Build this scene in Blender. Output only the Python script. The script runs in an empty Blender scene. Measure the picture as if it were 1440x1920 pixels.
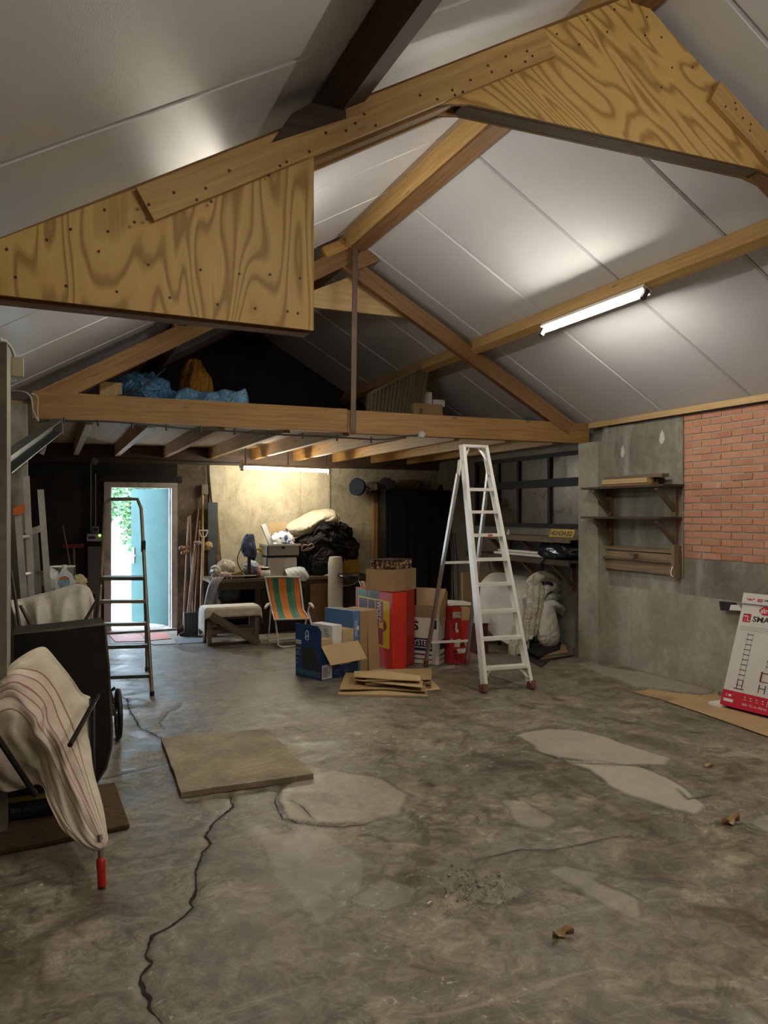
import bpy, bmesh, math, random
import numpy as np
from mathutils import Vector, Matrix, noise as mnoise

R = random.Random(7)
SC = bpy.context.scene
COL = SC.collection

# ------------------------------------------------------------------ camera, world, exposure
YAW = math.radians(23.5)
SY, CY = math.sin(YAW), math.cos(YAW)
EYE = 1.55
F_PX, CX, CYP = 1440.0, 720.0, 962.0
cam = bpy.data.cameras.new('camera')
cam.sensor_fit = 'VERTICAL'
cam.sensor_height = 24.0
cam.lens = 24.0 * F_PX / 1920.0
cam.shift_y = 2.0 / 1920.0
cam.clip_start = 0.05
cam_o = bpy.data.objects.new('camera', cam)
COL.objects.link(cam_o)
cam_o.location = (0, 0, EYE)
cam_o.rotation_euler = (math.pi / 2, 0, -YAW)
SC.camera = cam_o

SC.view_settings.view_transform = 'Standard'
SC.view_settings.look = 'None'
SC.view_settings.gamma = 1.0
SC.view_settings.use_curve_mapping = False
SC.view_settings.exposure = 1.92

LAMP = 40.0        # strength of the roof tubes
LAMP_LOFT = 44.0   # strength of the tube under the loft
SKY = 9.0

w = bpy.data.worlds.new('sky')
SC.world = w
w.use_nodes = True
wn = w.node_tree.nodes
wbg = wn['Background'] if 'Background' in wn else wn.new('ShaderNodeBackground')
wbg.inputs[0].default_value = (0.60, 0.78, 1.0, 1)
wbg.inputs[1].default_value = SKY
try:
    SC.cycles.max_bounces = 10
    SC.cycles.diffuse_bounces = 5
    SC.cycles.sample_clamp_indirect = 6.0
except Exception:
    pass


# ------------------------------------------------------------------ pixel -> world helpers
def at(px, py, y):
    """point on the plane Y=y seen at pixel (px,py)"""
    k = (px - CX) / F_PX
    d = y / (CY - k * SY)
    return Vector((d * (SY + k * CY), y, EYE + (CYP - py) * d / F_PX))


def atx(px, py, x):
    k = (px - CX) / F_PX
    d = x / (SY + k * CY)
    return Vector((x, d * (CY - k * SY), EYE + (CYP - py) * d / F_PX))


def atz(px, py, z=0.0):
    k = (px - CX) / F_PX
    d = (z - EYE) * F_PX / (CYP - py)
    return Vector((d * (SY + k * CY), d * (CY - k * SY), z))


# ------------------------------------------------------------------ materials
class NT:
    def __init__(s, name):
        s.m = bpy.data.materials.new(name)
        s.m.use_nodes = True
        s.t = s.m.node_tree
        s.n = s.t.nodes
        s.b = s.n['Principled BSDF']
        s._tc = None

    def new(s, typ, **kw):
        x = s.n.new(typ)
        for k, v in kw.items():
            setattr(x, k, v)
        return x

    def put(s, sock, v):
        if v is None:
            return
        if hasattr(v, 'is_output'):
            s.t.links.new(v, sock)
        elif isinstance(v, (tuple, list)) and len(v) == 3 and sock.type == 'RGBA':
            sock.default_value = (*v, 1)
        else:
            sock.default_value = v

    def rnd(s):
        return s.new('ShaderNodeObjectInfo').outputs['Random']

    def coord(s, kind='Object', scale=(1, 1, 1), rand=True):
        tc = s.new('ShaderNodeTexCoord')
        mp = s.new('ShaderNodeMapping')
        s.t.links.new(tc.outputs[kind], mp.inputs['Vector'])
        mp.inputs['Scale'].default_value = scale
        out = mp.outputs['Vector']
        if rand:
            ml = s.new('ShaderNodeMath', operation='MULTIPLY')
            s.t.links.new(s.rnd(), ml.inputs[0])
            ml.inputs[1].default_value = 53.7
            ad = s.new('ShaderNodeVectorMath', operation='ADD')
            s.t.links.new(out, ad.inputs[0])
            s.t.links.new(ml.outputs[0], ad.inputs[1])
            out = ad.outputs[0]
        return out

    def noise(s, vec, scale, detail=4, rough=0.55, dist=0.0):
        x = s.new('ShaderNodeTexNoise')
        s.put(x.inputs['Vector'], vec)
        x.inputs['Scale'].default_value = scale
        x.inputs['Detail'].default_value = detail
        x.inputs['Roughness'].default_value = rough
        x.inputs['Distortion'].default_value = dist
        return x.outputs['Fac']

    def ramp(s, fac, stops, interp='LINEAR'):
        x = s.new('ShaderNodeValToRGB')
        x.color_ramp.interpolation = interp
        e = x.color_ramp.elements
        while len(e) < len(stops):
            e.new(0.5)
        for el, (p, c) in zip(e, stops):
            el.position = p
            el.color = (*c, 1) if len(c) == 3 else c
        s.put(x.inputs['Fac'], fac)
        return x.outputs['Color']

    def mix(s, fac, a, b, mode='MIX'):
        x = s.new('ShaderNodeMix', data_type='RGBA', blend_type=mode)
        s.put(x.inputs[0], fac)
        s.put(x.inputs[6], a)
        s.put(x.inputs[7], b)
        return x.outputs[2]

    def math(s, op, a, b=None, c=None, clamp=False):
        x = s.new('ShaderNodeMath', operation=op)
        x.use_clamp = clamp
        s.put(x.inputs[0], a)
        if b is not None:
            s.put(x.inputs[1], b)
        if c is not None:
            s.put(x.inputs[2], c)
        return x.outputs[0]

    def bump(s, h, strength=0.3, dist=0.01, normal=None):
        x = s.new('ShaderNodeBump')
        x.inputs['Strength'].default_value = strength
        x.inputs['Distance'].default_value = dist
        s.put(x.inputs['Height'], h)
        if normal is not None:
            s.put(x.inputs['Normal'], normal)
        return x.outputs['Normal']

    def wrinkle(s, v, scale, strength, normal=None):
        """soft creases: ridges of a warped noise field"""
        a = s.noise(v, scale, 2, 0.5, 1.1)
        b = s.noise(v, scale * 2.7, 2, 0.5, 0.8)
        ra = s.math('POWER', s.math('SUBTRACT', 1.0, s.math('ABSOLUTE', s.math('MULTIPLY', s.math('SUBTRACT', a, 0.5), 4.5)), None, True), 1.4)
        rb = s.math('SUBTRACT', 1.0, s.math('ABSOLUTE', s.math('MULTIPLY', s.math('SUBTRACT', b, 0.5), 4.0)), None, True)
        h = s.math('ADD', ra, s.math('MULTIPLY', rb, 0.35))
        return s.bump(h, strength, 0.25 / scale, normal)

    def attr(s, name):
        x = s.new('ShaderNodeAttribute', attribute_name=name)
        return x.outputs['Fac']

    def sep(s, vec):
        x = s.new('ShaderNodeSeparateXYZ')
        s.put(x.inputs[0], vec)
        return x.outputs

    def comb(s, x_, y_, z_):
        x = s.new('ShaderNodeCombineXYZ')
        s.put(x.inputs[0], x_)
        s.put(x.inputs[1], y_)
        s.put(x.inputs[2], z_)
        return x.outputs[0]

    def done(s, color=None, rough=None, metal=None, normal=None, **kw):
        s.put(s.b.inputs['Base Color'], color)
        s.put(s.b.inputs['Roughness'], rough)
        s.put(s.b.inputs['Metallic'], metal)
        s.put(s.b.inputs['Normal'], normal)
        for k, v in kw.items():
            s.put(s.b.inputs[k], v)
        return s.m


MC = {}


def plain(name, col, rough=0.6, metal=0.0, var=0.12, scale=9.0, bump=0.0, bscale=60.0, dirt=None, wr=None, **kw):
    """plain coloured material with soft procedural mottling"""
    if name in MC:
        return MC[name]
    n = NT(name)
    v = n.coord()
    f = n.noise(v, scale, 5, 0.6)
    lo = tuple(c * (1 - var) for c in col)
    hi = tuple(min(1, c * (1 + var)) for c in col)
    c = n.ramp(f, [(0.3, lo), (0.7, hi)])
    if dirt:
        g = n.noise(v, scale * 0.35, 6, 0.7, 0.4)
        c = n.mix(n.ramp(g, [(0.52, (0, 0, 0)), (0.72, (1, 1, 1))]), c, dirt)
    nm = n.bump(n.noise(v, bscale, 3), bump, 0.004) if bump else None
    if wr:
        nm = n.wrinkle(v, wr[0], wr[1], nm)
    MC[name] = n.done(c, rough, metal, nm, **kw)
    return MC[name]


def wood(name, light, dark, rough=0.6, knots=True, gscale=22.0, contrast=1.0):
    if name in MC:
        return MC[name]
    n = NT(name)
    v = n.coord('UV', (1, 1, 1))
    s = n.sep(v)
    wob = n.noise(v, 1.3, 2)
    vv = n.math('ADD', s[1], n.math('MULTIPLY', wob, 0.05))
    gv = n.comb(n.math('MULTIPLY', s[0], 0.9), n.math('MULTIPLY', vv, gscale), 0.0)
    g = n.noise(gv, 2.0, 5, 0.6, 0.3)
    fine = n.noise(n.comb(n.math('MULTIPLY', s[0], 3.0), n.math('MULTIPLY', s[1], 160.0), 0.0), 1.0, 3)
    f = n.math('ADD', n.math('MULTIPLY', g, 0.8), n.math('MULTIPLY', fine, 0.2))
    c = n.ramp(f, [(0.5 - 0.18 / contrast, dark), (0.5 + 0.16 / contrast, light)])
    blot = n.noise(v, 2.2, 3)
    c = n.mix(n.math('MULTIPLY', blot, 0.35), c, tuple(d * 0.75 for d in dark))
    if knots:
        vo = n.new('ShaderNodeTexVoronoi')
        n.put(vo.inputs['Vector'], n.comb(n.math('MULTIPLY', s[0], 0.55), n.math('MULTIPLY', s[1], 1.6), 0.0))
        vo.inputs['Scale'].default_value = 4.0
        k = n.ramp(vo.outputs['Distance'], [(0.03, (1, 1, 1)), (0.10, (0, 0, 0))])
        c = n.mix(n.math('MULTIPLY', k, 0.8), c, tuple(d * 0.25 for d in dark))
    nm = n.bump(f, 0.25, 0.003)
    MC[name] = n.done(c, rough, 0.0, nm)
    return MC[name]


def plywood(name):
    n = NT(name)
    v = n.coord('UV', (1, 1, 1), rand=False)
    s = n.sep(v)
    # rotary-cut veneer: contour lines of a stretched noise field
    h = n.noise(n.comb(n.math('MULTIPLY', s[0], 0.85), n.math('MULTIPLY', s[1], 3.6), 0.0), 1.0, 2, 0.45, 0.35)
    h = n.math('ADD', h, n.math('MULTIPLY', n.noise(n.comb(n.math('MULTIPLY', s[0], 2.0), n.math('MULTIPLY', s[1], 22.0), 1.3), 1.0, 3), 0.03))
    fr = n.math('FRACT', n.math('MULTIPLY', h, 15.0))
    tri = n.ramp(fr, [(0.0, (0.33, 0.185, 0.045)), (0.14, (0.36, 0.205, 0.052)), (0.32, (0.60, 0.385, 0.125)), (0.80, (0.66, 0.44, 0.155)), (1.0, (0.40, 0.235, 0.06))])
    fine = n.noise(n.comb(n.math('MULTIPLY', s[0], 5.0), n.math('MULTIPLY', s[1], 200.0), 0.0), 1.0, 2)
    c = n.mix(n.math('MULTIPLY', fine, 0.3), tri, (0.36, 0.22, 0.07))
    return n.done(c, 0.55, 0.0, n.bump(fine, 0.15, 0.002))


def concrete(name, lo, mid, hi, scale=1.4, rough=0.85, stain=None, bump=0.35):
    if name in MC:
        return MC[name]
    n = NT(name)
    v = n.coord('Object', rand=False)
    a = n.noise(v, scale, 8, 0.65, 0.5)
    b = n.noise(v, scale * 9, 6, 0.7)
    f = n.math('ADD', n.math('MULTIPLY', a, 0.7), n.math('MULTIPLY', b, 0.3))
    c = n.ramp(f, [(0.34, lo), (0.5, mid), (0.66, hi)])
    if stain:
        st = n.noise(n.comb(n.sep(v)[0], n.sep(v)[1], n.math('MULTIPLY', n.sep(v)[2], 0.25)), scale * 2.6, 5, 0.6)
        c = n.mix(n.ramp(st, [(0.55, (0, 0, 0)), (0.7, (0.7, 0.7, 0.7))]), c, stain)
    h = n.math('ADD', n.noise(v, 14, 6, 0.7), n.math('MULTIPLY', n.noise(v, 90, 3), 0.4))
    MC[name] = n.done(c, rough, 0.0, n.bump(h, bump, 0.012))
    return MC[name]


def emitter(name, col, strength):
    n = NT(name)
    return n.done((0.9, 0.9, 0.85), 0.4, **{'Emission Color': (*col, 1), 'Emission Strength': strength})


# ------------------------------------------------------------------ mesh builder
class MB:
    def __init__(s):
        s.v, s.f, s.uv, s.mi = [], [], [], []
        s.cur = 0

    def face(s, pts, uv=None):
        i = len(s.v)
        s.v += [Vector(p) for p in pts]
        s.f.append(list(range(i, i + len(pts))))
        s.uv.append(uv)
        s.mi.append(s.cur)

    def grid(s, P, uvs=None, closed_u=False):
        """P[r][c] points, shared vertices"""
        i0 = len(s.v)
        nr, nc = len(P), len(P[0])
        for row in P:
            s.v += [Vector(p) for p in row]
        for r in range(nr - 1):
            for c in range(nc if closed_u else nc - 1):
                c2 = (c + 1) % nc
                q = [(r, c), (r, c2), (r + 1, c2), (r + 1, c)]
                s.f.append([i0 + a * nc + b for a, b in q])
                if uvs:
                    s.uv.append([uvs(a, b if not (closed_u and b == 0 and c2 == 0 and k in (1, 2)) else nc) for k, (a, b) in enumerate(q)])
                else:
                    s.uv.append(None)
                s.mi.append(s.cur)
        return s

    def hexa(s, p, along=None):
        """p: 8 corners, 0-3 bottom ring, 4-7 top ring; along: unit vector of the grain"""
        for q in ((3, 2, 1, 0), (4, 5, 6, 7), (0, 1, 5, 4), (1, 2, 6, 5), (2, 3, 7, 6), (3, 0, 4, 7)):
            pts = [Vector(p[i]) for i in q]
            uv = None
            if along is not None:
                nrm = (pts[1] - pts[0]).cross(pts[2] - pts[0])
                if nrm.length > 1e-12:
                    nrm.normalize()
                    if abs(nrm.dot(along)) > 0.9:
                        a = nrm.orthogonal().normalized() * 0.08
                        b = nrm.cross(a)
                    else:
                        a = along
                        b = nrm.cross(a).normalized()
                    uv = [(x.dot(a), x.dot(b) + 0.37 * q[0]) for x in pts]
            s.face(pts, uv)
        return s

    def box(s, x0, x1, y0, y1, z0, z1, along=None):
        if along is None:
            dx, dy, dz = abs(x1 - x0), abs(y1 - y0), abs(z1 - z0)
            along = Vector((1, 0, 0)) if dx >= dy and dx >= dz else (Vector((0, 1, 0)) if dy >= dz else Vector((0, 0, 1)))
        s.hexa([(x0, y0, z0), (x1, y0, z0), (x1, y1, z0), (x0, y1, z0), (x0, y0, z1), (x1, y0, z1), (x1, y1, z1), (x0, y1, z1)], along)
        return s

    def beam(s, A, B, wd, ht, up=(0, 0, 1)):
        A, B = Vector(A), Vector(B)
        t = (B - A).normalized()
        up = Vector(up)
        up = (up - t * up.dot(t)).normalized()
        r = t.cross(up)
        a, b = r * wd / 2, up * ht / 2
        s.hexa([A - a - b, A + a - b, B + a - b, B - a - b, A - a + b, A + a + b, B + a + b, B - a + b], t)
        return s

    def obox(s, c, ux, uy, h):
        """box on a base parallelogram: corner c, edge vectors ux, uy, height vector h"""
        c, ux, uy, h = Vector(c), Vector(ux), Vector(uy), Vector(h)
        al = max((ux, uy, h), key=lambda q: q.length).normalized()
        s.hexa([c, c + ux, c + ux + uy, c + uy, c + h, c + ux + h, c + ux + uy + h, c + uy + h], al)
        return s

    def cyl(s, A, B, r0, r1=None, n=10, cap=True):
        A, B = Vector(A), Vector(B)
        r1 = r0 if r1 is None else r1
        t = (B - A).normalized()
        a = t.orthogonal().normalized()
        b = t.cross(a)
        L = (B - A).length
        ring = lambda P, r: [P + (a * math.cos(k * 2 * math.pi / n) + b * math.sin(k * 2 * math.pi / n)) * r for k in range(n)]
        s.grid([ring(A, r0), ring(B, r1)], lambda i, j: (i * L, j * 2 * math.pi * max(r0, r1) / n), closed_u=True)
        if cap:
            s.face(list(reversed(ring(A, r0))))
            s.face(ring(B, r1))
        return s

    def tube(s, pts, r, n=7, sub=0, closed=False, cap=True):
        pts = [Vector(p) for p in pts]
        if sub:
            pts = spline(pts, sub, closed)
        N = len(pts)
        rings = []
        prev = None
        acc = 0.0
        L = []
        for i, p in enumerate(pts):
            if closed:
                t = (pts[(i + 1) % N] - pts[i - 1]).normalized()
            else:
                t = (pts[min(i + 1, N - 1)] - pts[max(i - 1, 0)])
                t = t.normalized() if t.length > 1e-9 else Vector((0, 0, 1))
            if prev is None:
                a = t.orthogonal().normalized()
            else:
                a = prev - t * prev.dot(t)
                a = a.normalized() if a.length > 1e-6 else t.orthogonal().normalized()
            prev = a
            b = t.cross(a)
            rr = float(np.interp(i / max(1, N - 1), np.linspace(0, 1, len(r)), r)) if isinstance(r, (list, tuple)) else r
            rings.append([p + (a * math.cos(k * 2 * math.pi / n) + b * math.sin(k * 2 * math.pi / n)) * rr for k in range(n)])
            if i:
                acc += (p - pts[i - 1]).length
            L.append(acc)
        if closed:
            rings.append(rings[0])
            L.append(acc)
        s.grid(rings, lambda i, j: (L[i], j * 0.01), closed_u=True)
        if cap and not closed:
            s.face(list(reversed(rings[0])))
            s.face(rings[-1])
        return s

    def prism(s, poly, vec, uvf=None):
        poly = [Vector(p) for p in poly]
        vec = Vector(vec)
        nrm = Vector((0, 0, 0))
        for i in range(len(poly)):
            nrm += poly[i].cross(poly[(i + 1) % len(poly)])
        if nrm.dot(vec) > 0:
            poly.reverse()
        top = [p + vec for p in poly]
        s.face(poly, [uvf(p) for p in poly] if uvf else None)
        s.face(list(reversed(top)), [uvf(p) for p in reversed(top)] if uvf else None)
        n = len(poly)
        for i in range(n):
            j = (i + 1) % n
            s.face([poly[j], poly[i], top[i], top[j]])
        return s

    def lathe(s, prof, o=(0, 0, 0), n=16, axis=(0, 0, 1)):
        o = Vector(o)
        t = Vector(axis).normalized()
        a = t.orthogonal().normalized()
        b = t.cross(a)
        rings = [[o + t * z + (a * math.cos(k * 2 * math.pi / n) + b * math.sin(k * 2 * math.pi / n)) * max(r, 1e-4) for k in range(n)] for r, z in prof]
        s.grid(rings, lambda i, j: (prof[i][1], j / n), closed_u=True)
        return s

    def mesh(s, name, mats, off=(0, 0, 0), smooth=False):
        off = Vector(off)
        me = bpy.data.meshes.new(name)
        me.from_pydata([tuple(v - off) for v in s.v], [], s.f)
        for m in (mats if isinstance(mats, (list, tuple)) else [mats]):
            me.materials.append(m)
        uvl = me.uv_layers.new(name='UVMap')
        k = 0
        buf = np.zeros(len(me.loops) * 2, dtype=np.float32)
        for fi, f in enumerate(s.f):
            u = s.uv[fi]
            if u is None:
                p = [s.v[i] for i in f]
                nrm = (p[1] - p[0]).cross(p[2] - p[0])
                ax = max(range(3), key=lambda q: abs(nrm[q]))
                u = [((q[0], q[1]) if ax == 2 else ((q[1], q[2]) if ax == 0 else (q[0], q[2]))) for q in p]
            for (a, b) in u:
                buf[k] = a
                buf[k + 1] = b
                k += 2
        uvl.data.foreach_set('uv', buf)
        me.polygons.foreach_set('material_index', s.mi)
        if smooth:
            me.polygons.foreach_set('use_smooth', [True] * len(me.polygons))
        me.update()
        return me


def spline(pts, sub, closed=False):
    out = []
    N = len(pts)
    rng = range(N if closed else N - 1)
    for i in rng:
        if closed:
            p0, p1, p2, p3 = pts[i - 1], pts[i], pts[(i + 1) % N], pts[(i + 2) % N]
        else:
            p0, p1, p2, p3 = pts[max(i - 1, 0)], pts[i], pts[i + 1], pts[min(i + 2, N - 1)]
        for k in range(sub):
            t = k / sub
            out.append(0.5 * ((2 * p1) + (p2 - p0) * t + (2 * p0 - 5 * p1 + 4 * p2 - p3) * t * t + (3 * p1 - p0 - 3 * p2 + p3) * t ** 3))
    if not closed:
        out.append(pts[-1])
    return out


def patch(ctrl, nu, nv):
    """smooth surface through a grid of control points; returns rows of points"""
    rows = [spline([Vector(p) for p in r], nu) for r in ctrl]
    cols = [spline([rows[i][j] for i in range(len(rows))], nv) for j in range(len(rows[0]))]
    return [[cols[j][i] for j in range(len(cols))] for i in range(len(cols[0]))]


# ------------------------------------------------------------------ object helpers
def wloc(o):
    v = Vector((0, 0, 0))
    while o is not None:
        v += o.location
        o = o.parent
    return v


def tag(o, label, cat, group=None, kind=None):
    o['label'] = label
    o['category'] = cat
    if group:
        o['group'] = group
    if kind:
        o['kind'] = kind
    return o


def thing(name, label, cat, loc, group=None):
    o = bpy.data.objects.new(name, None)
    o.empty_display_size = 0.1
    COL.objects.link(o)
    o.location = loc
    return tag(o, label, cat, group)


def build(name, mb, mat, parent=None, smooth=False, bevel=0.0, origin=None, kind=None, solid=0.0, subd=0):
    """link the collected shapes (world coordinates) as ONE object"""
    if parent is not None:
        off = wloc(parent)
    else:
        off = Vector(origin) if origin is not None else Vector((0, 0, 0))
    me = mb.mesh(name, mat, off, smooth)
    o = bpy.data.objects.new(name, me)
    COL.objects.link(o)
    if parent is not None:
        o.parent = parent
    else:
        o.location = off
    if subd:
        m = o.modifiers.new('subd', 'SUBSURF')
        m.levels = m.render_levels = subd
    if solid:
        m = o.modifiers.new('solid', 'SOLIDIFY')
        m.thickness = solid
        m.offset = 0
    if bevel:
        m = o.modifiers.new('bevel', 'BEVEL')
        m.width = bevel
        m.segments = 1
        m.limit_method = 'ANGLE'
        m.angle_limit = math.radians(40)
    if kind:
        o['kind'] = kind
    return o


def struct(name, mb, mat, **kw):
    return build(name, mb, mat, kind='structure', **kw)


def empty_struct(name, loc=(0, 0, 0)):
    o = bpy.data.objects.new(name, None)
    COL.objects.link(o)
    o.location = loc
    o['kind'] = 'structure'
    return o


def copy_tree(o, parent=None):
    c = o.copy()
    COL.objects.link(c)
    c.parent = parent
    for ch in list(o.children):
        copy_tree(ch, c)
    return c


def text(s, size, mat, parent, o, xd, yd, depth=0.0008, center=False, name='lettering', shear=0.0, bold=0.0, width=None):
    """flat lettering lying in the plane (xd,yd) with its lower left corner at o (world)"""
    cu = bpy.data.curves.new(name, 'FONT')
    cu.body = s
    cu.size = size
    cu.shear = shear
    cu.offset = bold * size
    cu.resolution_u = 3
    if center:
        cu.align_x = 'CENTER'
    tmp = bpy.data.objects.new('tmp_text', cu)
    COL.objects.link(tmp)
    dg = bpy.context.evaluated_depsgraph_get()
    me = bpy.data.meshes.new_from_object(tmp.evaluated_get(dg))
    bpy.data.objects.remove(tmp)
    xd, yd = Vector(xd).normalized(), Vector(yd).normalized()
    zd = xd.cross(yd)
    if width and len(me.vertices):
        xs = [v.co.x for v in me.vertices]
        k = width / max(1e-6, max(xs) - min(xs))
    else:
        k = 1.0
    off = wloc(parent)
    for v in me.vertices:
        v.co = Vector(o) - off + xd * v.co.x * k + yd * v.co.y + zd * depth
    me.materials.clear()
    me.materials.append(mat)
    me.name = name
    ob = bpy.data.objects.new(name, me)
    COL.objects.link(ob)
    ob.parent = parent
    return ob


def decal(mb, o, xd, yd, x0, x1, y0, y1, depth=0.0006):
    """thin printed rectangle on a face: o lower-left corner of the face"""
    xd, yd = Vector(xd).normalized(), Vector(yd).normalized()
    z = xd.cross(yd) * depth
    o = Vector(o)
    mb.face([o + xd * x0 + yd * y0 + z, o + xd * x1 + yd * y0 + z, o + xd * x1 + yd * y1 + z, o + xd * x0 + yd * y1 + z])


def dpoly(mb, o, xd, yd, pts, depth=0.0008):
    xd, yd = Vector(xd).normalized(), Vector(yd).normalized()
    z = xd.cross(yd) * depth
    o = Vector(o)
    mb.face([o + xd * a + yd * b + z for a, b in pts])


def oval(cx, cy, rx, ry, n=16):
    return [(cx + rx * math.cos(k * 2 * math.pi / n), cy + ry * math.sin(k * 2 * math.pi / n)) for k in range(n)]


def fold(p, amp, freq, seed=0.0):
    q = Vector((p[0] * freq + seed, p[1] * freq - seed, p[2] * freq * 0.7))
    a = mnoise.noise(q)
    b = mnoise.noise(q * 2.3 + Vector((5, 3, 1)))
    return amp * ((1 - abs(a) * 2.2) * 0.7 + b * 0.4)


def blob(mb, c, rad, amp=0.15, freq=5.0, seed=0.0, nu=28, nv=18, flat=None, sq=1.0):
    """lumpy closed body (bags, bundled cloth)"""
    c = Vector(c)
    rows = []
    for i in range(nv + 1):
        th = math.pi * i / nv
        row = []
        for j in range(nu):
            ph = 2 * math.pi * j / nu
            pw = lambda x: math.copysign(abs(x) ** sq, x)
            d = Vector((pw(math.sin(th) * math.cos(ph)), pw(math.sin(th) * math.sin(ph)), pw(math.cos(th))))
            k = 1 + fold(d * 0.35 + c * 0.2, amp, freq, seed)
            p = Vector((d.x * rad[0] * k, d.y * rad[1] * k, d.z * rad[2] * k)) + c
            if flat is not None:
                p.z = max(p.z, flat)
            row.append(p)
        rows.append(row)
    mb.grid(rows, lambda i, j: (j / nu, i / nv), closed_u=True)
    return mb


def nails(mb, pts, nrm, r=0.006):
    for p in pts:
        p = Vector(p)
        mb.cyl(p - Vector(nrm) * 0.002, p + Vector(nrm) * 0.0015, r, n=6)

# ------------------------------------------------------------------ shared materials
WD_GOLD = wood('timber_gold', (0.50, 0.285, 0.085), (0.25, 0.125, 0.032), 0.6)
WD_BROWN = wood('timber_brown', (0.30, 0.155, 0.058), (0.13, 0.064, 0.026), 0.65)
WD_BEAM = wood('timber_beam', (0.38, 0.21, 0.068), (0.18, 0.09, 0.026), 0.65)
WD_FRESH = wood('timber_fresh', (0.62, 0.40, 0.155), (0.38, 0.225, 0.075), 0.6)
WD_DARK = wood('timber_dark', (0.085, 0.048, 0.026), (0.03, 0.017, 0.01), 0.7)
WD_PALE = wood('timber_pale', (0.60, 0.43, 0.22), (0.40, 0.26, 0.11), 0.6)
WD_OLD = wood('timber_old', (0.22, 0.165, 0.10), (0.10, 0.07, 0.04), 0.75)
WD_PLANK = wood('loft_plank', (0.52, 0.36, 0.19), (0.36, 0.22, 0.10), 0.7)
PLY = plywood('plywood_face')
PLYEDGE = wood('plywood_edge', (0.42, 0.27, 0.11), (0.12, 0.07, 0.025), 0.7, False, 90.0)
NAIL = plain('nail_head', (0.05, 0.03, 0.02), 0.5, 0.3)
STEEL = plain('dull_steel', (0.30, 0.30, 0.29), 0.38, 0.85, 0.2)
ALU = plain('aluminium', (0.90, 0.90, 0.88), 0.38, 0.2, 0.06, 6)
BLACK = plain('black_matt', (0.012, 0.012, 0.013), 0.55)
BLACKG = plain('black_gloss', (0.012, 0.012, 0.014), 0.22)
DKGREY = plain('dark_grey', (0.05, 0.052, 0.055), 0.5)
WHITE = plain('white_matt', (0.78, 0.77, 0.73), 0.6, var=0.05)
CREAM = plain('cream_plastic', (0.62, 0.58, 0.46), 0.45, var=0.06)
RED = plain('red_print', (0.62, 0.03, 0.015), 0.38, var=0.08)
CARD = plain('cardboard', (0.38, 0.25, 0.125), 0.8, var=0.10, scale=3, bump=0.1, bscale=120)
CARD2 = plain('cardboard_light', (0.56, 0.40, 0.22), 0.8, var=0.10, scale=3, bump=0.1, bscale=120)
RUST = plain('rusty_iron', (0.10, 0.055, 0.04), 0.75, 0.3, 0.3)
CABLE = plain('grey_cable', (0.34, 0.32, 0.27), 0.5)
CABLEK = plain('black_cable', (0.02, 0.018, 0.016), 0.5)


def panel_mat():
    n = NT('roof_panel_white')
    v = n.coord('Object')
    u = n.coord('UV', rand=False)
    s = n.sep(u)
    f = n.noise(v, 1.2, 4)
    c = n.ramp(f, [(0.3, (0.61, 0.62, 0.675)), (0.7, (0.66, 0.67, 0.725))])
    emb = n.noise(v, 170, 3, 0.7)
    brush = n.noise(n.comb(n.math('MULTIPLY', s[0], 1.5), n.math('MULTIPLY', s[1], 40), 0.0), 1.0, 3)
    rib = n.math('PINGPONG', n.math('ADD', s[1], 0.0), 0.3333)
    ribm = n.ramp(rib, [(0.0, (0, 0, 0)), (0.02, (1, 1, 1))])
    nm = n.bump(emb, 0.42, 0.0012)
    nm = n.bump(n.math('ADD', n.math('MULTIPLY', brush, 0.15), ribm), 0.12, 0.002, nm)
    return n.done(c, 0.31, 0.0, nm)


PANEL = panel_mat()

# ------------------------------------------------------------------ the roof
RX, RZ, RZR = 2.6, 4.19, 4.09     # the two slopes end either side of the ridge beam
SLL, SLR = 0.575, 0.579            # slopes of the two sides
XL, XR = -0.35, 5.35               # room faces of the long walls
Y0, YB = -2.2, 10.5                # front and back walls


def zl(x): return RZ - SLL * (RX - x)
def zr(x): return RZR - SLR * (x - RX)


NL = Vector((SLL, 0, -1)).normalized()    # into the room
NR = Vector((-SLR, 0, -1)).normalized()
mb = MB()
for xe, zf, nn in ((-0.75, zl, NL), (5.95, zr, NR)):
    A = Vector((RX, 0, zf(RX))) - nn * 0.05
    B = Vector((xe, 0, zf(xe))) - nn * 0.05
    for y in (0,):
        p = [Vector((q.x, yy, q.z)) - nn * t for t in (0, 0.08) for q, yy in ((A, Y0 - 0.3), (B, Y0 - 0.3), (B, YB + 0.3), (A, YB + 0.3))]
        mb.hexa(p)
ceiling = struct('ceiling', mb, plain('roof_foam', (0.10, 0.095, 0.08), 0.9))
seam = [Y0 - 0.3] + [-1.38 + k for k in range(0, 13)]
for side, xe, zf, nn in (('l', -0.60, zl, NL), ('r', 5.75, zr, NR)):
    me0 = None
    for y in seam[1:-1]:
        mb = MB()
        xa = RX + (0.004 if side == 'r' else -0.004)
        A = Vector((xa, 0, zf(xa)))
        B = Vector((xe, 0, zf(xe)))
        g = 0.005
        L = (B - A).length
        r = 0.012
        ya, yb = y + g, y + 1.0 - g
        prof = [(ya, 0.04), (ya, r), (ya + r, 0.0), (yb - r, 0.0), (yb, r), (yb, 0.04)]
        rows = [[Vector((q.x, yy, q.z)) - nn * d for yy, d in prof] for q in (A, B)]
        if side == 'r':
            rows.reverse()
        mb.grid(rows, lambda i, j: (i * L, prof[j][0] - ya))
        if me0 is None:
            o = build('roof_panel', mb, PANEL, ceiling)
            me0 = (o.data, y)
            base = o
        else:
            c = base.copy()
            COL.objects.link(c)
            c.parent = ceiling
            c.location = (0, y - me0[1], 0)

# ------------------------------------------------------------------ the floor


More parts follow.
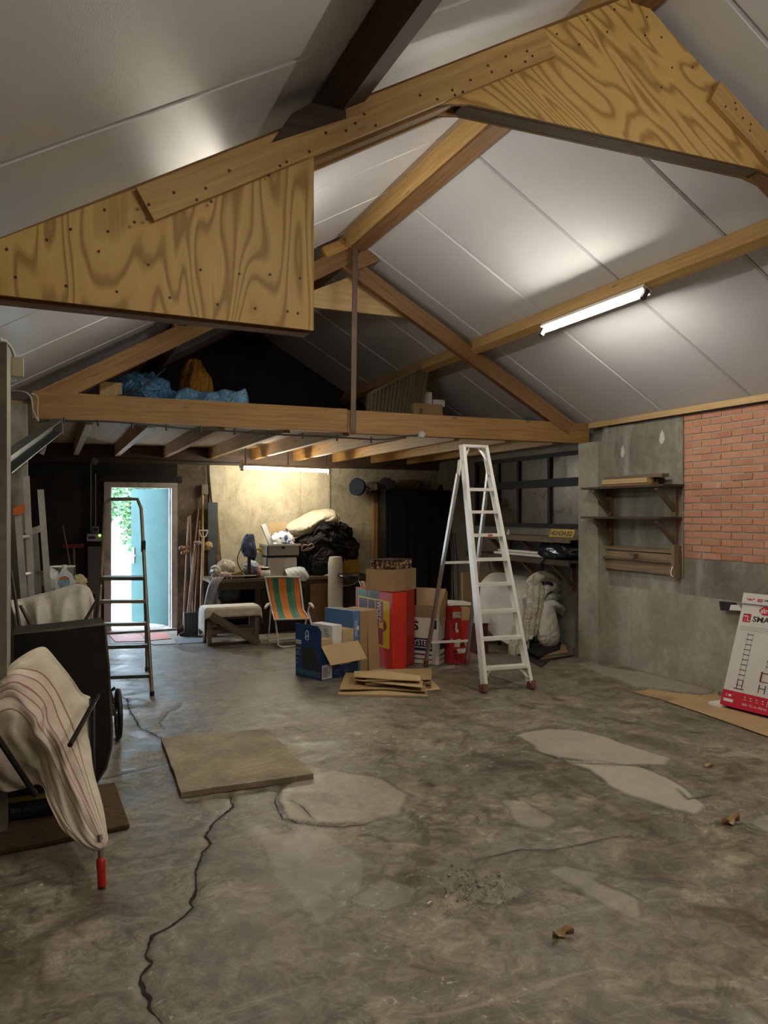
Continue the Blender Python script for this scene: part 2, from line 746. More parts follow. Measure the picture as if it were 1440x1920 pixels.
def floor_poly(pts, z0x, z0y, sc):
    return [atz(z0x + a / sc, z0y + b / sc)[:2] for a, b in pts]


def vnoise(x, y, f, seed):
    rg = np.random.RandomState(seed)
    G = rg.rand(256, 256).astype(np.float32)
    x = (x + 60) * f
    y = (y + 60) * f
    xi, yi = np.floor(x).astype(int), np.floor(y).astype(int)
    fx, fy = x - xi, y - yi
    fx, fy = fx * fx * (3 - 2 * fx), fy * fy * (3 - 2 * fy)
    a = G[xi % 256, yi % 256]; b = G[(xi + 1) % 256, yi % 256]
    c = G[xi % 256, (yi + 1) % 256]; d = G[(xi + 1) % 256, (yi + 1) % 256]
    return (a * (1 - fx) + b * fx) * (1 - fy) + (c * (1 - fx) + d * fx) * fy


def fbm(x, y, f, seed, o=4):
    s, am, t = 0, 1, 0
    for k in range(o):
        s = s + am * vnoise(x, y, f * 2.1 ** k, seed + k)
        t += am
        am *= 0.5
    return s / t


def poly_sdf(x, y, poly):
    """negative inside"""
    d = np.full(x.shape, 1e9)
    ins = np.zeros(x.shape, bool)
    n = len(poly)
    for i in range(n):
        ax, ay = poly[i]
        bx, by = poly[(i + 1) % n]
        ex, ey = bx - ax, by - ay
        t = np.clip(((x - ax) * ex + (y - ay) * ey) / (ex * ex + ey * ey + 1e-12), 0, 1)
        d = np.minimum(d, np.hypot(x - ax - t * ex, y - ay - t * ey))
        cnd = ((ay > y) != (by > y)) & (x < (bx - ax) * (y - ay) / (by - ay + 1e-12) + ax)
        ins ^= cnd
    return np.where(ins, -d, d)


def line_dist(x, y, pl):
    d = np.full(x.shape, 1e9)
    for (ax, ay), (bx, by) in zip(pl[:-1], pl[1:]):
        ex, ey = bx - ax, by - ay
        t = np.clip(((x - ax) * ex + (y - ay) * ey) / (ex * ex + ey * ey + 1e-12), 0, 1)
        d = np.minimum(d, np.hypot(x - ax - t * ex, y - ay - t * ey))
    return d


CRACKS = [
    (floor_poly([(862, 296), (872, 345), (840, 372), (802, 400), (785, 430), (768, 452), (790, 480), (757, 515), (745, 560), (728, 590), (738, 650), (718, 690), (722, 718), (690, 750), (640, 790), (565, 828), (555, 870), (543, 900), (568, 930), (530, 975), (538, 1040), (560, 1065), (558, 1092), (598, 1130), (618, 1175)], 0, 1340, 2.0), 0.011),
    (floor_poly([(715, 540), (790, 562), (798, 620), (842, 690), (868, 742), (905, 758), (952, 782), (1042, 832)], 0, 1140, 3.31), 0.010),
    (floor_poly([(1130, 588), (1105, 622), (1045, 640), (1022, 672), (985, 712), (1020, 750)], 0, 1140, 3.31), 0.006),
    (floor_poly([(1040, 292), (1030, 330), (1060, 390), (1130, 408), (1200, 415), (1290, 418), (1360, 408), (1430, 388)], 0, 1340, 2.0), 0.006),
    (floor_poly([(1090, 322), (1140, 350), (1185, 400)], 0, 1340, 2.0), 0.004),
    (floor_poly([(330, 545), (520, 500), (640, 505), (860, 455), (960, 452)], 720, 1340, 2.0), 0.004),
    (floor_poly([(500, 130), (560, 130), (640, 160), (700, 180), (860, 190), (1060, 188)], 720, 1340, 2.0), 0.005),
    (floor_poly([(1230, 300), (1140, 318), (1100, 280)], 720, 1340, 2.0), 0.004),
    (floor_poly([(380, 242), (480, 218), (625, 182)], 0, 1340, 2.0), 0.006),
]
POLYS = [  # (outline, lightness, height)
    (floor_poly([(470, 75), (620, 50), (740, 60), (900, 110), (1075, 165), (1060, 190), (860, 190), (650, 160), (560, 130)], 720, 1340, 2), 0.80, 0.004),
    (floor_poly([(650, 165), (860, 190), (940, 195), (1000, 215), (1130, 280), (1190, 345), (1160, 365), (1090, 350), (960, 310), (830, 265), (770, 210)], 720, 1340, 2), 1.0, 0.005),
    (floor_poly([(430, 320), (530, 320), (640, 400), (600, 420), (530, 410), (470, 380)], 720, 1340, 2), 0.40, 0.003),
    (floor_poly([(630, 590), (680, 575), (800, 600), (780, 620), (940, 700), (930, 745), (850, 715), (740, 650)], 720, 1340, 2), 0.42, 0.004),
    (floor_poly([(1180, 1090), (1260, 1060), (1380, 1080), (1440, 1120), (1440, 1180), (1250, 1180)], 720, 1340, 2), 0.45, 0.003),
    (floor_poly([(1370, 400), (1440, 370), (1500, 400), (1500, 450), (1400, 440)], 720, 1340, 2), 0.5, 0.003),
    (floor_poly([(1045, 300), (1100, 250), (1250, 215), (1440, 240), (1530, 300), (1500, 380), (1380, 405), (1200, 410), (1080, 390)], 0, 1340, 2), 0.5, 0.003),
    (floor_poly([(980, 460), (1200, 430), (1350, 520), (1340, 680), (1200, 780), (1080, 640)], 0, 1340, 2), 0.28, 0.0),
    (floor_poly([(0, 600), (130, 650), (140, 720), (0, 740), (-120, 700)], 720, 1340, 2), 0.36, 0.002),
    ([atz(a, b)[:2] for a, b in [(1130, 1252), (1200, 1262), (1340, 1300), (1320, 1305), (1195, 1292), (1085, 1250)]], 0.5, 0.02),
]
RUB = floor_poly([(200, 620), (260, 590), (370, 600), (460, 660), (400, 685), (270, 690)], 720, 1340, 2)

xs = np.concatenate([np.arange(XL - 0.3, 3.6, 0.0125), np.arange(3.6, 5.9, 0.02)])
ys = [Y0 - 0.3]
while ys[-1] < 1.8:
    ys.append(ys[-1] + 0.15)
while ys[-1] < 10.62:
    ys.append(ys[-1] + 0.0056 * max(ys[-1], 2.0))
ys = np.array(ys)
GX, GY = np.meshgrid(xs, ys)
gz = (fbm(GX, GY, 1.1, 3) - 0.5) * 0.010 + (fbm(GX, GY, 9, 11) - 0.5) * 0.004
wob = (fbm(GX, GY, 7, 21, 3) - 0.5) * 0.10 + (fbm(GX, GY, 2.2, 31, 3) - 0.5) * 0.16
edge = np.zeros_like(gz)
lite = np.zeros_like(gz)
for poly, li, hh in POLYS:
    d = poly_sdf(GX, GY, poly) + wob * 0.6
    m = np.clip(-d / 0.012 + 0.5, 0, 1)
    lite = np.maximum(lite, m * li)
    gz += m * hh
    edge = np.maximum(edge, np.exp(-(d / 0.010) ** 2) * (0.5 if li > 0.3 else 0.1))
for pl, wd in CRACKS:
    d = line_dist(GX, GY, pl)
    gz -= 0.006 * np.exp(-(d / 0.022) ** 2)
    edge = np.maximum(edge, 0.6 * np.exp(-(d / 0.012) ** 2))
d = poly_sdf(GX, GY, RUB) + wob
rub = np.clip(-d / 0.03 + 0.3, 0, 1)
gz += rub * ((fbm(GX, GY, 26, 77, 3) - 0.62) * 0.09 - 0.004)
gz -= gz.max() * 0.0
nyy, nxx = GX.shape
vv = np.stack([GX, GY, gz], -1).reshape(-1, 3)
ii = np.arange(nyy * nxx).reshape(nyy, nxx)
ff = np.stack([ii[:-1, :-1], ii[:-1, 1:], ii[1:, 1:], ii[1:, :-1]], -1).reshape(-1, 4)
fme = bpy.data.meshes.new('floor')
fme.vertices.add(len(vv)); fme.vertices.foreach_set('co', vv.ravel())
fme.loops.add(ff.size); fme.loops.foreach_set('vertex_index', ff.ravel())
fme.polygons.add(len(ff)); fme.polygons.foreach_set('loop_start', np.arange(0, ff.size, 4))
fme.update(calc_edges=True)
fme.polygons.foreach_set('use_smooth', np.ones(len(ff), bool))
for nm_, ar in (('edge', edge), ('lite', lite), ('rub', rub)):
    a_ = fme.attributes.new(nm_, 'FLOAT', 'POINT')
    a_.data.foreach_set('value', ar.astype(np.float32).ravel())


def floor_mat():
    n = NT('floor_concrete')
    v = n.coord('Object', rand=False)
    big = n.noise(v, 0.9, 5, 0.6, 0.6)
    md = n.noise(v, 2.8, 8, 0.68, 1.0)
    sm = n.noise(v, 10.0, 8, 0.75, 1.2)
    f = n.math('ADD', n.math('ADD', n.math('MULTIPLY', big, 0.25), n.math('MULTIPLY', md, 0.40)), n.math('MULTIPLY', sm, 0.35))
    c = n.ramp(f, [(0.40, (0.060, 0.050, 0.034)), (0.47, (0.135, 0.113, 0.078)), (0.53, (0.235, 0.202, 0.146)), (0.61, (0.42, 0.375, 0.29))])
    # worn grey screed against browner laitance
    hue = n.noise(v, 1.7, 6, 0.7, 1.5)
    c = n.mix(n.ramp(hue, [(0.48, (0, 0, 0)), (0.55, (0.8, 0.8, 0.8))]), c, n.mix(n.ramp(sm, [(0.4, (0, 0, 0)), (0.6, (1, 1, 1))]), (0.105, 0.093, 0.070), (0.235, 0.21, 0.163)))
    # trowel streaks
    s = n.sep(v)
    st = n.noise(n.comb(n.math('MULTIPLY', n.math('ADD', s[0], n.math('MULTIPLY', s[1], 0.35)), 1.6), n.math('MULTIPLY', s[1], 6.0), 0.0), 1.0, 7, 0.72, 1.6)
    c = n.mix(n.ramp(st, [(0.56, (0, 0, 0)), (0.66, (0.42, 0.42, 0.42))]), c, (0.44, 0.40, 0.32))
    dk = n.noise(v, 3.7, 7, 0.75, 0.8)
    c = n.mix(n.ramp(dk, [(0.54, (0, 0, 0)), (0.62, (0.75, 0.75, 0.75))]), c, (0.055, 0.046, 0.032))
    # paint flecks
    fl = n.noise(v, 20, 5, 0.75, 0.6)
    fm = n.math('MULTIPLY', n.ramp(fl, [(0.61, (0, 0, 0)), (0.66, (1, 1, 1))]), n.ramp(n.noise(v, 1.1, 2), [(0.46, (0, 0, 0)), (0.60, (0.85, 0.85, 0.85))]))
    c = n.mix(fm, c, (0.58, 0.56, 0.50))
    li = n.attr('lite')
    lc = n.mix(n.noise(v, 6, 6, 0.7), (0.36, 0.335, 0.27), (0.52, 0.49, 0.41))
    c = n.mix(li, c, lc)
    c = n.mix(n.attr('rub'), c, n.mix(n.noise(v, 45, 3), (0.06, 0.05, 0.04), (0.42, 0.38, 0.31)))
    c = n.mix(n.math('MULTIPLY', n.attr('edge'), 0.9), c, (0.03, 0.026, 0.02))
    r = n.ramp(md, [(0.38, (0.30, 0.30, 0.30)), (0.62, (0.62, 0.62, 0.62))])
    h = n.math('ADD', n.math('MULTIPLY', sm, 0.6), n.math('MULTIPLY', n.noise(v, 60, 5, 0.7), 0.4))
    return n.done(c, r, 0.0, n.bump(h, 0.35, 0.008))


fme.materials.append(floor_mat())
floor = bpy.data.objects.new('floor', fme)
COL.objects.link(floor)
floor['kind'] = 'structure'


def fz(x, y):
    i = int(np.clip(np.searchsorted(ys, y), 0, nyy - 1))
    j = int(np.clip(np.searchsorted(xs, x), 0, nxx - 1))
    return float(gz[i, j])


# cracks: dark open fissures with chipped edges, sunk in the troughs modelled above
for pl, wd in CRACKS:
    pts = []
    for (ax, ay), (bx, by) in zip(pl[:-1], pl[1:]):
        n_ = max(2, int(math.hypot(bx - ax, by - ay) / 0.012))
        for k in range(n_):
            t = k / n_
            j = 0.012 * (mnoise.noise(Vector((ax + t * (bx - ax), ay + t * (by - ay), 1)) * 22))
            pts.append((ax + t * (bx - ax) + j, ay + t * (by - ay) + j * 0.6))
    mb = MB()
    L_, R_, B_ = [], [], []
    for i, (x, y) in enumerate(pts):
        x2, y2 = pts[min(i + 1, len(pts) - 1)]
        x1, y1 = pts[max(i - 1, 0)]
        t = Vector((x2 - x1, y2 - y1, 0)).normalized()
        nn = Vector((-t.y, t.x, 0))
        e = min(1.0, i / 8, (len(pts) - 1 - i) / 8)
        wv = wd * 1.35 * e * (0.25 + 1.0 * abs(mnoise.noise(Vector((x, y, 5)) * 16)) + 0.35 * R.random())
        z = fz(x, y) + 0.0022
        L_.append(Vector((x, y, z)) + nn * wv * 0.5)
        R_.append(Vector((x, y, z)) - nn * wv * 0.5)
    mb.grid([L_, R_])
    c_ = build('crack', mb, plain('crack_dark', (0.018, 0.015, 0.012), 0.95), floor)
    c_['kind'] = 'stuff'

# ------------------------------------------------------------------ walls
PLASTER = concrete('plaster_grey', (0.12, 0.112, 0.092), (0.215, 0.203, 0.168), (0.34, 0.325, 0.28), 1.1, 0.85, (0.42, 0.42, 0.38))
PLASTER_LO = concrete('plaster_pale', (0.22, 0.207, 0.165), (0.33, 0.312, 0.26), (0.47, 0.45, 0.39), 1.6, 0.85)
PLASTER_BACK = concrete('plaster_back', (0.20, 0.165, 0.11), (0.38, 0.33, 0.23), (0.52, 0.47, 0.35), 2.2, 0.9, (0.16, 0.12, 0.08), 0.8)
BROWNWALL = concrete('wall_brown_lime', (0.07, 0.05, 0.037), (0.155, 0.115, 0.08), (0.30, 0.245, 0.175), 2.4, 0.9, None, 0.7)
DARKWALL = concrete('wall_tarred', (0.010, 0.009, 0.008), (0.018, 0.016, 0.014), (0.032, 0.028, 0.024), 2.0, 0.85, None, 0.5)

BY0, BZ0, BZ1 = 5.385, 1.135, 2.46   # brick field: from Y=BY0 towards the camera
mb = MB()
mb.box(5.41, 5.75, Y0 - 0.3, 6.74, -0.1, 2.6)
mb.box(XR, 5.42, Y0 - 0.3, BY0, -0.1, BZ0)
mb.box(XR, 5.42, BY0, 6.5, -0.1, 2.52)
mb.box(5.40, 5.42, 3.0, BY0, BZ1, 2.52)
wall_right = struct('wall_right', mb, PLASTER)
mb = MB().box(5.34, 5.351, 2.0, 6.42, -0.05, 0.80)
c_ = build('plaster_skirt', mb, PLASTER_LO, wall_right)
mb = MB().box(5.21, 5.42, 6.42, 6.74, -0.1, 2.295)
build('pier', mb, PLASTER_LO, wall_right, bevel=0.012)
mb = MB()
mb.box(5.355, 5.41, Y0 - 0.3, BY0, BZ0, BZ1)
build('mortar_bed', mb, plain('mortar', (0.36, 0.33, 0.27), 0.9, bump=0.5, bscale=80), wall_right)


def brick_mat():
    n = NT('brick_red')
    v = n.coord('Object')
    rn = n.rnd()
    base = n.ramp(rn, [(0.0, (0.34, 0.14, 0.085)), (0.35, (0.42, 0.18, 0.11)), (0.7, (0.47, 0.22, 0.14)), (1.0, (0.39, 0.17, 0.115))])
    f = n.noise(v, 9, 6, 0.7)
    c = n.mix(n.ramp(f, [(0.4, (0, 0, 0)), (0.75, (0.6, 0.6, 0.6))]), base, (0.52, 0.31, 0.21))
    sc = n.noise(v, 5, 5, 0.7, 1.0)
    c = n.mix(n.ramp(sc, [(0.64, (0, 0, 0)), (0.74, (0.45, 0.45, 0.45))]), c, (0.66, 0.58, 0.48))
    return n.done(c, 0.85, 0.0, n.bump(n.noise(v, 40, 5, 0.7), 0.5, 0.004))


BRICK = brick_mat()
PITCH_Z, PITCH_Y = 0.0627, 0.218
bk = []
for v_ in range(4):
    mb = MB()
    L, H = 0.206, 0.050
    jj = lambda: R.uniform(-0.0022, 0.0022)
    pts = [(0, 0, 0), (0.045, 0, 0), (0.045, L, 0), (0, L, 0), (0, 0, H), (0.045, 0, H), (0.045, L, H), (0, L, H)]
    pts = [(a + (jj() if a == 0 else 0), b + jj() * 1.5, c + jj()) for a, b, c in pts]
    mb.hexa(pts)
    bk.append(mb.mesh('brick', BRICK))
half = []
mbx = MB()
mbx.box(0, 0.045, 0, 0.098, 0, 0.050)
half = mbx.mesh('brick', BRICK)
rest = MB()
row = 0
z = BZ0 + 0.006
while z + 0.05 < BZ1 + 0.01:
    y = BY0 - 0.006
    first = True
    while y > Y0:
        L = 0.098 if (first and row % 2) else 0.206
        y -= L
        if y > 2.9:
            o = bpy.data.objects.new('brick', half if L < 0.1 else R.choice(bk))
            COL.objects.link(o)
            o.parent = wall_right
            o.location = (5.3495 + R.uniform(-0.0025, 0.0025), y, z + R.uniform(-0.0012, 0.0012))
            o.rotation_euler = (R.uniform(-0.006, 0.006), 0, 0)
        else:
            rest.box(5.35, 5.395, y, y + L, z, z + 0.05)
        y -= 0.012
        first = False
    z += PITCH_Z
    row += 1
c_ = build('brickwork', rest, BRICK, wall_right)
c_['kind'] = 'stuff'
# timber wall plate under the right eave
mb = MB().beam((5.325, Y0, 2.485), (5.325, 6.68, 2.485), 0.06, 0.055)
struct('trim_1', mb, WD_PALE)
mb = MB().beam((5.333, 3.0, 2.452), (5.333, 6.40, 2.452), 0.008, 0.010)
struct('trim_2', mb, BLACK)
# pale filler dabs
for (px, py, w_, h_) in ((1168, 847, 0.035, 0.06), (1242, 820, 0.045, 0.065)):
    p = atx(px, py, XR)
    mb = MB()
    pts = [(XR - 0.004, p.y + w_ * a, p.z + h_ * b) for a, b in ((0, 1.1), (0.6, 0.4), (0.9, -0.4), (0.4, -1), (-0.3, -0.9), (-0.8, -0.2), (-0.5, 0.5))]
    mb.prism(pts, (0.006, 0, 0))
    build('filler_patch', mb, plain('filler', (0.55, 0.54, 0.49), 0.8), wall_right)

# far part of the right wall, with a window over the bench
XF = 5.47
FARW = concrete('plaster_far', (0.13, 0.122, 0.105), (0.19, 0.18, 0.157), (0.27, 0.258, 0.23), 1.3, 0.85)
WY0, WY1, WZ0, WZ1 = 6.80, 9.35, 1.375, 2.26
mb = MB()
mb.box(XF, 5.75, 6.74, 10.8, -0.1, WZ0)
mb.box(XF, 5.75, 6.74, 10.8, WZ1, 2.6)
mb.box(XF, 5.75, 6.74, WY0, WZ0, WZ1)
mb.box(XF, 5.75, WY1, 10.8, WZ0, WZ1)
mb.box(5.74, 5.80, 6.7, 10.8, -0.1, 2.6)  # unseen backing added behind the window to keep the sky out
struct('wall_right_far', mb, FARW)
win = empty_struct('window_1', (XF, 8.2, WZ0))
DKPAINT = plain('dark_paint', (0.008, 0.009, 0.010), 0.75)
mb = MB()
fx0, fx1 = XF - 0.02, XF + 0.05
mb.box(fx0, fx1, WY0, WY1, WZ0, WZ0 + 0.05)
mb.box(fx0, fx1, WY0, WY1, WZ1 - 0.05, WZ1)
mb.box(fx0, fx1, WY0, WY0 + 0.05, WZ0, WZ1)
mb.box(fx0, fx1, WY1 - 0.05, WY1, WZ0, WZ1)
build('window_frame', mb, DKPAINT, win, bevel=0.004)
mb = MB().box(fx0 - 0.01, fx1, WY0, WY1, 1.86, 1.955)
build('transom', mb, DKPAINT, win, bevel=0.004)
wyy = [WY0 + 0.05] + [atx(px, 950, XF).y for px in (1031, 973)] + [8.75, WY1 - 0.05]
for y in wyy[1:-1]:
    mb = MB().box(fx0, fx1, y - 0.024, y + 0.024, WZ0 + 0.05, WZ1 - 0.05)
    build('mullion', mb, DKPAINT, win, bevel=0.004)


def dusty():
    n = NT('dusty_glass')
    v = n.coord('Object')
    f = n.noise(v, 3.2, 6, 0.65, 0.6)
    c = n.ramp(f, [(0.35, (0.05, 0.038, 0.022)), (0.55, (0.095, 0.076, 0.048)), (0.7, (0.13, 0.11, 0.075))])
    r = n.ramp(f, [(0.3, (0.2, 0.2, 0.2)), (0.7, (0.5, 0.5, 0.5))])
    return n.done(c, r, 0.0, None, **{'Transmission Weight': 0.25})


DUSTY = dusty()
for i in range(len(wyy) - 1):
    for za, zb in ((WZ0 + 0.05, 1.86), (1.955, WZ1 - 0.05)):
        mb = MB().box(XF + 0.012, XF + 0.018, wyy[i] + 0.02, wyy[i + 1] - 0.02, za, zb)
        build('pane', mb, DUSTY, win)

# left wall, gate post and pier
mb = MB()
mb.box(XL - 0.3, XL, Y0 - 0.3, 10.8, -0.1, 2.62)
struct('wall_left', mb, BROWNWALL)
mb = MB().box(XL - 0.02, -0.165, 6.58, 6.95, -0.1, 2.40)
struct('trim_3', mb, PLASTER, bevel=0.015)
mb = MB().box(XL - 0.05, -0.19, 4.10, 4.49, -0.1, 2.37)
struct('trim_4', mb, concrete('post_lime', (0.16, 0.15, 0.12), (0.24, 0.225, 0.18), (0.33, 0.31, 0.25), 2.0, 0.85), bevel=0.012)
# wall behind the camera
mb = MB().box(XL - 0.3, 5.8, Y0 - 0.3, Y0, -0.1, 4.4)
struct('wall_front', mb, PLASTER_LO)

# back wall with the door opening
DX0, DX1, DZ = 0.635, 1.555, 1.95
mb = MB()
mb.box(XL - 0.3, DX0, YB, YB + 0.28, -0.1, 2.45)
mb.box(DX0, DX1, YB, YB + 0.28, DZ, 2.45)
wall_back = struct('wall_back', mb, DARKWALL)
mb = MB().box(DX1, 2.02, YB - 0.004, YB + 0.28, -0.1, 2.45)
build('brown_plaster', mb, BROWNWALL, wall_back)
mb = MB().box(2.02, 5.8, YB, YB + 0.28, -0.1, 2.45)
build('rough_plaster', mb, PLASTER_BACK, wall_back)
mb = MB()
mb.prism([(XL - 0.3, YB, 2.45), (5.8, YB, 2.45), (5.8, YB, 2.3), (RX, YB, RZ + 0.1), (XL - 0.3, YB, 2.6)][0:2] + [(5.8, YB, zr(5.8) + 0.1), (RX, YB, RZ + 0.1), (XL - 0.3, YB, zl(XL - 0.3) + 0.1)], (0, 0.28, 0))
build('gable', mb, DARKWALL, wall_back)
# pale cement board against the back wall
mb = MB().box(1.98, 3.70, YB - 0.035, YB - 0.002, 0.5, 2.255)
build('cement_board', mb, concrete('board_beige', (0.33, 0.28, 0.18), (0.52, 0.46, 0.325), (0.66, 0.60, 0.46), 2.6, 0.85, (0.34, 0.275, 0.165), 0.6), wall_back)
mb = MB().box(3.25, 3.262, YB - 0.037, YB - 0.034, 0.5, 2.25)
build('board_joint', mb, PLASTER_BACK, wall_back)

# door
FRAME = plain('door_frame_paint', (0.50, 0.45, 0.43), 0.5, var=0.1, dirt=(0.25, 0.2, 0.18))
door = empty_struct('door_1', (1.1, YB, 0))
for nm_, b_ in (('jamb', (DX0, DX0 + 0.075, 0, DZ)), ('jamb', (DX1 - 0.075, DX1, 0, DZ)), ('lintel', (DX0 + 0.075, DX1 - 0.075, DZ - 0.07, DZ))):
    mb = MB()
    mb.box(b_[0], b_[1], YB - 0.03, YB + 0.10, b_[2], b_[3])
    ins = 0.028
    if nm_ == 'jamb':
        x_ = b_[1] if b_[0] < 1 else b_[0]
        mb.box(min(x_, x_ + (0.02 if b_[0] < 1 else -0.02)), max(x_, x_ + (0.02 if b_[0] < 1 else -0.02)), YB + 0.05, YB + 0.10, 0, DZ - 0.07)
    build(nm_, mb, FRAME, door, bevel=0.006)
mb = MB().box(DX0 - 0.02, DX1 + 0.02, YB - 0.10, YB + 0.28, -0.05, 0.025)
build('threshold', mb, concrete('sill_stone', (0.10, 0.085, 0.07), (0.2, 0.17, 0.14), (0.3, 0.27, 0.22), 5, 0.9), door)
GREEN = plain('door_green', (0.032, 0.074, 0.066), 0.7, var=0.12, scale=3, dirt=(0.045, 0.10, 0.09), **{'Specular IOR Level': 0.15})
hg = Vector((1.475, YB + 0.16, 0.03))
le = Vector((1.045, 11.30, 0.03))
dd = (le - hg).normalized()
mb = MB().obox(hg, le - hg, dd.cross(Vector((0, 0, 1))) * 0.045, (0, 0, 1.85))
leaf = build('door_leaf', mb, GREEN, door, bevel=0.004)
mb = MB()
nn = dd.cross(Vector((0, 0, 1)))
hp = hg + (le - hg) * 0.93 + Vector((0, 0, 0.93))
for sgn, o_ in ((-1, 0.0), (1, 0.045)):
    q = hp + nn * (o_ + sgn * 0.008)
    mb.obox(q - dd * 0.02 - Vector((0, 0, 0.11)) - nn * 0.004, dd * 0.04, nn * 0.008, (0, 0, 0.22))
    mb.tube([q, q + nn * sgn * 0.05, q + nn * sgn * 0.05 - dd * 0.11], 0.009, 8)
build('door_handle', mb, STEEL, leaf)

# outside: paving, rubble wall with ivy, sky
mb = MB().box(-6, 9, YB + 0.26, 18, -0.12, -0.005)
struct('ground_outside', mb, concrete('paving_pale', (0.45, 0.43, 0.40), (0.6, 0.58, 0.55), (0.7, 0.68, 0.64), 1.5, 0.9))
yg = 13.6
gw = thing('garden_wall', 'old brick garden wall outside the open back door', 'wall', (1.3, yg, 0))
mb = MB().box(-2.5, 4.5, yg + 0.03, yg + 0.25, 0, 2.35)
build('wall_core', mb, plain('lime_wash', (0.42, 0.38, 0.35), 0.9), gw)
for r_ in range(30):
    for c_i in range(6):
        x_ = 0.72 + c_i * 0.215 + (0.1 if r_ % 2 else 0)
        if R.random() < 0.12 or c_i < 2 or not (9 <= r_ <= 22) or (c_i == 2 and r_ < 15):
            continue
        o = bpy.data.objects.new('brick', bk[r_ % 4])
        COL.objects.link(o)
        o.parent = gw
        o.location = (x_ - 1.3, 0.035 + R.uniform(-0.006, 0.006), 0.02 + r_ * 0.075)
        o.rotation_euler = (0, 0, -math.pi / 2)
        o.location.x += 0.0
IVY = plain('ivy_leaf', (0.035, 0.095, 0.022), 0.5, var=0.4, scale=2)
mb = MB()
for k in range(4200):
    x_ = R.uniform(0.3, 2.6)
    z_ = R.uniform(0.9, 2.6)
    lim = 1.0 + 0.25 * mnoise.noise(Vector((x_ * 5, 0, 2)))
    if x_ < 1.10:
        lim += 0.45
    if z_ < lim:
        continue
    c_ = Vector((x_, yg - R.uniform(0.0, 0.16), z_))
    s_ = R.uniform(0.03, 0.06)
    u_ = Vector((R.uniform(-1, 1), R.uniform(-0.6, 0.2), R.uniform(-0.7, 0.3))).normalized()
    q_ = Vector((R.uniform(-0.4, 0.4), -0.7, R.uniform(0.2, 0.8))).normalized()
    w2 = u_.cross(q_).normalized()
    mb.face([c_, c_ + u_ * s_ * 0.6 + w2 * s_ * 0.6, c_ + u_ * s_ * 1.6, c_ + u_ * s_ * 0.6 - w2 * s_ * 0.6])
ivy = build('ivy', mb, IVY, None, origin=(1.3, yg, 1))
tag(ivy, 'dense green ivy hanging over the garden wall outside the back door', 'ivy', kind='stuff')

# floor tiles just inside the door
TILE_R = plain('tile_red', (0.42, 0.13, 0.09), 0.55, var=0.25, scale=14)
TILE_G = plain('tile_grey', (0.24, 0.22, 0.20), 0.6, var=0.2, scale=8)
TILE_S = plain('tile_slate', (0.13, 0.145, 0.16), 0.5, var=0.2, scale=8)
for nm_, m_, q in (('floor_tile', TILE_R, [(216, 1204), (205, 1191), (262, 1190), (272, 1203)]), ('floor_tile', TILE_R, [(276, 1202), (266, 1189), (312, 1187), (322, 1198)]),
                   ('floor_tile', TILE_G, [(288, 1210), (277, 1204), (324, 1200), (332, 1208)]), ('floor_tile', TILE_S, [(335, 1208), (328, 1199), (384, 1196), (388, 1205)]),
                   ('floor_tile', TILE_G, [(206, 1213), (200, 1206), (268, 1205), (280, 1211)])):
    pts = [atz(a, b, 0.0) for a, b in q]
    zz = max(fz(p.x, p.y) for p in pts)
    pts = [Vector((p.x, p.y, zz - 0.012)) for p in pts]
    mb = MB().prism(pts, (0, 0, 0.02))
    build(nm_, mb, m_, floor)

# ------------------------------------------------------------------ roof trusses
PERP_L, PERP_R = Vector((SLL, 0, -1)).normalized(), Vector((-SLR, 0, -1)).normalized()
GAP = 0.115      # rafter top below the panels, measured vertically


def rl(x): return 3.135 + 0.578 * (x - 0.96)
def rr(x): return 3.93 - 0.563 * (x - 2.62)
def rn(x): return 4.035 - 0.602 * (x - 2.60)


def rafter(mb, y, thick, x_a, x_b, f, nn, depth=0.15, off=0.0):
    A = Vector((x_a, y, f(x_a))) + nn * (depth / 2 + off)
    B = Vector((x_b, y, f(x_b))) + nn * (depth / 2 + off)
    mb.beam(A, B, thick, depth, -nn)
    return mb


YN, YT = 2.90, 6.76
# --- near truss
nt = thing('roof_truss', 'near roof truss with patterned plywood gussets and cut tie beam', 'truss', (RX, YN + 0.06, 2.3))
build('rafter', rafter(MB(), YN + 0.06, 0.07, XL + 0.02, RX + 0.05, rl, PERP_L, 0.16), WD_BEAM, nt, bevel=0.004)
build('rafter', rafter(MB(), YN + 0.06, 0.07, RX + 0.03, XR - 0.02, rn, PERP_R, 0.16), WD_BROWN, nt, bevel=0.004)


def gusset(poly, y, th, ang, sx=0.0):
    ca, sa = math.cos(ang), math.sin(ang)
    mb = MB()
    mb.cur = 1
    mb.prism([(x, y, z) for x, z in poly], (0, th, 0), lambda p: ((p.x * ca + p.z * sa) + sx, (-p.x * sa + p.z * ca) + sx * 0.7))
    mb.mi[0] = mb.mi[1] = 0
    return mb


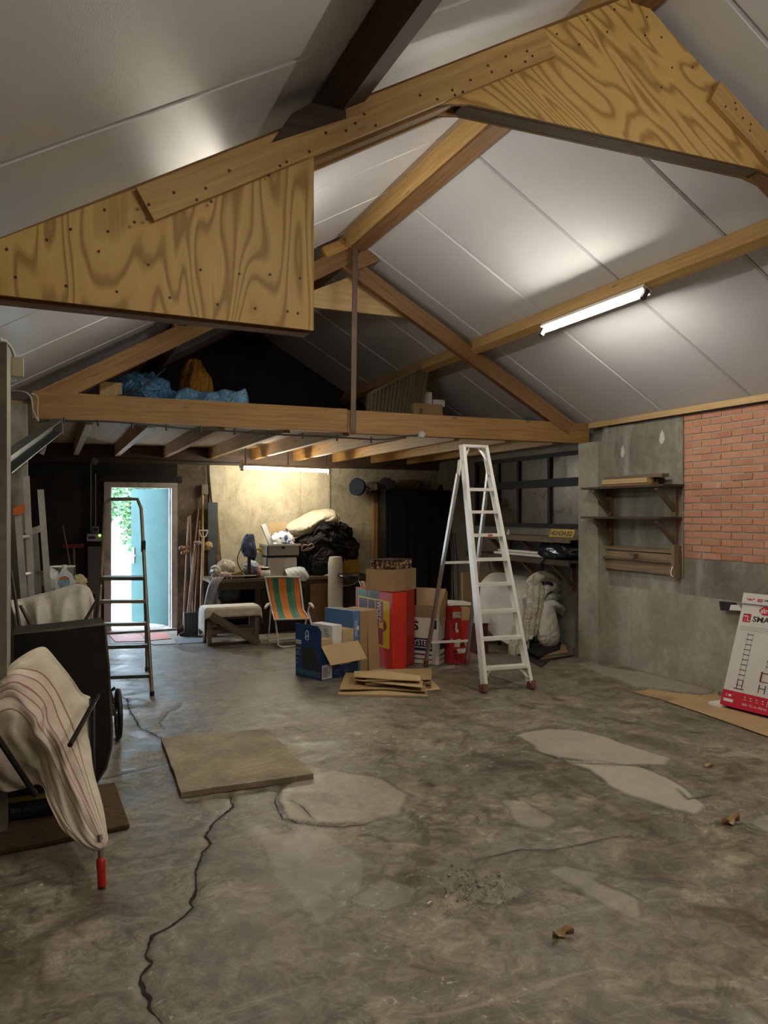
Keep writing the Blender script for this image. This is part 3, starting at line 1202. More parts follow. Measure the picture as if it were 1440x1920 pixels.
Gl = [(-0.33, 2.29), (0.958, 2.273), (0.958, rl(0.958) - 0.035), (-0.33, rl(-0.33) - 0.01)]
Ga = [(1.745, 3.415), (3.585, 3.435), (RX, RZ - GAP - 0.03)]
Ga = [(1.745, 3.415), (1.62, 3.395 - 0.03), (1.62, rl(1.62) - 0.02), (RX, RZ - GAP - 0.03), (3.66, rr(3.66) - 0.02), (3.66, 3.37), (3.585, 3.435)]
Gr = [(5.33, 2.30), (4.25, 2.28), (4.25, rn(4.25) - 0.01), (5.33, rn(5.33) - 0.01)]
Ga = [(1.664, 3.319), (3.405, 3.347), (3.56, 3.32), (3.60, rn(3.60)), (2.585, 4.045), (1.56, rl(1.56) - 0.02), (1.48, 3.28)]
for poly, ang, sx in ((Gl, math.pi / 2, 3.1), (Ga, -0.55, 7.3), (Gr, math.pi / 2, 11.0)):
    ys_ = (YN, YN + 0.10)
    build('gusset', gusset(poly, YN - 0.0, 0.018, ang, sx), [PLY, PLYEDGE], nt)
    build('gusset', gusset(poly, YN + 0.103, 0.018, ang, sx + 2.2), [PLY, PLYEDGE], nt)
# battens inside the lower edges of the gussets
mb = MB().beam((-0.28, YN + 0.06, 2.312), (0.95, YN + 0.06, 2.300), 0.07, 0.07)
build('batten', mb, WD_BROWN, nt)
mb = MB().beam((1.64, YN + 0.06, 3.348), (3.40, YN + 0.06, 3.374), 0.075, 0.06)
build('batten', mb, WD_OLD, nt)
# face planks nailed over the plywood


def fplank(xa, xb, f, nn, y, depth=0.125, off=0.025, th=0.028):
    mb = MB()
    A = Vector((xa, y - th / 2, f(xa))) + nn * (depth / 2 + off)
    B = Vector((xb, y - th / 2, f(xb))) + nn * (depth / 2 + off)
    mb.beam(A, B, th, depth, -nn)
    return mb


build('plank', fplank(0.27, 2.02, rl, PERP_L, YN - 0.001), WD_FRESH, nt, bevel=0.003)
build('plank', fplank(3.10, 5.2, rn, PERP_R, YN - 0.001, off=0.006), WD_FRESH, nt, bevel=0.003)
build('plank', fplank(0.9, 2.2, rl, PERP_L, YN + 0.151, 0.125, 0.04), WD_GOLD, nt, bevel=0.003)
mb = MB()
for poly_pts in (
    [(25, 935), (58, 1040), (175, 900), (265, 860), (248, 1072), (370, 943), (438, 1094), (556, 993), (637, 1116), (752, 1012), (816, 1141), (898, 1027), (957, 1156), (1013, 1030), (1078, 1168), (1125, 1043), (1117, 1175), (392, 787), (405, 868)],):
    nails(mb, [at(a / 2, b / 2, YN - 0.0005) for a, b in poly_pts], (0, -1, 0), 0.0055)
nails(mb, [at(720 + a / 2, b / 2, YN - 0.0005) for a, b in ((762, 76), (864, 36), (837, 120), (986, 64), (979, 132), (1040, 140), (1080, 254), (1157, 253), (732, 167), (648, 128), (1040, 328))], (0, -1, 0), 0.0055)
nails(mb, [at(a / 2, b / 2, YN - 0.0295) for a, b in ((534, 768), (558, 767), (504, 833), (552, 820), (652, 722), (772, 706), (738, 749), (792, 755), (860, 640), (1008, 657), (1075, 607), (1050, 622), (1160, 568), (1222, 498), (1298, 490), (1333, 462), (1409, 471), (1366, 428))], (0, -1, 0), 0.006)
nails(mb, [at(720 + a / 2, b / 2, YN - 0.0295) for a, b in ((135, 357), (200, 372), (256, 338), (266, 357), (296, 345), (325, 300), (390, 246), (404, 270), (457, 212), (536, 192), (530, 231), (556, 210), (478, 265), (1281, 400), (1320, 410), (1317, 386), (1375, 466), (1372, 490), (1346, 443), (1430, 568))], (0, -1, 0), 0.006)
build('nail_heads', mb, NAIL, nt)['kind'] = 'stuff'

# --- loft truss
lt = thing('roof_truss', 'far roof truss standing on the front beam of the loft', 'truss', (RX, YT, 2.3))
build('rafter', rafter(MB(), YT + 0.015, 0.075, -0.13, RX + 0.05, rl, PERP_L, 0.15), WD_BEAM, lt, bevel=0.004)
build('rafter', rafter(MB(), YT - 0.02, 0.075, RX - 0.06, 5.13, rr, PERP_R, 0.15), WD_BROWN, lt, bevel=0.004)
mb = MB().prism([(1.92, YT + 0.07, 3.47), (3.22, YT + 0.07, 3.47), (2.62, YT + 0.07, 3.80)], (0, 0.03, 0), lambda p: (p.x, p.z))
build('collar_board', mb, WD_PALE, lt)
mb = MB().beam((2.05, YT - 0.045, rl(2.05) - 0.10), (2.72, YT - 0.045, rl(2.72) - 0.10), 0.05, 0.15, -PERP_L)
build('rafter_lap', mb, WD_BROWN, lt, bevel=0.003)
mb = MB().beam((2.60, YT - 0.09, 3.88), (2.80, YT - 0.09, 3.985), 0.045, 0.14, -PERP_L)
build('cleat', mb, WD_BROWN, lt, bevel=0.003)
mb = MB().beam((2.30, YT - 0.09, 3.93), (2.50, YT - 0.09, 4.04), 0.05, 0.10, -PERP_L)
build('cleat', mb, WD_GOLD, lt, bevel=0.003)
mb = MB().beam((0.95, YT - 0.01, rl(0.95) + 0.05), (1.35, YT - 0.01, rl(1.35) + 0.05), 0.09, 0.09, -PERP_L)
build('cleat', mb, WD_GOLD, lt, bevel=0.003)
mb = MB()
mb.beam((2.597, YT - 0.058, 2.31), (2.597, YT - 0.122, 4.02), 0.05, 0.01, (0, 1, 0))
build('tie_strap', mb, plain('strap_brown', (0.12, 0.075, 0.055), 0.6, 0.2), lt)
mb = MB()
mb.box(-0.13, 2.545, YT - 0.05, YT + 0.05, 2.305, 2.522)
mb2 = MB()
mb2.box(2.55, 5.33, YT - 0.05, YT + 0.05, 2.30, 2.513)
build('tie_beam', mb, WD_BEAM, lt, bevel=0.006)
build('tie_beam', mb2, WD_BEAM, lt, bevel=0.006)

# --- purlins and ridge beam


def purlin(x, f, nn, dep, wd):
    mb = MB()
    c0 = Vector((x, 0, f(x))) + nn * (dep / 2 + 0.004)
    mb.beam(c0 + Vector((0, Y0, 0)), c0 + Vector((0, YB, 0)), wd, dep, -nn)
    return mb


pu = build('purlin', purlin(3.97, zr, NR, 0.15, 0.075), WD_FRESH, None, bevel=0.004, origin=(3.97, YT, 3.3))
tag(pu, 'long sawn purlin under the right roof slope carrying the lit tube lamp', 'purlin')
pu = build('purlin', purlin(1.05, zl, NL, 0.13, 0.11), WD_DARK, None, bevel=0.004, origin=(1.05, YT, 3.2))
tag(pu, 'dark brown purlin under the left roof slope above the near truss', 'purlin')
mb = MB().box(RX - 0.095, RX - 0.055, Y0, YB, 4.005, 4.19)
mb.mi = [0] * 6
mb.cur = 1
mb.box(RX - 0.049, RX + 0.09, Y0, YB, 3.995, 4.15)  # shade of the beam's underside is put into this timber's brown colour
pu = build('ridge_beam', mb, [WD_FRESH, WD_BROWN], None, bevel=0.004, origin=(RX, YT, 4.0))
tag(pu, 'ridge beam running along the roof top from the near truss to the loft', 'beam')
for nm_, A, B, wdt, hgt, m_, lab in (
    ('purlin_cleat', (1.02, YN - 0.10, zl(1.02) - 0.10), (1.20, YN - 0.10, zl(1.20) - 0.10), 0.08, 0.16, WD_DARK, 'dark timber cleat holding the left purlin on the near truss'),
    ('ridge_cleat', (2.50, YN + 0.20, 3.93), (2.98, YN + 0.20, 3.86), 0.05, 0.14, WD_BROWN, 'brown board end behind the apex of the big plywood gusset'),):
    mb = MB().beam(A, B, wdt, hgt) if nm_ == 'ridge_cleat' else MB().prism([at(q_, r_, YN - 0.03) for q_, r_ in ((508, 268), (546, 214), (584, 192), (648, 204), (650, 222))], (0, 0.14, 0))
    o = build(nm_, mb, m_, None, bevel=0.004, origin=A)
    tag(o, lab, 'timber')

# --- the loft platform
loft = thing('loft_platform', 'timber loft floor of joists and boards over the back of the shed', 'loft', (RX, 8.6, 2.29))
for k in range(15):
    xa = -0.33 + k * 0.3812
    mb = MB().box(xa, min(xa + 0.383, 5.38), YT + 0.06, YB - 0.01, 2.432, 2.452, Vector((0, 1, 0)))
    build('deck_board', mb, WD_PLANK, loft)
for x in (0.30, 0.79, 1.39, 1.99, 2.57, 3.17, 3.76, 4.36, 4.95):
    mb = MB().box(x - 0.03, x + 0.03, YT + 0.052, YB - 0.05, 2.283, 2.431)
    build('joist', mb, WD_GOLD if x > 0.8 else WD_PALE, loft, bevel=0.003)
mb = MB().box(XL + 0.01, 5.45, YB - 0.05, YB - 0.005, 2.20, 2.43)
build('ledger', mb, WD_DARK, loft)

# ------------------------------------------------------------------ lamps
TUBE = emitter('tube_light', (1.0, 0.93, 0.76), LAMP)
TUBE2 = emitter('tube_light_loft', (1.0, 0.93, 0.74), LAMP_LOFT)


def tube_lamp(label, A, B, up, tube_m, group=None, cap_m=None, hw_=0.085):
    A, B, up = Vector(A), Vector(B), Vector(up).normalized()
    t = (B - A).normalized()
    c = (A + B) / 2
    th = thing('fluorescent_lamp', label, 'lamp', c + up * 0.06, group)
    mb = MB().beam(A + up * 0.042, B + up * 0.042, hw_, 0.034, up)
    build('lamp_housing', mb, plain('lamp_white', (0.7, 0.69, 0.64), 0.5), th, bevel=0.004)
    mb = MB().cyl(A + t * 0.02, B - t * 0.02, 0.014, n=8)
    build('lamp_tube', mb, tube_m, th, smooth=True)
    for P, s_ in ((A, 1), (B, -1)):
        mb = MB().beam(P - t * 0.012 * s_, P + t * 0.022 * s_, 0.035, 0.075, up)
        build('lamp_holder', mb, cap_m or WHITE, th, bevel=0.003)
    return th


pr = Vector((3.97, 0, zr(3.97))) + NR * (0.15 + 0.004)
pl_ = Vector((1.05, 0, zl(1.05))) + NL * (0.13 + 0.004)
for yy, lab in ((4.26, 'glowing tube lamp under the right purlin between the two trusses'), (0.3, 'tube lamp under the right purlin on the near side of the near truss')):
    P = pr + NR * 0.068 + Vector((0.015, 0, 0))
    tube_lamp(lab, P + Vector((0, yy, 0)), P + Vector((0, yy + 1.24, 0)), -NR, TUBE, cap_m=DKGREY)
for yy, lab in ((4.26, 'tube lamp under the left purlin hidden behind the plywood gusset'), (0.3, 'tube lamp under the left purlin on the near side of the near truss')):  # the nearer of these lamps is unseen, added to brighten the left roof
    P = pl_ + NL * 0.062
    tube_lamp(lab, P + Vector((0, yy, 0)), P + Vector((0, yy + 1.24, 0)), -NL, TUBE, cap_m=DKGREY)
ll = tube_lamp('tube lamp glowing under the loft in front of the pale back wall board', at(453, 877, 9.75), at(618, 884, 9.75), (0, 0, 1), TUBE2, hw_=0.05)
for px_ in (460, 540, 612):
    a_ = at(px_, 880, 9.75)
    build('lamp_hanger', MB().box(a_.x - 0.008, a_.x + 0.008, 9.742, 9.758, a_.z + 0.05, 2.431), STEEL, ll)
a_ = at(453, 877, 9.75)
build('end_bracket', MB().prism([a_ + Vector((-0.03, -0.02, 0.0)), a_ + Vector((0.03, -0.02, 0.0)), a_ + Vector((0.012, -0.02, 0.10)), a_ + Vector((-0.012, -0.02, 0.10))], (0, 0.03, 0)), WHITE, ll)

# ================================================================== OBJECTS
def V(*a): return Vector(a)


def dirv(deg): return V(math.cos(math.radians(deg)), math.sin(math.radians(deg)), 0)


Zv = V(0, 0, 1)

# ---- concrete slab lying on the floor
pts = [atz(302, 1393, 0), atz(500, 1375, 0), atz(588, 1462, 0), atz(340, 1498, 0)]
mb = MB()
q = []
for i in range(4):
    a, b = pts[i], pts[(i + 1) % 4]
    for k in range(9):
        p = a.lerp(b, k / 9)
        n_ = (b - a).cross(Zv).normalized()
        q.append(V(p.x, p.y, 0.004) + n_ * 0.012 * mnoise.noise(p * 9))
mb.prism(q, (0, 0, 0.032))
o = build('concrete_slab', mb, concrete('slab_tan', (0.17, 0.135, 0.088), (0.29, 0.24, 0.165), (0.42, 0.36, 0.27), 3.2, 0.9, None, 0.8), None, origin=(1.0, 4.8, 0), bevel=0.006)
tag(o, 'large square concrete slab lying flat in the middle of the floor', 'slab')

# ---- coir mat
mb = MB()
q = [V(0.334, 4.60, 0), V(0.357, 3.949, 0), V(-0.05, 3.89, 0), V(-0.33, 3.87, 0), V(-0.33, 4.55, 0)]
mb.prism([p + V(0, 0, 0.006) for p in q], (0, 0, 0.018))
o = build('coir_mat', mb, plain('coir', (0.085, 0.048, 0.018), 0.95, var=0.4, scale=30, bump=0.8, bscale=220), None, origin=(0.05, 4.2, 0), bevel=0.005)
tag(o, 'brown coir mat on the floor under the tipped black cart', 'mat')

# ---- tipped garden cart
cart = thing('garden_cart', 'black garden cart tipped on end beside the left post with red handle grip', 'cart', (0.1, 4.6, 0))
CB = plain('cart_black', (0.010, 0.0088, 0.0075), 0.5, var=0.5, scale=6, dirt=(0.024, 0.018, 0.013))
YC = 4.62
out = [(24, 1190), (110, 1181), (196, 1171), (203, 1250), (209, 1370), (207, 1405), (198, 1440), (180, 1468), (100, 1478), (20, 1484)]
P = [at(a, b, YC) for a, b in out]
mb = MB()
mb.face(list(reversed(P)))
for i in range(len(P)):
    a, b = P[i], P[(i + 1) % len(P)]
    mb.face([a, b, b + V(0, 0.30, 0), a + V(0, 0.30, 0)])
build('tub', mb, CB, cart, solid=0.006)
mb = MB().tube([P[9], P[0], P[1], P[2], P[3], P[4], P[5], P[6], P[7]], 0.009, 7)
build('rim', mb, plain('rim_worn', (0.10, 0.085, 0.065), 0.45, 0.4, 0.4), cart)
mb = MB()
mb.tube([at(173, 1310, 4.33), at(173, 1400, 4.16), at(174, 1486, 4.02)], 0.017, 7)
build('leg', mb, BLACKG, cart)
mb = MB().tube([at(183, 1304, 4.34), at(131, 1397, 3.86)], 0.013, 7)
build('brace', mb, BLACKG, cart)
mb = MB().tube([at(-12, 1372, 3.78), at(66, 1490, 3.93)], 0.014, 7)
build('brace', mb, BLACKG, cart)
hb, ht = V(0.197, 3.37, 0.003), V(0.192, 3.42, 0.17)
mb = MB().tube([hb + (ht - hb) * 0.6, ht, ht + V(-0.001, 0.012, 0.03)], 0.011, 8, 4)
build('handle', mb, STEEL, cart, smooth=True)
mb = MB().lathe([(0.0, 0), (0.016, 0.002), (0.0175, 0.01), (0.017, 0.07), (0.0185, 0.078), (0.0185, 0.108), (0.014, 0.116), (0.0, 0.117)], hb, 14, ht - hb)
build('grip', mb, plain('grip_red', (0.50, 0.018, 0.015), 0.32), cart, smooth=True)
wc = V(0.43, 5.56, 0.172)
mb = MB()
mb.tube([wc + V(0, 0.155 * math.cos(a), 0.155 * math.sin(a)) for a in [k * math.pi / 14 for k in range(28)]], 0.018, 8, closed=True)
wh = build('wheel', mb, BLACK, cart, smooth=True)
mb = MB()
for k in range(10):
    a = k * math.pi / 5
    mb.cyl(wc, wc + V(0, 0.14 * math.cos(a), 0.14 * math.sin(a)), 0.003, n=5)
mb.cyl(wc - V(0.03, 0, 0), wc + V(0.03, 0, 0), 0.018, n=10)
build('spokes', mb, STEEL, wh)
mb = MB()
mb.tube([wc - V(0.03, 0, 0), V(0.36, 5.3, 0.30), V(0.20, 4.9, 0.42)], 0.012, 7, 3)
mb.tube([at(213, 1318, 5.3), at(206, 1296, 5.25), at(216, 1290, 5.25)], 0.012, 6)
build('axle_fork', mb, BLACKG, cart)

# black crate below the cart
cr = thing('crate', 'black plastic crate with a yellow strip under the striped cloth', 'crate', (-0.12, 4.3, 0.03))
mb = MB()
x0, x1, y0, y1 = -0.31, 0.06, 4.22, 4.46
for zz in (0.03, 0.085, 0.14):
    mb.box(x0, x1, y0, y0 + 0.012, zz, zz + 0.03)
    mb.box(x0, x1, y1 - 0.012, y1, zz, zz + 0.03)
    mb.box(x0, x0 + 0.012, y0, y1, zz, zz + 0.03)
    mb.box(x1 - 0.012, x1, y0, y1, zz, zz + 0.03)
mb.box(x0, x1, y0, y1, 0.024, 0.034)
for k in range(7):
    xx = x0 + k * (x1 - x0 - 0.012) / 6
    mb.box(xx, xx + 0.012, y0 + 0.001, y0 + 0.011, 0.03, 0.17)
    mb.box(xx, xx + 0.012, y1 - 0.011, y1 - 0.001, 0.03, 0.17)
build('crate_body', mb, BLACK, cr)
mb = MB().box(-0.22, 0.02, y0 - 0.004, y0 - 0.0005, 0.118, 0.142)
build('crate_strip', mb, plain('dull_yellow', (0.30, 0.27, 0.05), 0.6), cr)

# ---- striped cloth draped over the cart
ROWS = [
    [(-18, 1285, 4.15), (28, 1240, 4.28), (72, 1214, 4.42), (98, 1226, 4.46), (128, 1262, 4.44), (150, 1296, 4.44), (174, 1313, 4.40), (166, 1365, 4.28), (170, 1425, 4.05), (190, 1500, 3.72), (203, 1572, 3.42)],
    [(-18, 1292, 4.08), (24, 1258, 4.15), (58, 1256, 4.22), (84, 1268, 4.28), (108, 1300, 4.26), (126, 1340, 4.22), (140, 1370, 4.12), (150, 1405, 4.02), (163, 1450, 3.86), (183, 1520, 3.62), (201, 1580, 3.40)],
    [(-18, 1306, 4.02), (18, 1282, 4.02), (48, 1290, 4.08), (74, 1312, 4.12), (84, 1332, 4.12), (88, 1356, 4.06), (106, 1384, 3.98), (124, 1422, 3.92), (148, 1472, 3.76), (174, 1535, 3.55), (198, 1586, 3.385)],
    [(-18, 1330, 3.96), (12, 1314, 3.98), (36, 1322, 3.98), (58, 1345, 3.96), (68, 1364, 3.92), (84, 1384, 3.98), (100, 1412, 3.94), (118, 1450, 3.84), (140, 1500, 3.68), (168, 1556, 3.50), (195, 1589, 3.38)],
    [(-18, 1380, 3.95), (8, 1372, 3.95), (30, 1380, 3.94), (52, 1396, 3.98), (70, 1404, 4.02), (84, 1430, 3.96), (98, 1462, 3.86), (114, 1500, 3.74), (138, 1544, 3.60), (166, 1578, 3.45), (190, 1592, 3.385)],
    [(-18, 1440, 3.98), (8, 1446, 4.00), (30, 1450, 4.02), (54, 1446, 4.04), (72, 1448, 4.02), (82, 1468, 3.92), (96, 1500, 3.78), (114, 1532, 3.66), (136, 1562, 3.54), (162, 1586, 3.43), (186, 1594, 3.39)],
    [(-18, 1474, 4.02), (8, 1482, 4.05), (30, 1482, 4.06), (52, 1479, 4.05), (72, 1470, 4.00), (80, 1478, 3.90), (94, 1510, 3.76), (114, 1546, 3.63), (138, 1574, 3.52), (160, 1590, 3.44), (182, 1595, 3.40)],
]
ctrl = [[at(a, b, y) for a, b, y in r] for r in ROWS]
S = patch(ctrl, 6, 7)
nr, nc = len(S), len(S[0])
for i in range(nr):
    for j in range(nc):
        p = S[i][j]
        e = min(1, (nc - 1 - j) / 8)
        p.y -= e * (0.050 * mnoise.noise(V(i * 0.17 - j * 0.05, j * 0.05, 3)) + 0.022 * mnoise.noise(V(i * 0.42 - j * 0.03, j * 0.09, 9)))
        p.x += e * 0.012 * mnoise.noise(V(i * 0.2, j * 0.12, 19))


def towel_mat():
    n = NT('striped_linen')
    u = n.sep(n.coord('UV', rand=False))
    v = n.coord('Object')
    c = n.ramp(n.noise(v, 7, 4), [(0.3, (0.57, 0.50, 0.40)), (0.7, (0.70, 0.63, 0.52))])
    acc = None
    for p_, w_ in ((0.165, 0.009), (0.235, 0.009), (0.315, 0.012), (0.39, 0.012), (0.47, 0.009), (0.55, 0.007)):
        k = n.math('LESS_THAN', n.math('ABSOLUTE', n.math('SUBTRACT', u[1], p_)), w_ * 0.62)
        acc = k if acc is None else n.math('MAXIMUM', acc, k)
    band = n.math('LESS_THAN', n.math('ABSOLUTE', n.math('SUBTRACT', u[1], 0.35)), 0.115)
    c = n.mix(n.math('MULTIPLY', band, 0.35), c, (0.50, 0.36, 0.33))
    c = n.mix(n.math('MULTIPLY', acc, 0.85), c, (0.27, 0.075, 0.07))
    wv = n.noise(v, 260, 2)
    return n.done(c, 0.85, 0.0, n.wrinkle(v, 3.0, 0.10, n.bump(wv, 0.15, 0.002)))


mb = MB()
mb.grid(S, lambda i, j: (j / (nc - 1), i / (nr - 1)))
o = build('striped_cloth', mb, towel_mat(), None, smooth=True, origin=(0.1, 3.9, 0.1), solid=0.004)
tag(o, 'cream cloth with dark red stripes draped over the tipped black cart', 'cloth')

# ---- covered chair behind the cart
ch = thing('folding_chair', 'dark tubular folding chair hidden under a pale sheet behind the cart', 'chair', (0.05, 6.1, 0))
for nm_, pts in (('chair_tube', [at(20, 1070, 6.05), at(30, 1130, 6.0), at(44, 1225, 5.9), at(52, 1330, 5.8)]), ('chair_tube', [at(38, 1135, 6.0), at(72, 1200, 5.95), at(110, 1330, 5.9)]),
                 ('chair_tube', [at(180, 1128, 6.02), at(150, 1180, 5.98), at(112, 1330, 5.9)]), ('chair_tube', [at(184, 1120, 6.1), at(176, 1230, 6.05), at(170, 1322, 6.0)])):
    pts[-1].z = 0.012
    build(nm_, MB().tube(pts, 0.012, 7), plain('bronze_tube', (0.06, 0.05, 0.04), 0.4, 0.5), ch, smooth=True)
mb = MB()
a_, b_ = at(40, 1150, 6.06), at(172, 1145, 6.06)
mb.beam(a_ - V(0, 0, 0.25), b_ - V(0, 0, 0.25), 0.30, 0.03)
build('chair_seat', mb, BLACK, ch)
SHEET = plain('pale_sheet', (0.56, 0.53, 0.47), 0.8, var=0.08, scale=5, bump=0.1, bscale=150, wr=(2.2, 0.15))
SHEETW = plain('white_sheet', (0.78, 0.77, 0.75), 0.8, var=0.05, scale=5, bump=0.1, bscale=150, wr=(2.0, 0.10))
R3 = [
    [(18, 1126, 6.26), (45, 1122, 6.27), (75, 1114, 6.28), (100, 1108, 6.3), (130, 1098, 6.45), (150, 1096, 6.45), (166, 1102, 6.42), (174, 1118, 6.4)],
    [(20, 1132, 6.15), (45, 1128, 6.2), (72, 1120, 6.22), (100, 1112, 6.25), (130, 1103, 6.25), (152, 1101, 6.22), (168, 1108, 6.2), (177, 1130, 6.2)],
    [(28, 1160, 6.0), (50, 1155, 6.12), (72, 1150, 6.02), (96, 1146, 6.14), (120, 1140, 6.06), (148, 1138, 6.12), (168, 1140, 6.1), (174, 1150, 6.1)],
    [(32, 1200, 5.98), (55, 1196, 6.1), (72, 1196, 5.98), (96, 1192, 6.1), (120, 1190, 6.02), (146, 1186, 6.1), (164, 1184, 6.08), (174, 1180, 6.1)],
    [(34, 1240, 5.97), (56, 1240, 6.08), (72, 1240, 5.97), (96, 1238, 6.1), (120, 1236, 6.02), (146, 1230, 6.1), (164, 1226, 6.08), (174, 1220, 6.1)],
]
S = patch([[at(*c) for c in r] for r in R3], 6, 6)
for i, row in enumerate(S):
    for j, p in enumerate(row):
        p.y += 0.02 * math.sin(j * 0.62 - i * 0.16) * min(1, i / 8) + 0.02 * mnoise.noise(V(j * 0.3, i * 0.1, 2))
mb = MB()
mb.grid(S)
o = build('bed_sheet', mb, SHEET, None, smooth=True, origin=(0.05, 6.1, 0.5), solid=0.006)
tag(o, 'pale grey bed sheet hung in folds over the chair behind the black cart', 'sheet')

# cupboard under the jug
mb = MB().box(-0.04, 0.33, 6.56, 6.62, 0.0, 0.90)
mb.box(-0.04, 0.33, 6.56, 7.02, 0.87, 0.905)
mb.box(-0.14, 0.33, 6.98, 7.02, 0.0, 0.87)
o = build('low_cupboard', mb, WD_DARK, None, origin=(0, 6.76, 0))
tag(o, 'dark low cupboard against the left wall under the washing liquid jug', 'cupboard')
jg = thing('washing_jug', 'white plastic washing liquid jug with a blue label on the low cupboard', 'jug', at(122, 1107, 6.62))
jb = at(122, 1106, 6.62)
jb.z = 0.906
s_ = 0.0052
prof = [(105, 1106), (104, 1085), (108, 1072), (114, 1064), (116, 1058), (125, 1058), (127, 1063), (134, 1070), (139, 1082), (139, 1106)]
dxp = 6.62 / (CY - (122 - CX) / F_PX * SY) / F_PX
loop = [V((a - 122) * dxp * 1.0, 0, (1106 - b) * dxp) for a, b in prof]
mb = MB().prism([jb + p + V(0, -0.045, 0) for p in loop], (0, 0.09, 0))
jbody = build('jug_body', mb, plain('jug_white', (0.62, 0.66, 0.74), 0.35, var=0.04), jg, bevel=0.016)
mb = MB().cyl(jb + V(-0.006, 0, 0.205), jb + V(-0.006, 0, 0.232), 0.018, n=12)
build('jug_cap', mb, plain('jug_cap', (0.70, 0.72, 0.78), 0.35), jg)
mb = MB()
dpoly(mb, jb + V(0, -0.045, 0), (1, 0, 0), (0, 0, 1), oval(-0.01, 0.095, 0.045, 0.05), 0.0015)
build('jug_label', mb, plain('label_blue', (0.20, 0.30, 0.42), 0.4, var=0.4, scale=40), jg)
mb = MB()
dpoly(mb, jb + V(0, -0.045, 0), (1, 0, 0), (0, 0, 1), [(-0.048, 0.11), (-0.035, 0.135), (0.0, 0.146), (0.025, 0.135), (0.034, 0.112), (0.0, 0.122)], 0.0022)
build('jug_label_top', mb, plain('label_orange', (0.45, 0.17, 0.04), 0.4), jg)
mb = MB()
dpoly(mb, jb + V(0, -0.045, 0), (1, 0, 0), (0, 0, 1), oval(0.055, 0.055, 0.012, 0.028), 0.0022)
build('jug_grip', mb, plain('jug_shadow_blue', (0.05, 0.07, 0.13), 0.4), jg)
bk_ = at(116, 1064, 6.85)
mb = MB().lathe([(0.0, 0.0), (0.075, 0.0), (0.098, 0.20), (0.104, 0.20), (0.104, 0.208), (0.094, 0.208), (0.072, 0.008), (0.0, 0.008)], (bk_.x, 6.86, 0.906), 20)
o = build('bucket', mb, WHITE, None, smooth=True, origin=(bk_.x, 6.86, 0.906))
tag(o, 'white plastic bucket standing behind the washing liquid jug', 'bucket')
mb = MB()
blob(mb, at(94, 1090, 6.62), (0.06, 0.05, 0.085), 0.5, 9, 2.0, flat=0.906)
o = build('plastic_bag', mb, plain('clear_bag', (0.55, 0.56, 0.58), 0.25, var=0.2), None, smooth=True, origin=at(94, 1108, 6.62))
tag(o, 'crumpled clear plastic bag beside the washing liquid jug', 'bag')
mb = MB()
blob(mb, at(148, 1092, 6.75), (0.05, 0.04, 0.05), 0.6, 12, 6.0, flat=0.906)
o = build('rag', mb, plain('beige_rag', (0.50, 0.42, 0.27), 0.8), None, smooth=True, origin=at(148, 1100, 6.75))
tag(o, 'small beige rag right of the washing liquid jug', 'rag')

ALUD = plain('aluminium_dull', (0.58, 0.58, 0.56), 0.38, 0.5, 0.15, 8)
# ---- aluminium ladders leaning on the left wall
for lab, ra, rb, hook in (
    ('aluminium ladder with orange end cap leaning nearest on the left wall', ((33, 958), (46, 1130), 6.33), ((49, 893), (60, 1130), 6.45), True),
    ('aluminium ladder without cap behind the orange capped ladder on the left wall', ((65, 1000), (74, 1130), 6.54), ((76, 918), (92, 1130), 6.46), False)):
    ld = thing('ladder', lab, 'ladder', (at(ra[1][0], 1130, ra[2]).x, ra[2], 0))
    ends = []
    for (t_, b_, yy) in (ra, rb):
        T = at(t_[0], t_[1], yy)
        B = at(b_[0], b_[1], yy)
        dr = (B - T) / (B.z - T.z)
        B = T + dr * (0.012 - T.z)
        B.x = min(B.x, T.x + 0.13)
        ends.append((T, B))
        mb = MB().beam(B, T, 0.046, 0.025, (0, 1, 0))
        build('rail', mb, ALUD, ld, bevel=0.004)
    k = 0
    zz = 0.25
    while zz < min(ends[0][0].z, ends[1][0].z) - 0.05:
        a = ends[0][1].lerp(ends[0][0], (zz - 0.01) / (ends[0][0].z - 0.01))
        b = ends[1][1].lerp(ends[1][0], (zz - 0.01) / (ends[1][0].z - 0.01))
        build('rung', MB().cyl(a, b, 0.014, n=8), ALUD, ld)
        zz += 0.28
    if hook:
        T = ends[0][0]
        mb = MB().prism([at(q_, r_, 6.29) for q_, r_ in ((25, 966), (24, 955), (34, 947), (46, 946), (48, 957), (40, 963))], (0, 0.05, 0))
        build('end_cap', mb, plain('orange_plastic', (0.62, 0.15, 0.04), 0.45), ld, bevel=0.004)
    else:
        T = ends[0][0]
        mb = MB().beam(T + V(-0.06, 0, 0.0), T + V(0.05, -0.02, 0.04), 0.03, 0.05)
        build('bracket', mb, ALU, ld, bevel=0.004)

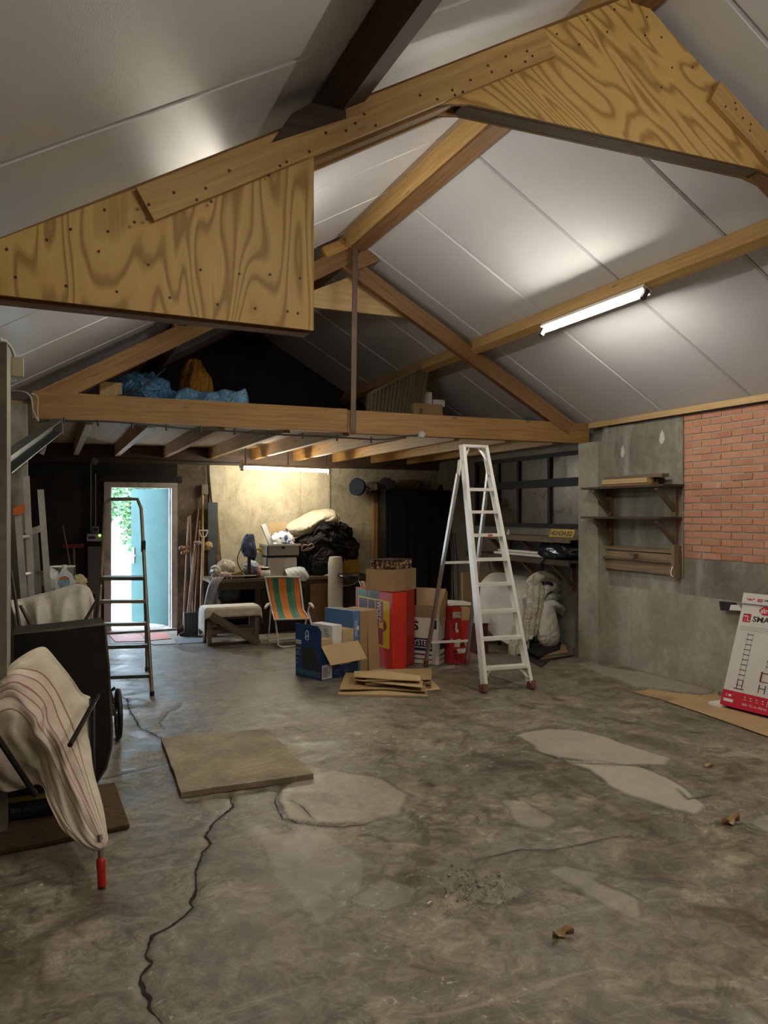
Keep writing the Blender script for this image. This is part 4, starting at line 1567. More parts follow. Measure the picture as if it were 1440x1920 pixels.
# ---- steel arm at the left pier
gt = thing('steel_arm', 'dark steel channel arm sloping from the left pier', 'arm', at(64, 830, 5.5))
A, B = at(106, 800, 6.40), at(8, 872, 4.70)
ax = (B - A).normalized()
sd = ax.cross(Zv).normalized()
upv = sd.cross(ax)
mb = MB()
mb.beam(A + upv * 0.045, B + upv * 0.045, 0.07, 0.012, upv)
mb.beam(A - upv * 0.045, B - upv * 0.045, 0.07, 0.008, upv)
mb.beam(A + sd * 0.02, B + sd * 0.02, 0.008, 0.09, upv)
build('channel', mb, plain('green_steel', (0.035, 0.05, 0.05), 0.4, 0.5), gt)
mb = MB().beam(A - ax * 0.03 - upv * 0.06, A - ax * 0.03 + upv * 0.06, 0.08, 0.02)
build('end_bracket', mb, STEEL, gt)
for mb in (MB().beam(at(84, 835, 6.3), at(78, 852, 6.3), 0.06, 0.03), MB().beam(at(32, 868, 5.2), at(28, 882, 5.2), 0.05, 0.03)):
    build('hanger', mb, plain('grey_hanger', (0.18, 0.17, 0.155), 0.6), gt)

# switch box on the post and loose cables
sw = at(29, 687, 4.50)
mb = MB().box(-0.19, -0.13, 4.50, 4.56, sw.z - 0.05, sw.z + 0.05)
o = build('switch_box', mb, CREAM, None, bevel=0.008, origin=(-0.16, 4.53, sw.z))
tag(o, 'small cream switch box on the far edge of the left post', 'switch')
mb = MB().tube([at(-2, 636, 4.3), at(10, 640, 4.42), at(22, 655, 4.52), at(27, 672, 4.53)], 0.008, 6, 4)
o = build('cable', mb, CABLE, None, smooth=True, origin=sw)
tag(o, 'grey cable bent over the top of the left post', 'cable')
for pts, m_, lab in (
    ([at(22, 733, 6.53), at(45, 735, 6.5), at(58, 745, 6.5), at(62, 770, 6.5), at(72, 790, 6.5)], CABLE, 'pale grey cable looping from the left pier down to the steel arm'),
    ([at(58, 738, 6.56), at(70, 745, 6.6), at(70, 770, 6.6), at(72, 790, 6.58)], CABLE, 'second pale cable loop beside the left end of the loft beam'),
    ([at(70, 790, 6.69), at(145, 789, 6.695), at(215, 791, 6.695), at(280, 797, 6.695), at(345, 803, 6.695), at(410, 807, 6.695), at(470, 811, 6.695), at(530, 815, 6.695), at(600, 818, 6.69), at(652, 821, 6.68), at(720, 824, 6.69), at(755, 818, 6.695), at(784, 816, 6.695)], CABLEK, 'dark cable clipped along the lower edge of the loft front beam'),
    ([at(60, 852, 10.42), at(200, 858, 10.42), at(330, 864, 10.42), at(455, 869, 10.42)], CABLEK, 'dark conduit running along the back wall to the loft lamp')):
    mb = MB().tube(pts, 0.007 if m_ is CABLE else 0.008, 6, 5)
    if 'front beam' in lab:
        for px in range(120, 760, 64):
            yy = 786 + (px - 100) * 0.062
            mb.cyl(at(px, yy - 4, 6.693), at(px, yy + 8, 6.693), 0.010, n=5)
    o = build('cable', mb, m_, None, smooth=True, origin=pts[0])
    tag(o, lab, 'cable')
jx = at(790, 815, 6.69)
mb = MB().lathe([(0.0, -0.02), (0.036, -0.02), (0.036, 0.015), (0.028, 0.024), (0.0, 0.024)], (jx.x, 6.688, jx.z), 14, (0, -1, 0))
o = build('junction_box', mb, plain('box_grey', (0.38, 0.37, 0.34), 0.5), None, bevel=0.003, origin=(jx.x, 6.69, jx.z))
tag(o, 'round grey junction box on the front face of the loft beam', 'box')
jx = at(178, 865, 10.40)
mb = MB().cyl(V(jx.x, 10.45, jx.z), V(jx.x, 10.40, jx.z), 0.045, n=12)
o = build('junction_box', mb, plain('box_brown', (0.16, 0.13, 0.11), 0.5), None, bevel=0.003, origin=(jx.x, 10.44, jx.z))
tag(o, 'round junction box on the dark back wall above the door', 'box')
mb = MB()
pa = pr + NR * 0.012 + V(0.045, 0, 0.01)
mb.tube([pa + V(0, y, 0) for y in (4.25, 3.0, 1.6)], 0.010, 6)
o = build('conduit', mb, CREAM, None, smooth=True, origin=pa + V(0, 4.2, 0))
tag(o, 'pale conduit along the right purlin feeding the tube lamp', 'conduit')

# ---- things beside the back door
mb = MB().box(DX0 - 0.05, DX1 + 0.06, YB - 0.03, YB - 0.002, DZ, DZ + 0.09)
o = build('door_lintel', mb, BLACK, None, origin=(1.1, YB, DZ))
tag(o, 'black beam above the open back door', 'lintel')
mt = thing('wall_panel', 'small grey control panel with a green light left of the door', 'panel', at(178, 1015, 10.4))
a, b = at(163, 1015, 10.40), at(192, 1001, 10.40)
mb = MB().box(a.x, b.x, 10.40, 10.498, a.z, b.z)
build('panel_case', mb, plain('panel_grey', (0.36, 0.36, 0.33), 0.5), mt, bevel=0.004)
mb = MB().box(a.x + 0.02, a.x + 0.10, 10.396, 10.40, a.z + 0.03, b.z - 0.03)
build('panel_slot', mb, BLACK, mt)
g = at(187, 1004, 10.395)
mb = MB().cyl(g, g + V(0, 0.01, 0), 0.012, n=10)
build('panel_light', mb, emitter('green_led', (0.25, 1.0, 0.05), 3.0), mt)
g = at(179, 993, 10.46)
so = thing('wall_socket', 'small framed socket above the control panel beside the door', 'socket', g)
mb = MB().box(g.x - 0.04, g.x + 0.04, 10.46, 10.498, g.z - 0.04, g.z + 0.04)
build('socket_frame', mb, plain('socket_grey', (0.30, 0.30, 0.29), 0.5), so, bevel=0.006)
mb = MB().box(g.x - 0.026, g.x + 0.026, 10.455, 10.46, g.z - 0.026, g.z + 0.026)
build('socket_face', mb, BLACK, so)
for px, ya_, yb_, lab in ((170, 868, 1000, 'left thin conduit running down to the control panel by the door'), (179, 888, 985, 'right thin conduit running down to the socket by the door')):
    a, b = at(px, ya_, 10.47), at(px, yb_, 10.47)
    mb = MB().cyl(a, b, 0.008, n=7)
    o = build('conduit', mb, plain('pipe_dull', (0.16, 0.15, 0.13), 0.5), None, origin=b)
    tag(o, lab, 'conduit')
mb = MB().obox(V(0.44, 10.33, 0.0), V(0.16, 0, 0), V(0, 0.03, 0), V(0, 0.13, 1.12))
o = build('grey_plank', mb, plain('plank_grey', (0.085, 0.08, 0.075), 0.7), None, origin=(0.5, 10.33, 0))
tag(o, 'dark grey plank leaning on the wall under the control panel', 'plank')
rk = thing('garden_rake', 'red headed garden rake standing head up in the dark corner left of the door', 'rake', (0.2, 9.6, 0))
h0, h1 = at(118, 1025, 9.9), at(157, 1023, 9.9)
mb = MB().beam(h0, h1, 0.02, 0.04)
for k in range(9):
    p = h0.lerp(h1, (k + 0.5) / 9)
    mb.beam(p, p + V(0, -0.05, 0.02), 0.008, 0.008)
build('rake_head', mb, plain('rake_red', (0.35, 0.03, 0.025), 0.5), rk)
e_ = at(146, 1120, 9.75)
e_.z = 0.0
mb = MB().cyl(h0.lerp(h1, 0.5), e_, 0.013, n=8)
build('rake_shaft', mb, WD_OLD, rk)
br = thing('broom', 'old wooden broom leaning in the dark corner beside the red rake', 'broom', (0.22, 9.5, 0))
T = at(117, 985, 9.95)
mb = MB().cyl(T, V(T.x + 0.22, 9.55, 0.08), 0.013, n=8)
build('broom_shaft', mb, WD_OLD, br)
mb = MB().box(T.x + 0.06, T.x + 0.38, 9.52, 9.58, 0.0, 0.08)
build('broom_head', mb, WD_DARK, br)

# bundle of long-handled tools right of the door
TOOLCOL = wood('tool_handle', (0.40, 0.22, 0.12), (0.22, 0.11, 0.055), 0.5, False)


def tool(name, label, cat, t_, b_, yt, yb, r, head, mat=TOOLCOL, seq=None):
    T, B = at(t_[0], t_[1], yt), at(b_[0], b_[1], yb)
    B.z = max(0.02, B.z)
    th = thing(name, label, cat, (B.x, B.y, 0.0))
    k_ = (B.z - 0.03) / max(0.01, (T.z - B.z))
    B2 = B + (B - T) * max(0, k_)
    build('shaft', MB().cyl(T, B2, r, r * 0.92, n=8), mat, th, smooth=True)
    mb = MB()
    if head == 'spade':
        mb.prism([B2 + V(-0.07, 0, 0.24), B2 + V(0.07, 0, 0.24), B2 + V(0.07, 0, 0.06), B2 + V(0.0, 0, -0.02), B2 + V(-0.07, 0, 0.06)], (0, 0.006, 0))
    elif head == 'hoe':
        mb.box(B2.x - 0.07, B2.x + 0.07, B2.y, B2.y + 0.006, 0.0, 0.10)
        mb.tube([B2 + V(0, 0, 0.10), B2 + V(0, 0.01, 0.05)], 0.008, 6)
    elif head == 'fork':
        for k in (-0.06, -0.02, 0.02, 0.06):
            mb.cyl(B2 + V(k, 0, 0.18), B2 + V(k, 0, -0.02), 0.005, n=5)
        mb.box(B2.x - 0.07, B2.x + 0.07, B2.y - 0.006, B2.y + 0.006, 0.17, 0.19)
    elif head == 'rake':
        mb.box(B2.x - 0.16, B2.x + 0.16, B2.y - 0.01, B2.y + 0.01, 0.03, 0.055)
        for k in range(11):
            mb.box(B2.x - 0.155 + k * 0.03, B2.x - 0.147 + k * 0.03, B2.y - 0.03, B2.y - 0.022, 0.0, 0.05)
    else:
        mb.box(B2.x - 0.10, B2.x + 0.10, B2.y - 0.02, B2.y + 0.03, 0.0, 0.05)
    build({'spade': 'blade', 'hoe': 'blade', 'fork': 'tines', 'rake': 'rake_head'}.get(head, 'brush_head'), mb, RUST, th)
    return th, T


tool('hoe', 'leftmost long tool of the bundle leaning right of the door', 'hoe', (354, 968), (344, 1165), 10.35, 9.95, 0.013, 'hoe')
tool('garden_rake', 'long tool with crossing shaft just right of the leftmost tool by the door', 'rake', (356, 966), (362, 1150), 10.42, 10.2, 0.012, 'brush')
tool('fork', 'long thin tool whose tip stands highest left of the spade handle', 'fork', (372, 954), (352, 1150), 10.44, 10.1, 0.012, 'fork')
tool('broom', 'tallest pale broom stick standing upright right of the door', 'broom', (380, 918), (380, 1150), 10.44, 10.2, 0.014, 'brush', WD_PALE)
tool('hoe', 'short dark tool shaft just left of the spade handle', 'hoe', (374, 977), (366, 1150), 10.40, 10.15, 0.013, 'hoe', WD_BROWN)
th, T = tool('spade', 'spade with a pale open handle in the tool bundle by the door', 'spade', (381, 1007), (377, 1140), 10.2, 9.95, 0.017, 'spade', WD_PALE)
mb = MB()
a, b, c, d = at(373, 995, 10.2), at(390, 995, 10.2), at(386, 1006, 10.2), at(377, 1006, 10.2)
mb.tube([a, b], 0.013, 7)
mb.tube([a, d, T], 0.009, 6)
mb.tube([b, c, T], 0.009, 6)
build('spade_handle', mb, plain('handle_grey', (0.50, 0.48, 0.44), 0.45), th)
th, T = tool('push_broom', 'broom standing brush up with a pink brown head left of the spade', 'broom', (367, 1021), (356, 1150), 10.15, 9.95, 0.014, 'hoe', TOOLCOL)
mb = MB()
blob(mb, at(371, 1018, 10.12), (0.05, 0.03, 0.025), 0.2, 6)
build('brush', mb, plain('brush_pink', (0.42, 0.30, 0.26), 0.8), th)
for q_, lab in (([(338, 1028), (353, 1025)], 'upper stubby wooden peg sticking left out of the tool bundle'), ([(342, 1037), (354, 1033)], 'lower stubby wooden peg sticking left out of the tool bundle')):
    a, b = at(*q_[0], 10.1), at(*q_[1], 10.35)
    mb = MB().lathe([(0.0, 0), (0.026, 0.008), (0.03, 0.03), (0.02, 0.07), (0.018, 0.3), (0.0, 0.302)], a, 10, b - a)  # stub end of a wooden tool handle
    o = build('tool_handle_stub', mb, TOOLCOL, None, smooth=True, origin=a)
    tag(o, lab, 'peg')
mb = MB()
blob(mb, at(390, 1024, 10.3), (0.055, 0.04, 0.05), 0.35, 9, 4)
o = build('work_glove', mb, plain('glove_yellow', (0.42, 0.32, 0.14), 0.8), None, smooth=True, origin=at(390, 1030, 10.3))
tag(o, 'yellowish work glove hung on the tools right of the spade handle', 'glove')
# boards right of the tools
a, b = at(389, 942, 10.36), at(408, 1060, 10.36)
mb = MB()
mb.box(a.x, b.x, 10.345, 10.365, 0.05, a.z)
mb.box(a.x, a.x + 0.045, 10.325, 10.3445, 0.05, a.z)
o = build('slate_board', mb, plain('slate_blue', (0.075, 0.085, 0.095), 0.55), None, origin=(a.x, 10.35, 0))
tag(o, 'narrow slate grey board standing upright between tools and pale wall board', 'board')
mb = MB().prism([at(406, 942, 10.42), at(411, 1000, 10.38), at(419, 1092, 10.30), at(410, 1092, 10.30), at(404, 1000, 10.38), at(401, 942, 10.42)], (0, 0.015, 0))
o = build('thin_lath', mb, WD_BROWN, None, origin=at(415, 1090, 10.3))
tag(o, 'thin brown lath leaning on the pale wall board behind the workbench', 'lath')
mb = MB().cyl(at(390, 872, 10.43), at(397, 950, 10.38), 0.014, n=6)
o = build('thin_pole', mb, WD_DARK, None, origin=at(397, 950, 10.38))
tag(o, 'dark thin pole above the slate grey board on the back wall', 'pole')
mb = MB().box(at(378, 905, 10.42).x, at(390, 905, 10.42).x, 10.40, 10.49, 1.80, 1.93)
o = build('wall_bracket', mb, plain('mortar_lump', (0.20, 0.16, 0.12), 0.9, bump=0.6), None, bevel=0.02, origin=at(384, 910, 10.42))
tag(o, 'lumpy bracket on the brown wall above the tallest broom stick', 'bracket')

# ribbed dark radiator on the floor
hd = thing('panel_heater', 'small dark ribbed panel heater on the floor by the trestle bench', 'heater', (1.6, 9.72, 0))
a, b = atz(346, 1194, 0), atz(373, 1194, 0)
zt = 0.29
mb = MB().obox(a + V(0, 0, 0.004), V(b.x - a.x, 0, 0), V(0, 0.05, 0), V(0, 0.04, zt))
build('heater_body', mb, plain('heater_dark', (0.045, 0.05, 0.055), 0.5), hd, bevel=0.006)
for k in range(4):
    x_ = a.x + 0.03 + k * 0.042
    mb = MB().obox(V(x_, a.y - 0.004, 0.05), V(0.022, 0, 0), V(0, 0.005, 0), V(0, 0.027, 0.19))
    build('rib', mb, plain('heater_rib', (0.075, 0.08, 0.085), 0.45), hd, bevel=0.002)
mb = MB().tube([a + V(0.0, 0.02, 0.06), a + V(-0.07, 0.0, 0.03), a + V(-0.05, -0.12, 0.008), a + V(0.06, -0.16, 0.008)], 0.005, 6, 5)
build('flex', mb, CABLE, hd)

# ---- bronze stepladder in front of the door
BRZ = plain('bronze_paint', (0.22, 0.195, 0.135), 0.4, 0.35, 0.25, 6)
BRZD = plain('bronze_dark', (0.085, 0.075, 0.06), 0.45, 0.4, 0.3, 6)
sl = thing('stepladder', 'old bronze painted stepladder standing in front of the open back door', 'stepladder', (0.6, 7.2, 0))
FR, FL = V(0.792, 6.751, 0.012), V(0.335, 6.86, 0.012)
PR, PL = at(272, 1084, 7.20), at(190, 1084, 7.26)
HR, HL = at(264, 936, 7.32), at(195, 936, 7.38)
mb = MB().tube([FR, PR, HR.lerp(PR, 0.12), HR + V(-0.03, 0, 0.0), HR.lerp(HL, 0.3), HL.lerp(HR, 0.15), HL + V(0.01, 0, -0.05), PL, FL], 0.016, 8)
build('front_frame', mb, BRZ, sl, smooth=True)
RR, RL = V(0.872, 7.84, 0.012), V(0.40, 7.95, 0.012)
build('rear_leg', MB().tube([PR + V(0.0, 0.05, -0.02), RR], 0.013, 7), BRZ, sl, smooth=True)
build('rear_leg', MB().tube([PL + V(0.0, 0.05, -0.02), RL], 0.013, 7), BRZ, sl, smooth=True)
build('rear_brace', MB().tube([RR.lerp(PR, 0.3), RL.lerp(PL, 0.3)], 0.010, 6), BRZ, sl)
mb = MB().beam(PL + V(0, 0.03, 0), PR + V(0, 0.03, 0), 0.20, 0.03)
build('platform', mb, BRZD, sl, bevel=0.004)
for y_ in (1130, 1174, 1216, 1271):
    k = (y_ - 1084) / (1306 - 1084)
    a, b = PL.lerp(FL, k), PR.lerp(FR, k)
    mb = MB().beam(a, b, 0.085, 0.028)
    build('step', mb, BRZD if y_ > 1200 else BRZ, sl, bevel=0.003)
for p in (FR, FL, RR, RL):
    mb = MB().cyl(p - V(0, 0, 0.010), p + V(0, 0, 0.03), 0.02, n=10)
    build('foot', mb, BLACK, sl)
for a, b in ((HR, PR), ):
    p = a.lerp(b, 0.60)
    mb = MB().cyl(p - V(0, 0, 0.05), p + V(0, 0, 0.05), 0.021, n=10)
    build('joint_sleeve', mb, BLACK, sl)

# ---- aluminium stepladder (large)
al = thing('stepladder', 'tall aluminium stepladder standing open on the right beside the cardboard boxes', 'stepladder', (3.6, 6.2, 0))
fL, fR = V(3.43, 5.74, 0.05), V(3.885, 5.69, 0.05)
tL, tR = at(865, 836, 6.36), at(911, 839, 6.36)
tR.z = tL.z
for a, b in ((fL, tL), (fR, tR)):
    dr = (b - a).normalized()
    nn_ = V(0, 1, 0)
    mb = MB()
    sgn = 1 if a is fL else -1
    # channel section: web and two flanges
    mb.beam(a, b, 0.008, 0.075, (0, 1, 0))
    for q_ in (-0.034, 0.034):
        off = (V(0, 1, 0) - dr * dr.y).normalized() * q_ + V(0.012 * sgn, 0, 0)
        mb.beam(a + off, b + off, 0.028, 0.007, (0, 1, 0))
    build('stile', mb, ALU, al)
    mb = MB().beam(a - dr * 0.045, a + dr * 0.02, 0.045, 0.085, (0, 1, 0))
    build('foot', mb, plain('foot_brown', (0.16, 0.06, 0.045), 0.6), al, bevel=0.004)
ty = (836, 840)
for y_ in (920.6, 964.6, 1009, 1055, 1101, 1150, 1198.5, 1249.6):
    k = (y_ - 836) / (1283 - 836)
    a, b = tL.lerp(fL, k), tR.lerp(fR, k)
    # even rise in height
    mb = MB()
    mb.beam(a + V(0.004, 0.0, 0), b + V(-0.004, 0.0, 0), 0.078, 0.006)
    mb.beam(a + V(0.004, -0.037, -0.012), b + V(-0.004, -0.037, -0.012), 0.005, 0.026)
    mb.beam(a + V(0.004, 0.037, -0.012), b + V(-0.004, 0.037, -0.012), 0.005, 0.026)
    st = build('step', mb, ALU, al)
    if y_ == 1009:
        d_ = (b - a).normalized()
        mb = MB()
        dpoly(mb, a.lerp(b, 0.5) + V(0, -0.0405, -0.012), d_, (0, 0, 1), oval(0.02, 0.0, 0.028, 0.010), 0.001)
        build('sticker', mb, RED, st)
        text('altrex', 0.014, WHITE, st, a.lerp(b, 0.5) + V(0.0, -0.0435, -0.016), d_, (0, 0, 1), 0.0003)
mb = MB()
mb.beam(tL, tR, 0.09, 0.022)
mb.beam(tL + V(0, -0.03, -0.004), tR + V(0, -0.03, -0.004), 0.012, 0.03)
build('top_cap', mb, ALU, al, bevel=0.003)
for a, b, q_ in ((tL, tR, 1), (tR, tL, 1)):
    f_ = (fL if a is tL else fR)
    p0 = a.lerp(f_, 0.075)
    p1 = a.lerp(b, 0.30) - V(0, 0, 0.02)
    build('corner_brace', MB().beam(p0, p1, 0.02, 0.008, (0, 1, 0)), ALU, al)
for s_ in (0, 1):
    a, b = (fL, fR) if s_ == 0 else (fR, fL)
    tt = tL if s_ == 0 else tR
    k = (1249.6 - 836) / (1283 - 836)
    stp = tt.lerp(a, k)
    stq = (tR if s_ == 0 else tL).lerp(b, k)
    build('corner_brace', MB().beam(stp.lerp(a, 0.75), stp.lerp(stq, 0.22) - V(0, 0, 0.012), 0.02, 0.006, (0, 1, 0)), ALU, al)
for px_, py_, k_ in ((1150, 0, 0),):
    pass
rL, rR = V(3.475, 6.94, 0.03), V(3.90, 6.86, 0.03)
pvL, pvR = at(859, 888, 6.31), at(915, 889, 6.31)
for a, b in ((rL, pvL), (rR, pvR)):
    build('rear_leg', MB().beam(a, b, 0.028, 0.035, (0, 1, 0)), plain('alu_tube', (0.46, 0.46, 0.44), 0.35, 0.8), al)
    build('foot', MB().beam(a - V(0, 0, 0.03), a + (b - a) * 0.02, 0.035, 0.042, (0, 1, 0)), plain('foot_brown', (0.16, 0.06, 0.045), 0.6), al)
for k in (0.12, 0.55):
    build('rear_brace', MB().beam(rL.lerp(pvL, k), rR.lerp(pvR, k), 0.025, 0.012, (0, 1, 0)), ALU, al)
for P_, Q_ in ((pvL, tL), (pvR, tR)):
    mb = MB().beam(P_ - V(0, 0, 0.02), P_.lerp(Q_, 0.5), 0.012, 0.05, (0, 1, 0))
    build('hinge', mb, ALU, al)

# ---- leaning striped deck chair
dc = thing('deck_chair', 'folding garden chair with orange and green striped fabric by the workbench', 'chair', (2.62, 8.75, 0))


def stripe_mat():
    n = NT('striped_canvas')
    u = n.sep(n.coord('UV', rand=False))
    f = n.math('FRACT', n.math('ADD', u[0], 0.0))
    c = n.ramp(f, [(0.0, (0.60, 0.16, 0.02)), (0.165, (0.02, 0.17, 0.10)), (0.36, (0.66, 0.21, 0.03)), (0.585, (0.03, 0.19, 0.12)), (0.80, (0.62, 0.16, 0.02))], 'CONSTANT')
    ln = n.math('LESS_THAN', n.math('PINGPONG', n.math('ADD', f, 0.01), 0.095), 0.006)
    c = n.mix(n.math('MULTIPLY', ln, 0.35), c, (0.70, 0.48, 0.20))
    return n.done(c, 0.75, 0.0, n.bump(n.noise(n.coord(), 300, 2), 0.12, 0.002))


YS = 8.95
bk0, bk1 = at(501, 1084, 9.22), at(560, 1084, 9.22)
sb0, sb1 = at(512, 1146, 8.98), at(567, 1144, 8.98)
sf0, sf1 = at(516, 1162, 8.72), at(578, 1160, 8.72)
ctrl = [[bk0, bk0.lerp(bk1, .5), bk1], [bk0.lerp(sb0, .5) + V(0, .02, 0), bk0.lerp(sb1, .5) + V(0, .03, 0), bk1.lerp(sb1, .5) + V(0, .02, 0)],
        [sb0, sb0.lerp(sb1, .5) - V(0, 0, .02), sb1], [sf0, sf0.lerp(sf1, .5) - V(0, 0, .012), sf1]]
S = patch(ctrl, 5, 5)
mb = MB()
mb.grid(S, lambda i, j: (min(0.999, j / (len(S[0]) - 1)), i / 10))
build('canvas', mb, stripe_mat(), dc, smooth=True, solid=0.004)
WT = plain('white_tube', (0.70, 0.68, 0.62), 0.35)
e = V(0.012, 0, 0)
mb = MB().tube([sb0 - e, bk0 - e * 1.2 - V(0, 0, .03), bk0 + V(0.02, 0, .012), bk1 + V(-0.02, 0, .012), bk1 + e * 1.2 - V(0, 0, .03), sb1 + e], 0.011, 8, 3)
build('back_frame', mb, WT, dc, smooth=True)
mb = MB().tube([sb0 - e, sf0 - e, sf1 + e, sb1 + e], 0.011, 8)
build('seat_frame', mb, WT, dc, smooth=True)
for sg, arm, ft, bt in ((-1, (505, 1133), [(506, 1140), (498, 1202)], [(514, 1150), (521, 1212)]), (1, (580, 1132), [(579, 1140), (592, 1200)], [(582, 1150), (575, 1190)])):
    a0, a1 = at(arm[0], arm[1], 9.05), at(arm[0] + sg * 8, arm[1] + 7, 8.72)
    mb = MB().tube([a0, a0.lerp(a1, 0.4) + V(0, 0, 0.012), a1], [0.016, 0.02, 0.014], 8, 4)
    build('armrest', mb, plain('arm_white', (0.66, 0.65, 0.60), 0.4), dc, smooth=True)
lg = [at(500, 1160, 9.0)]
mb = MB().tube([at(508, 1136, 8.98), V(2.415, 9.05, 0.012), V(2.86, 9.10, 0.012), at(580, 1136, 8.98)], 0.011, 8)
build('rear_leg', mb, WT, dc, smooth=True)
mb = MB().tube([at(515, 1150, 8.95), V(2.40, 8.56, 0.03), V(2.45, 8.54, 0.012), V(2.86, 8.62, 0.012), V(2.89, 8.64, 0.03), at(578, 1148, 8.95)], 0.011, 8)
build('front_leg', mb, WT, dc, smooth=True)

# ---- trestle bench with cloth and a loose plank
tb = thing('trestle_bench', 'low wooden trestle bench under a lace cloth left of the striped chair', 'bench', (1.95, 9.1, 0))
bz = 0.445
bx0, bx1, by0, by1 = 1.66, 2.30, 8.98, 9.32
build('bench_top', MB().box(bx0, bx1, by0, by1, bz - 0.045, bz), WD_OLD, tb, bevel=0.004)
for x_, y_ in ((bx0 + 0.04, by0 + 0.04), (bx0 + 0.04, by1 - 0.04), (bx1 - 0.04, by0 + 0.04), (bx1 - 0.04, by1 - 0.04)):
    build('leg', MB().beam(V(x_, y_, 0), V(x_, y_, bz - 0.045), 0.05, 0.05, (0, 1, 0)), WD_OLD, tb, bevel=0.003)
build('stretcher', MB().beam(V(bx0 + 0.04, by0 + 0.04, 0.16), V(bx1 - 0.04, by0 + 0.04, 0.16), 0.02, 0.05), WD_OLD, tb)
build('stretcher', MB().beam(V(bx0 + 0.04, by1 - 0.04, 0.16), V(bx1 - 0.04, by1 - 0.04, 0.16), 0.02, 0.05), WD_OLD, tb)
build('floor_rail', MB().beam(V(bx0 + 0.04, by0 + 0.02, 0.02), V(bx1 - 0.0, by0 + 0.02, 0.02), 0.05, 0.035), WD_DARK, tb)
cz = bz + 0.006
rows = []
NX = 26
for j, (yy, dz) in enumerate([(by1 + 0.012, -0.10), (by1 + 0.012, 0.0), (by1 - 0.1, 0.002), ((by0 + by1) / 2, 0.003), (by0 + 0.06, 0.002), (by0 - 0.012, 0.0), (by0 - 0.02, -0.06), (by0 - 0.022, -0.115)]):
    row = []
    for i in range(NX):
        t = i / (NX - 1)
        s_ = -0.30 + t * (bx1 - bx0 + 0.42)
        L_ = bx1 - bx0
        if s_ < 0:
            x_, zz = bx0 - 0.016 - 0.02 * (-s_), s_ * 0.95
        elif s_ > L_:
            x_, zz = bx1 + 0.014, -(s_ - L_) * 0.95
        else:
            x_, zz = bx0 + s_, 0
        wv = 0.012 * math.sin(i * 1.7 + j) * (1 if (dz < -0.02 or zz < -0.02) else 0)
        row.append(V(x_ - (abs(wv) if zz < 0 and s_ < 0 else 0), yy - abs(wv) * (dz < -0.02) * (1 if j > 4 else -1), max(0.05, cz + min(dz, 0) + zz + (dz if dz > 0 else 0))))
    rows.append(row)
LACE = plain('lace_cloth', (0.66, 0.60, 0.48), 0.8, var=0.14, scale=18, dirt=(0.55, 0.36, 0.30))
mb = MB()
mb.grid(rows)
o = build('lace_cloth', mb, LACE, None, smooth=True, origin=(1.95, 9.1, bz), solid=0.003, subd=1)
tag(o, 'cream lace cloth hanging over the low trestle bench', 'cloth')
mb = MB().beam(at(396, 1154, 8.93), at(485, 1206, 8.90), 0.028, 0.085, (0, 0, 1))
o = build('loose_plank', mb, WD_OLD, None, origin=at(485, 1210, 8.9), bevel=0.003)
tag(o, 'weathered plank leaning diagonally across the front of the trestle bench', 'plank')

# ================================================================== workbench and what is on it
WBZ = 0.715
wbx0, wbx1, wby0, wby1 = 1.83, 3.98, 9.66, 10.38
wb = thing('workbench', 'long cluttered wooden workbench in front of the pale back wall board', 'workbench', (2.9, 10.0, 0))
for k in range(4):
    ya_ = wby0 + k * 0.18
    build('bench_board', MB().box(wbx0, wbx1, ya_, ya_ + 0.177, WBZ - 0.04, WBZ - 0.002, V(1, 0, 0)), WD_OLD, wb, bevel=0.003)
for x_ in (wbx0 + 0.06, 2.45, 3.1, wbx1 - 0.06):
    for y_ in (wby0 + 0.06, wby1 - 0.08):
        build('leg', MB().box(x_ - 0.035, x_ + 0.035, y_ - 0.035, y_ + 0.035, 0.0, WBZ - 0.04), WD_DARK if x_ > 2.2 else WD_OLD, wb, bevel=0.003)
build('apron', MB().box(wbx0 + 0.03, wbx1, wby0 + 0.02, wby0 + 0.05, WBZ - 0.14, WBZ - 0.04), WD_DARK, wb)
build('side_board', MB().box(wbx1 - 0.03, wbx1 - 0.005, wby0 + 0.03, wby1, 0.0, WBZ - 0.04), BLACK, wb)
build('kick_board', MB().box(2.5, wbx1 - 0.05, wby0 + 0.06, wby0 + 0.08, 0.0, 0.56), BLACK, wb)
build('lower_shelf', MB().box(wbx0 + 0.05, wbx1 - 0.05, wby0 + 0.08, wby1 - 0.05, 0.20, 0.225), WD_DARK, wb)
a, b = at(581, 1096, 9.64), at(619, 1096, 9.64)
build('cabinet_door', MB().box(a.x, b.x, 9.635, 9.66, 0.07, a.z), plain('door_brown', (0.17, 0.095, 0.045), 0.5, var=0.15), wb, bevel=0.003)
build('back_panel', MB().box(wbx0 + 0.05, wbx1 - 0.02, wby1 - 0.03, wby1 - 0.01, 0.0, WBZ - 0.04), BLACK, wb)


def rbox(name, label, cat, mat, px0, px1, py0, py1, y, dep, rest=None, bevel=0.004, group=None, parent=None, skew=0.0, par=None):
    """box whose front face covers the pixel rectangle at depth y, resting on z=rest"""
    a, b = at(px0, py1, y), at(px1, py1, y)
    zt = at((px0 + px1) / 2, py0, y).z
    z0 = a.z if rest is None else rest
    mb = MB().obox(V(a.x, y, z0), V(b.x - a.x, (b.x - a.x) * skew, 0), V(-dep * skew, dep, 0), V(0, 0, zt - z0))
    o = build(name, mb, mat, par, bevel=bevel, origin=None if par else V((a.x + b.x) / 2, y + dep / 2, z0))
    if not par:
        tag(o, label, cat, group)
    return o


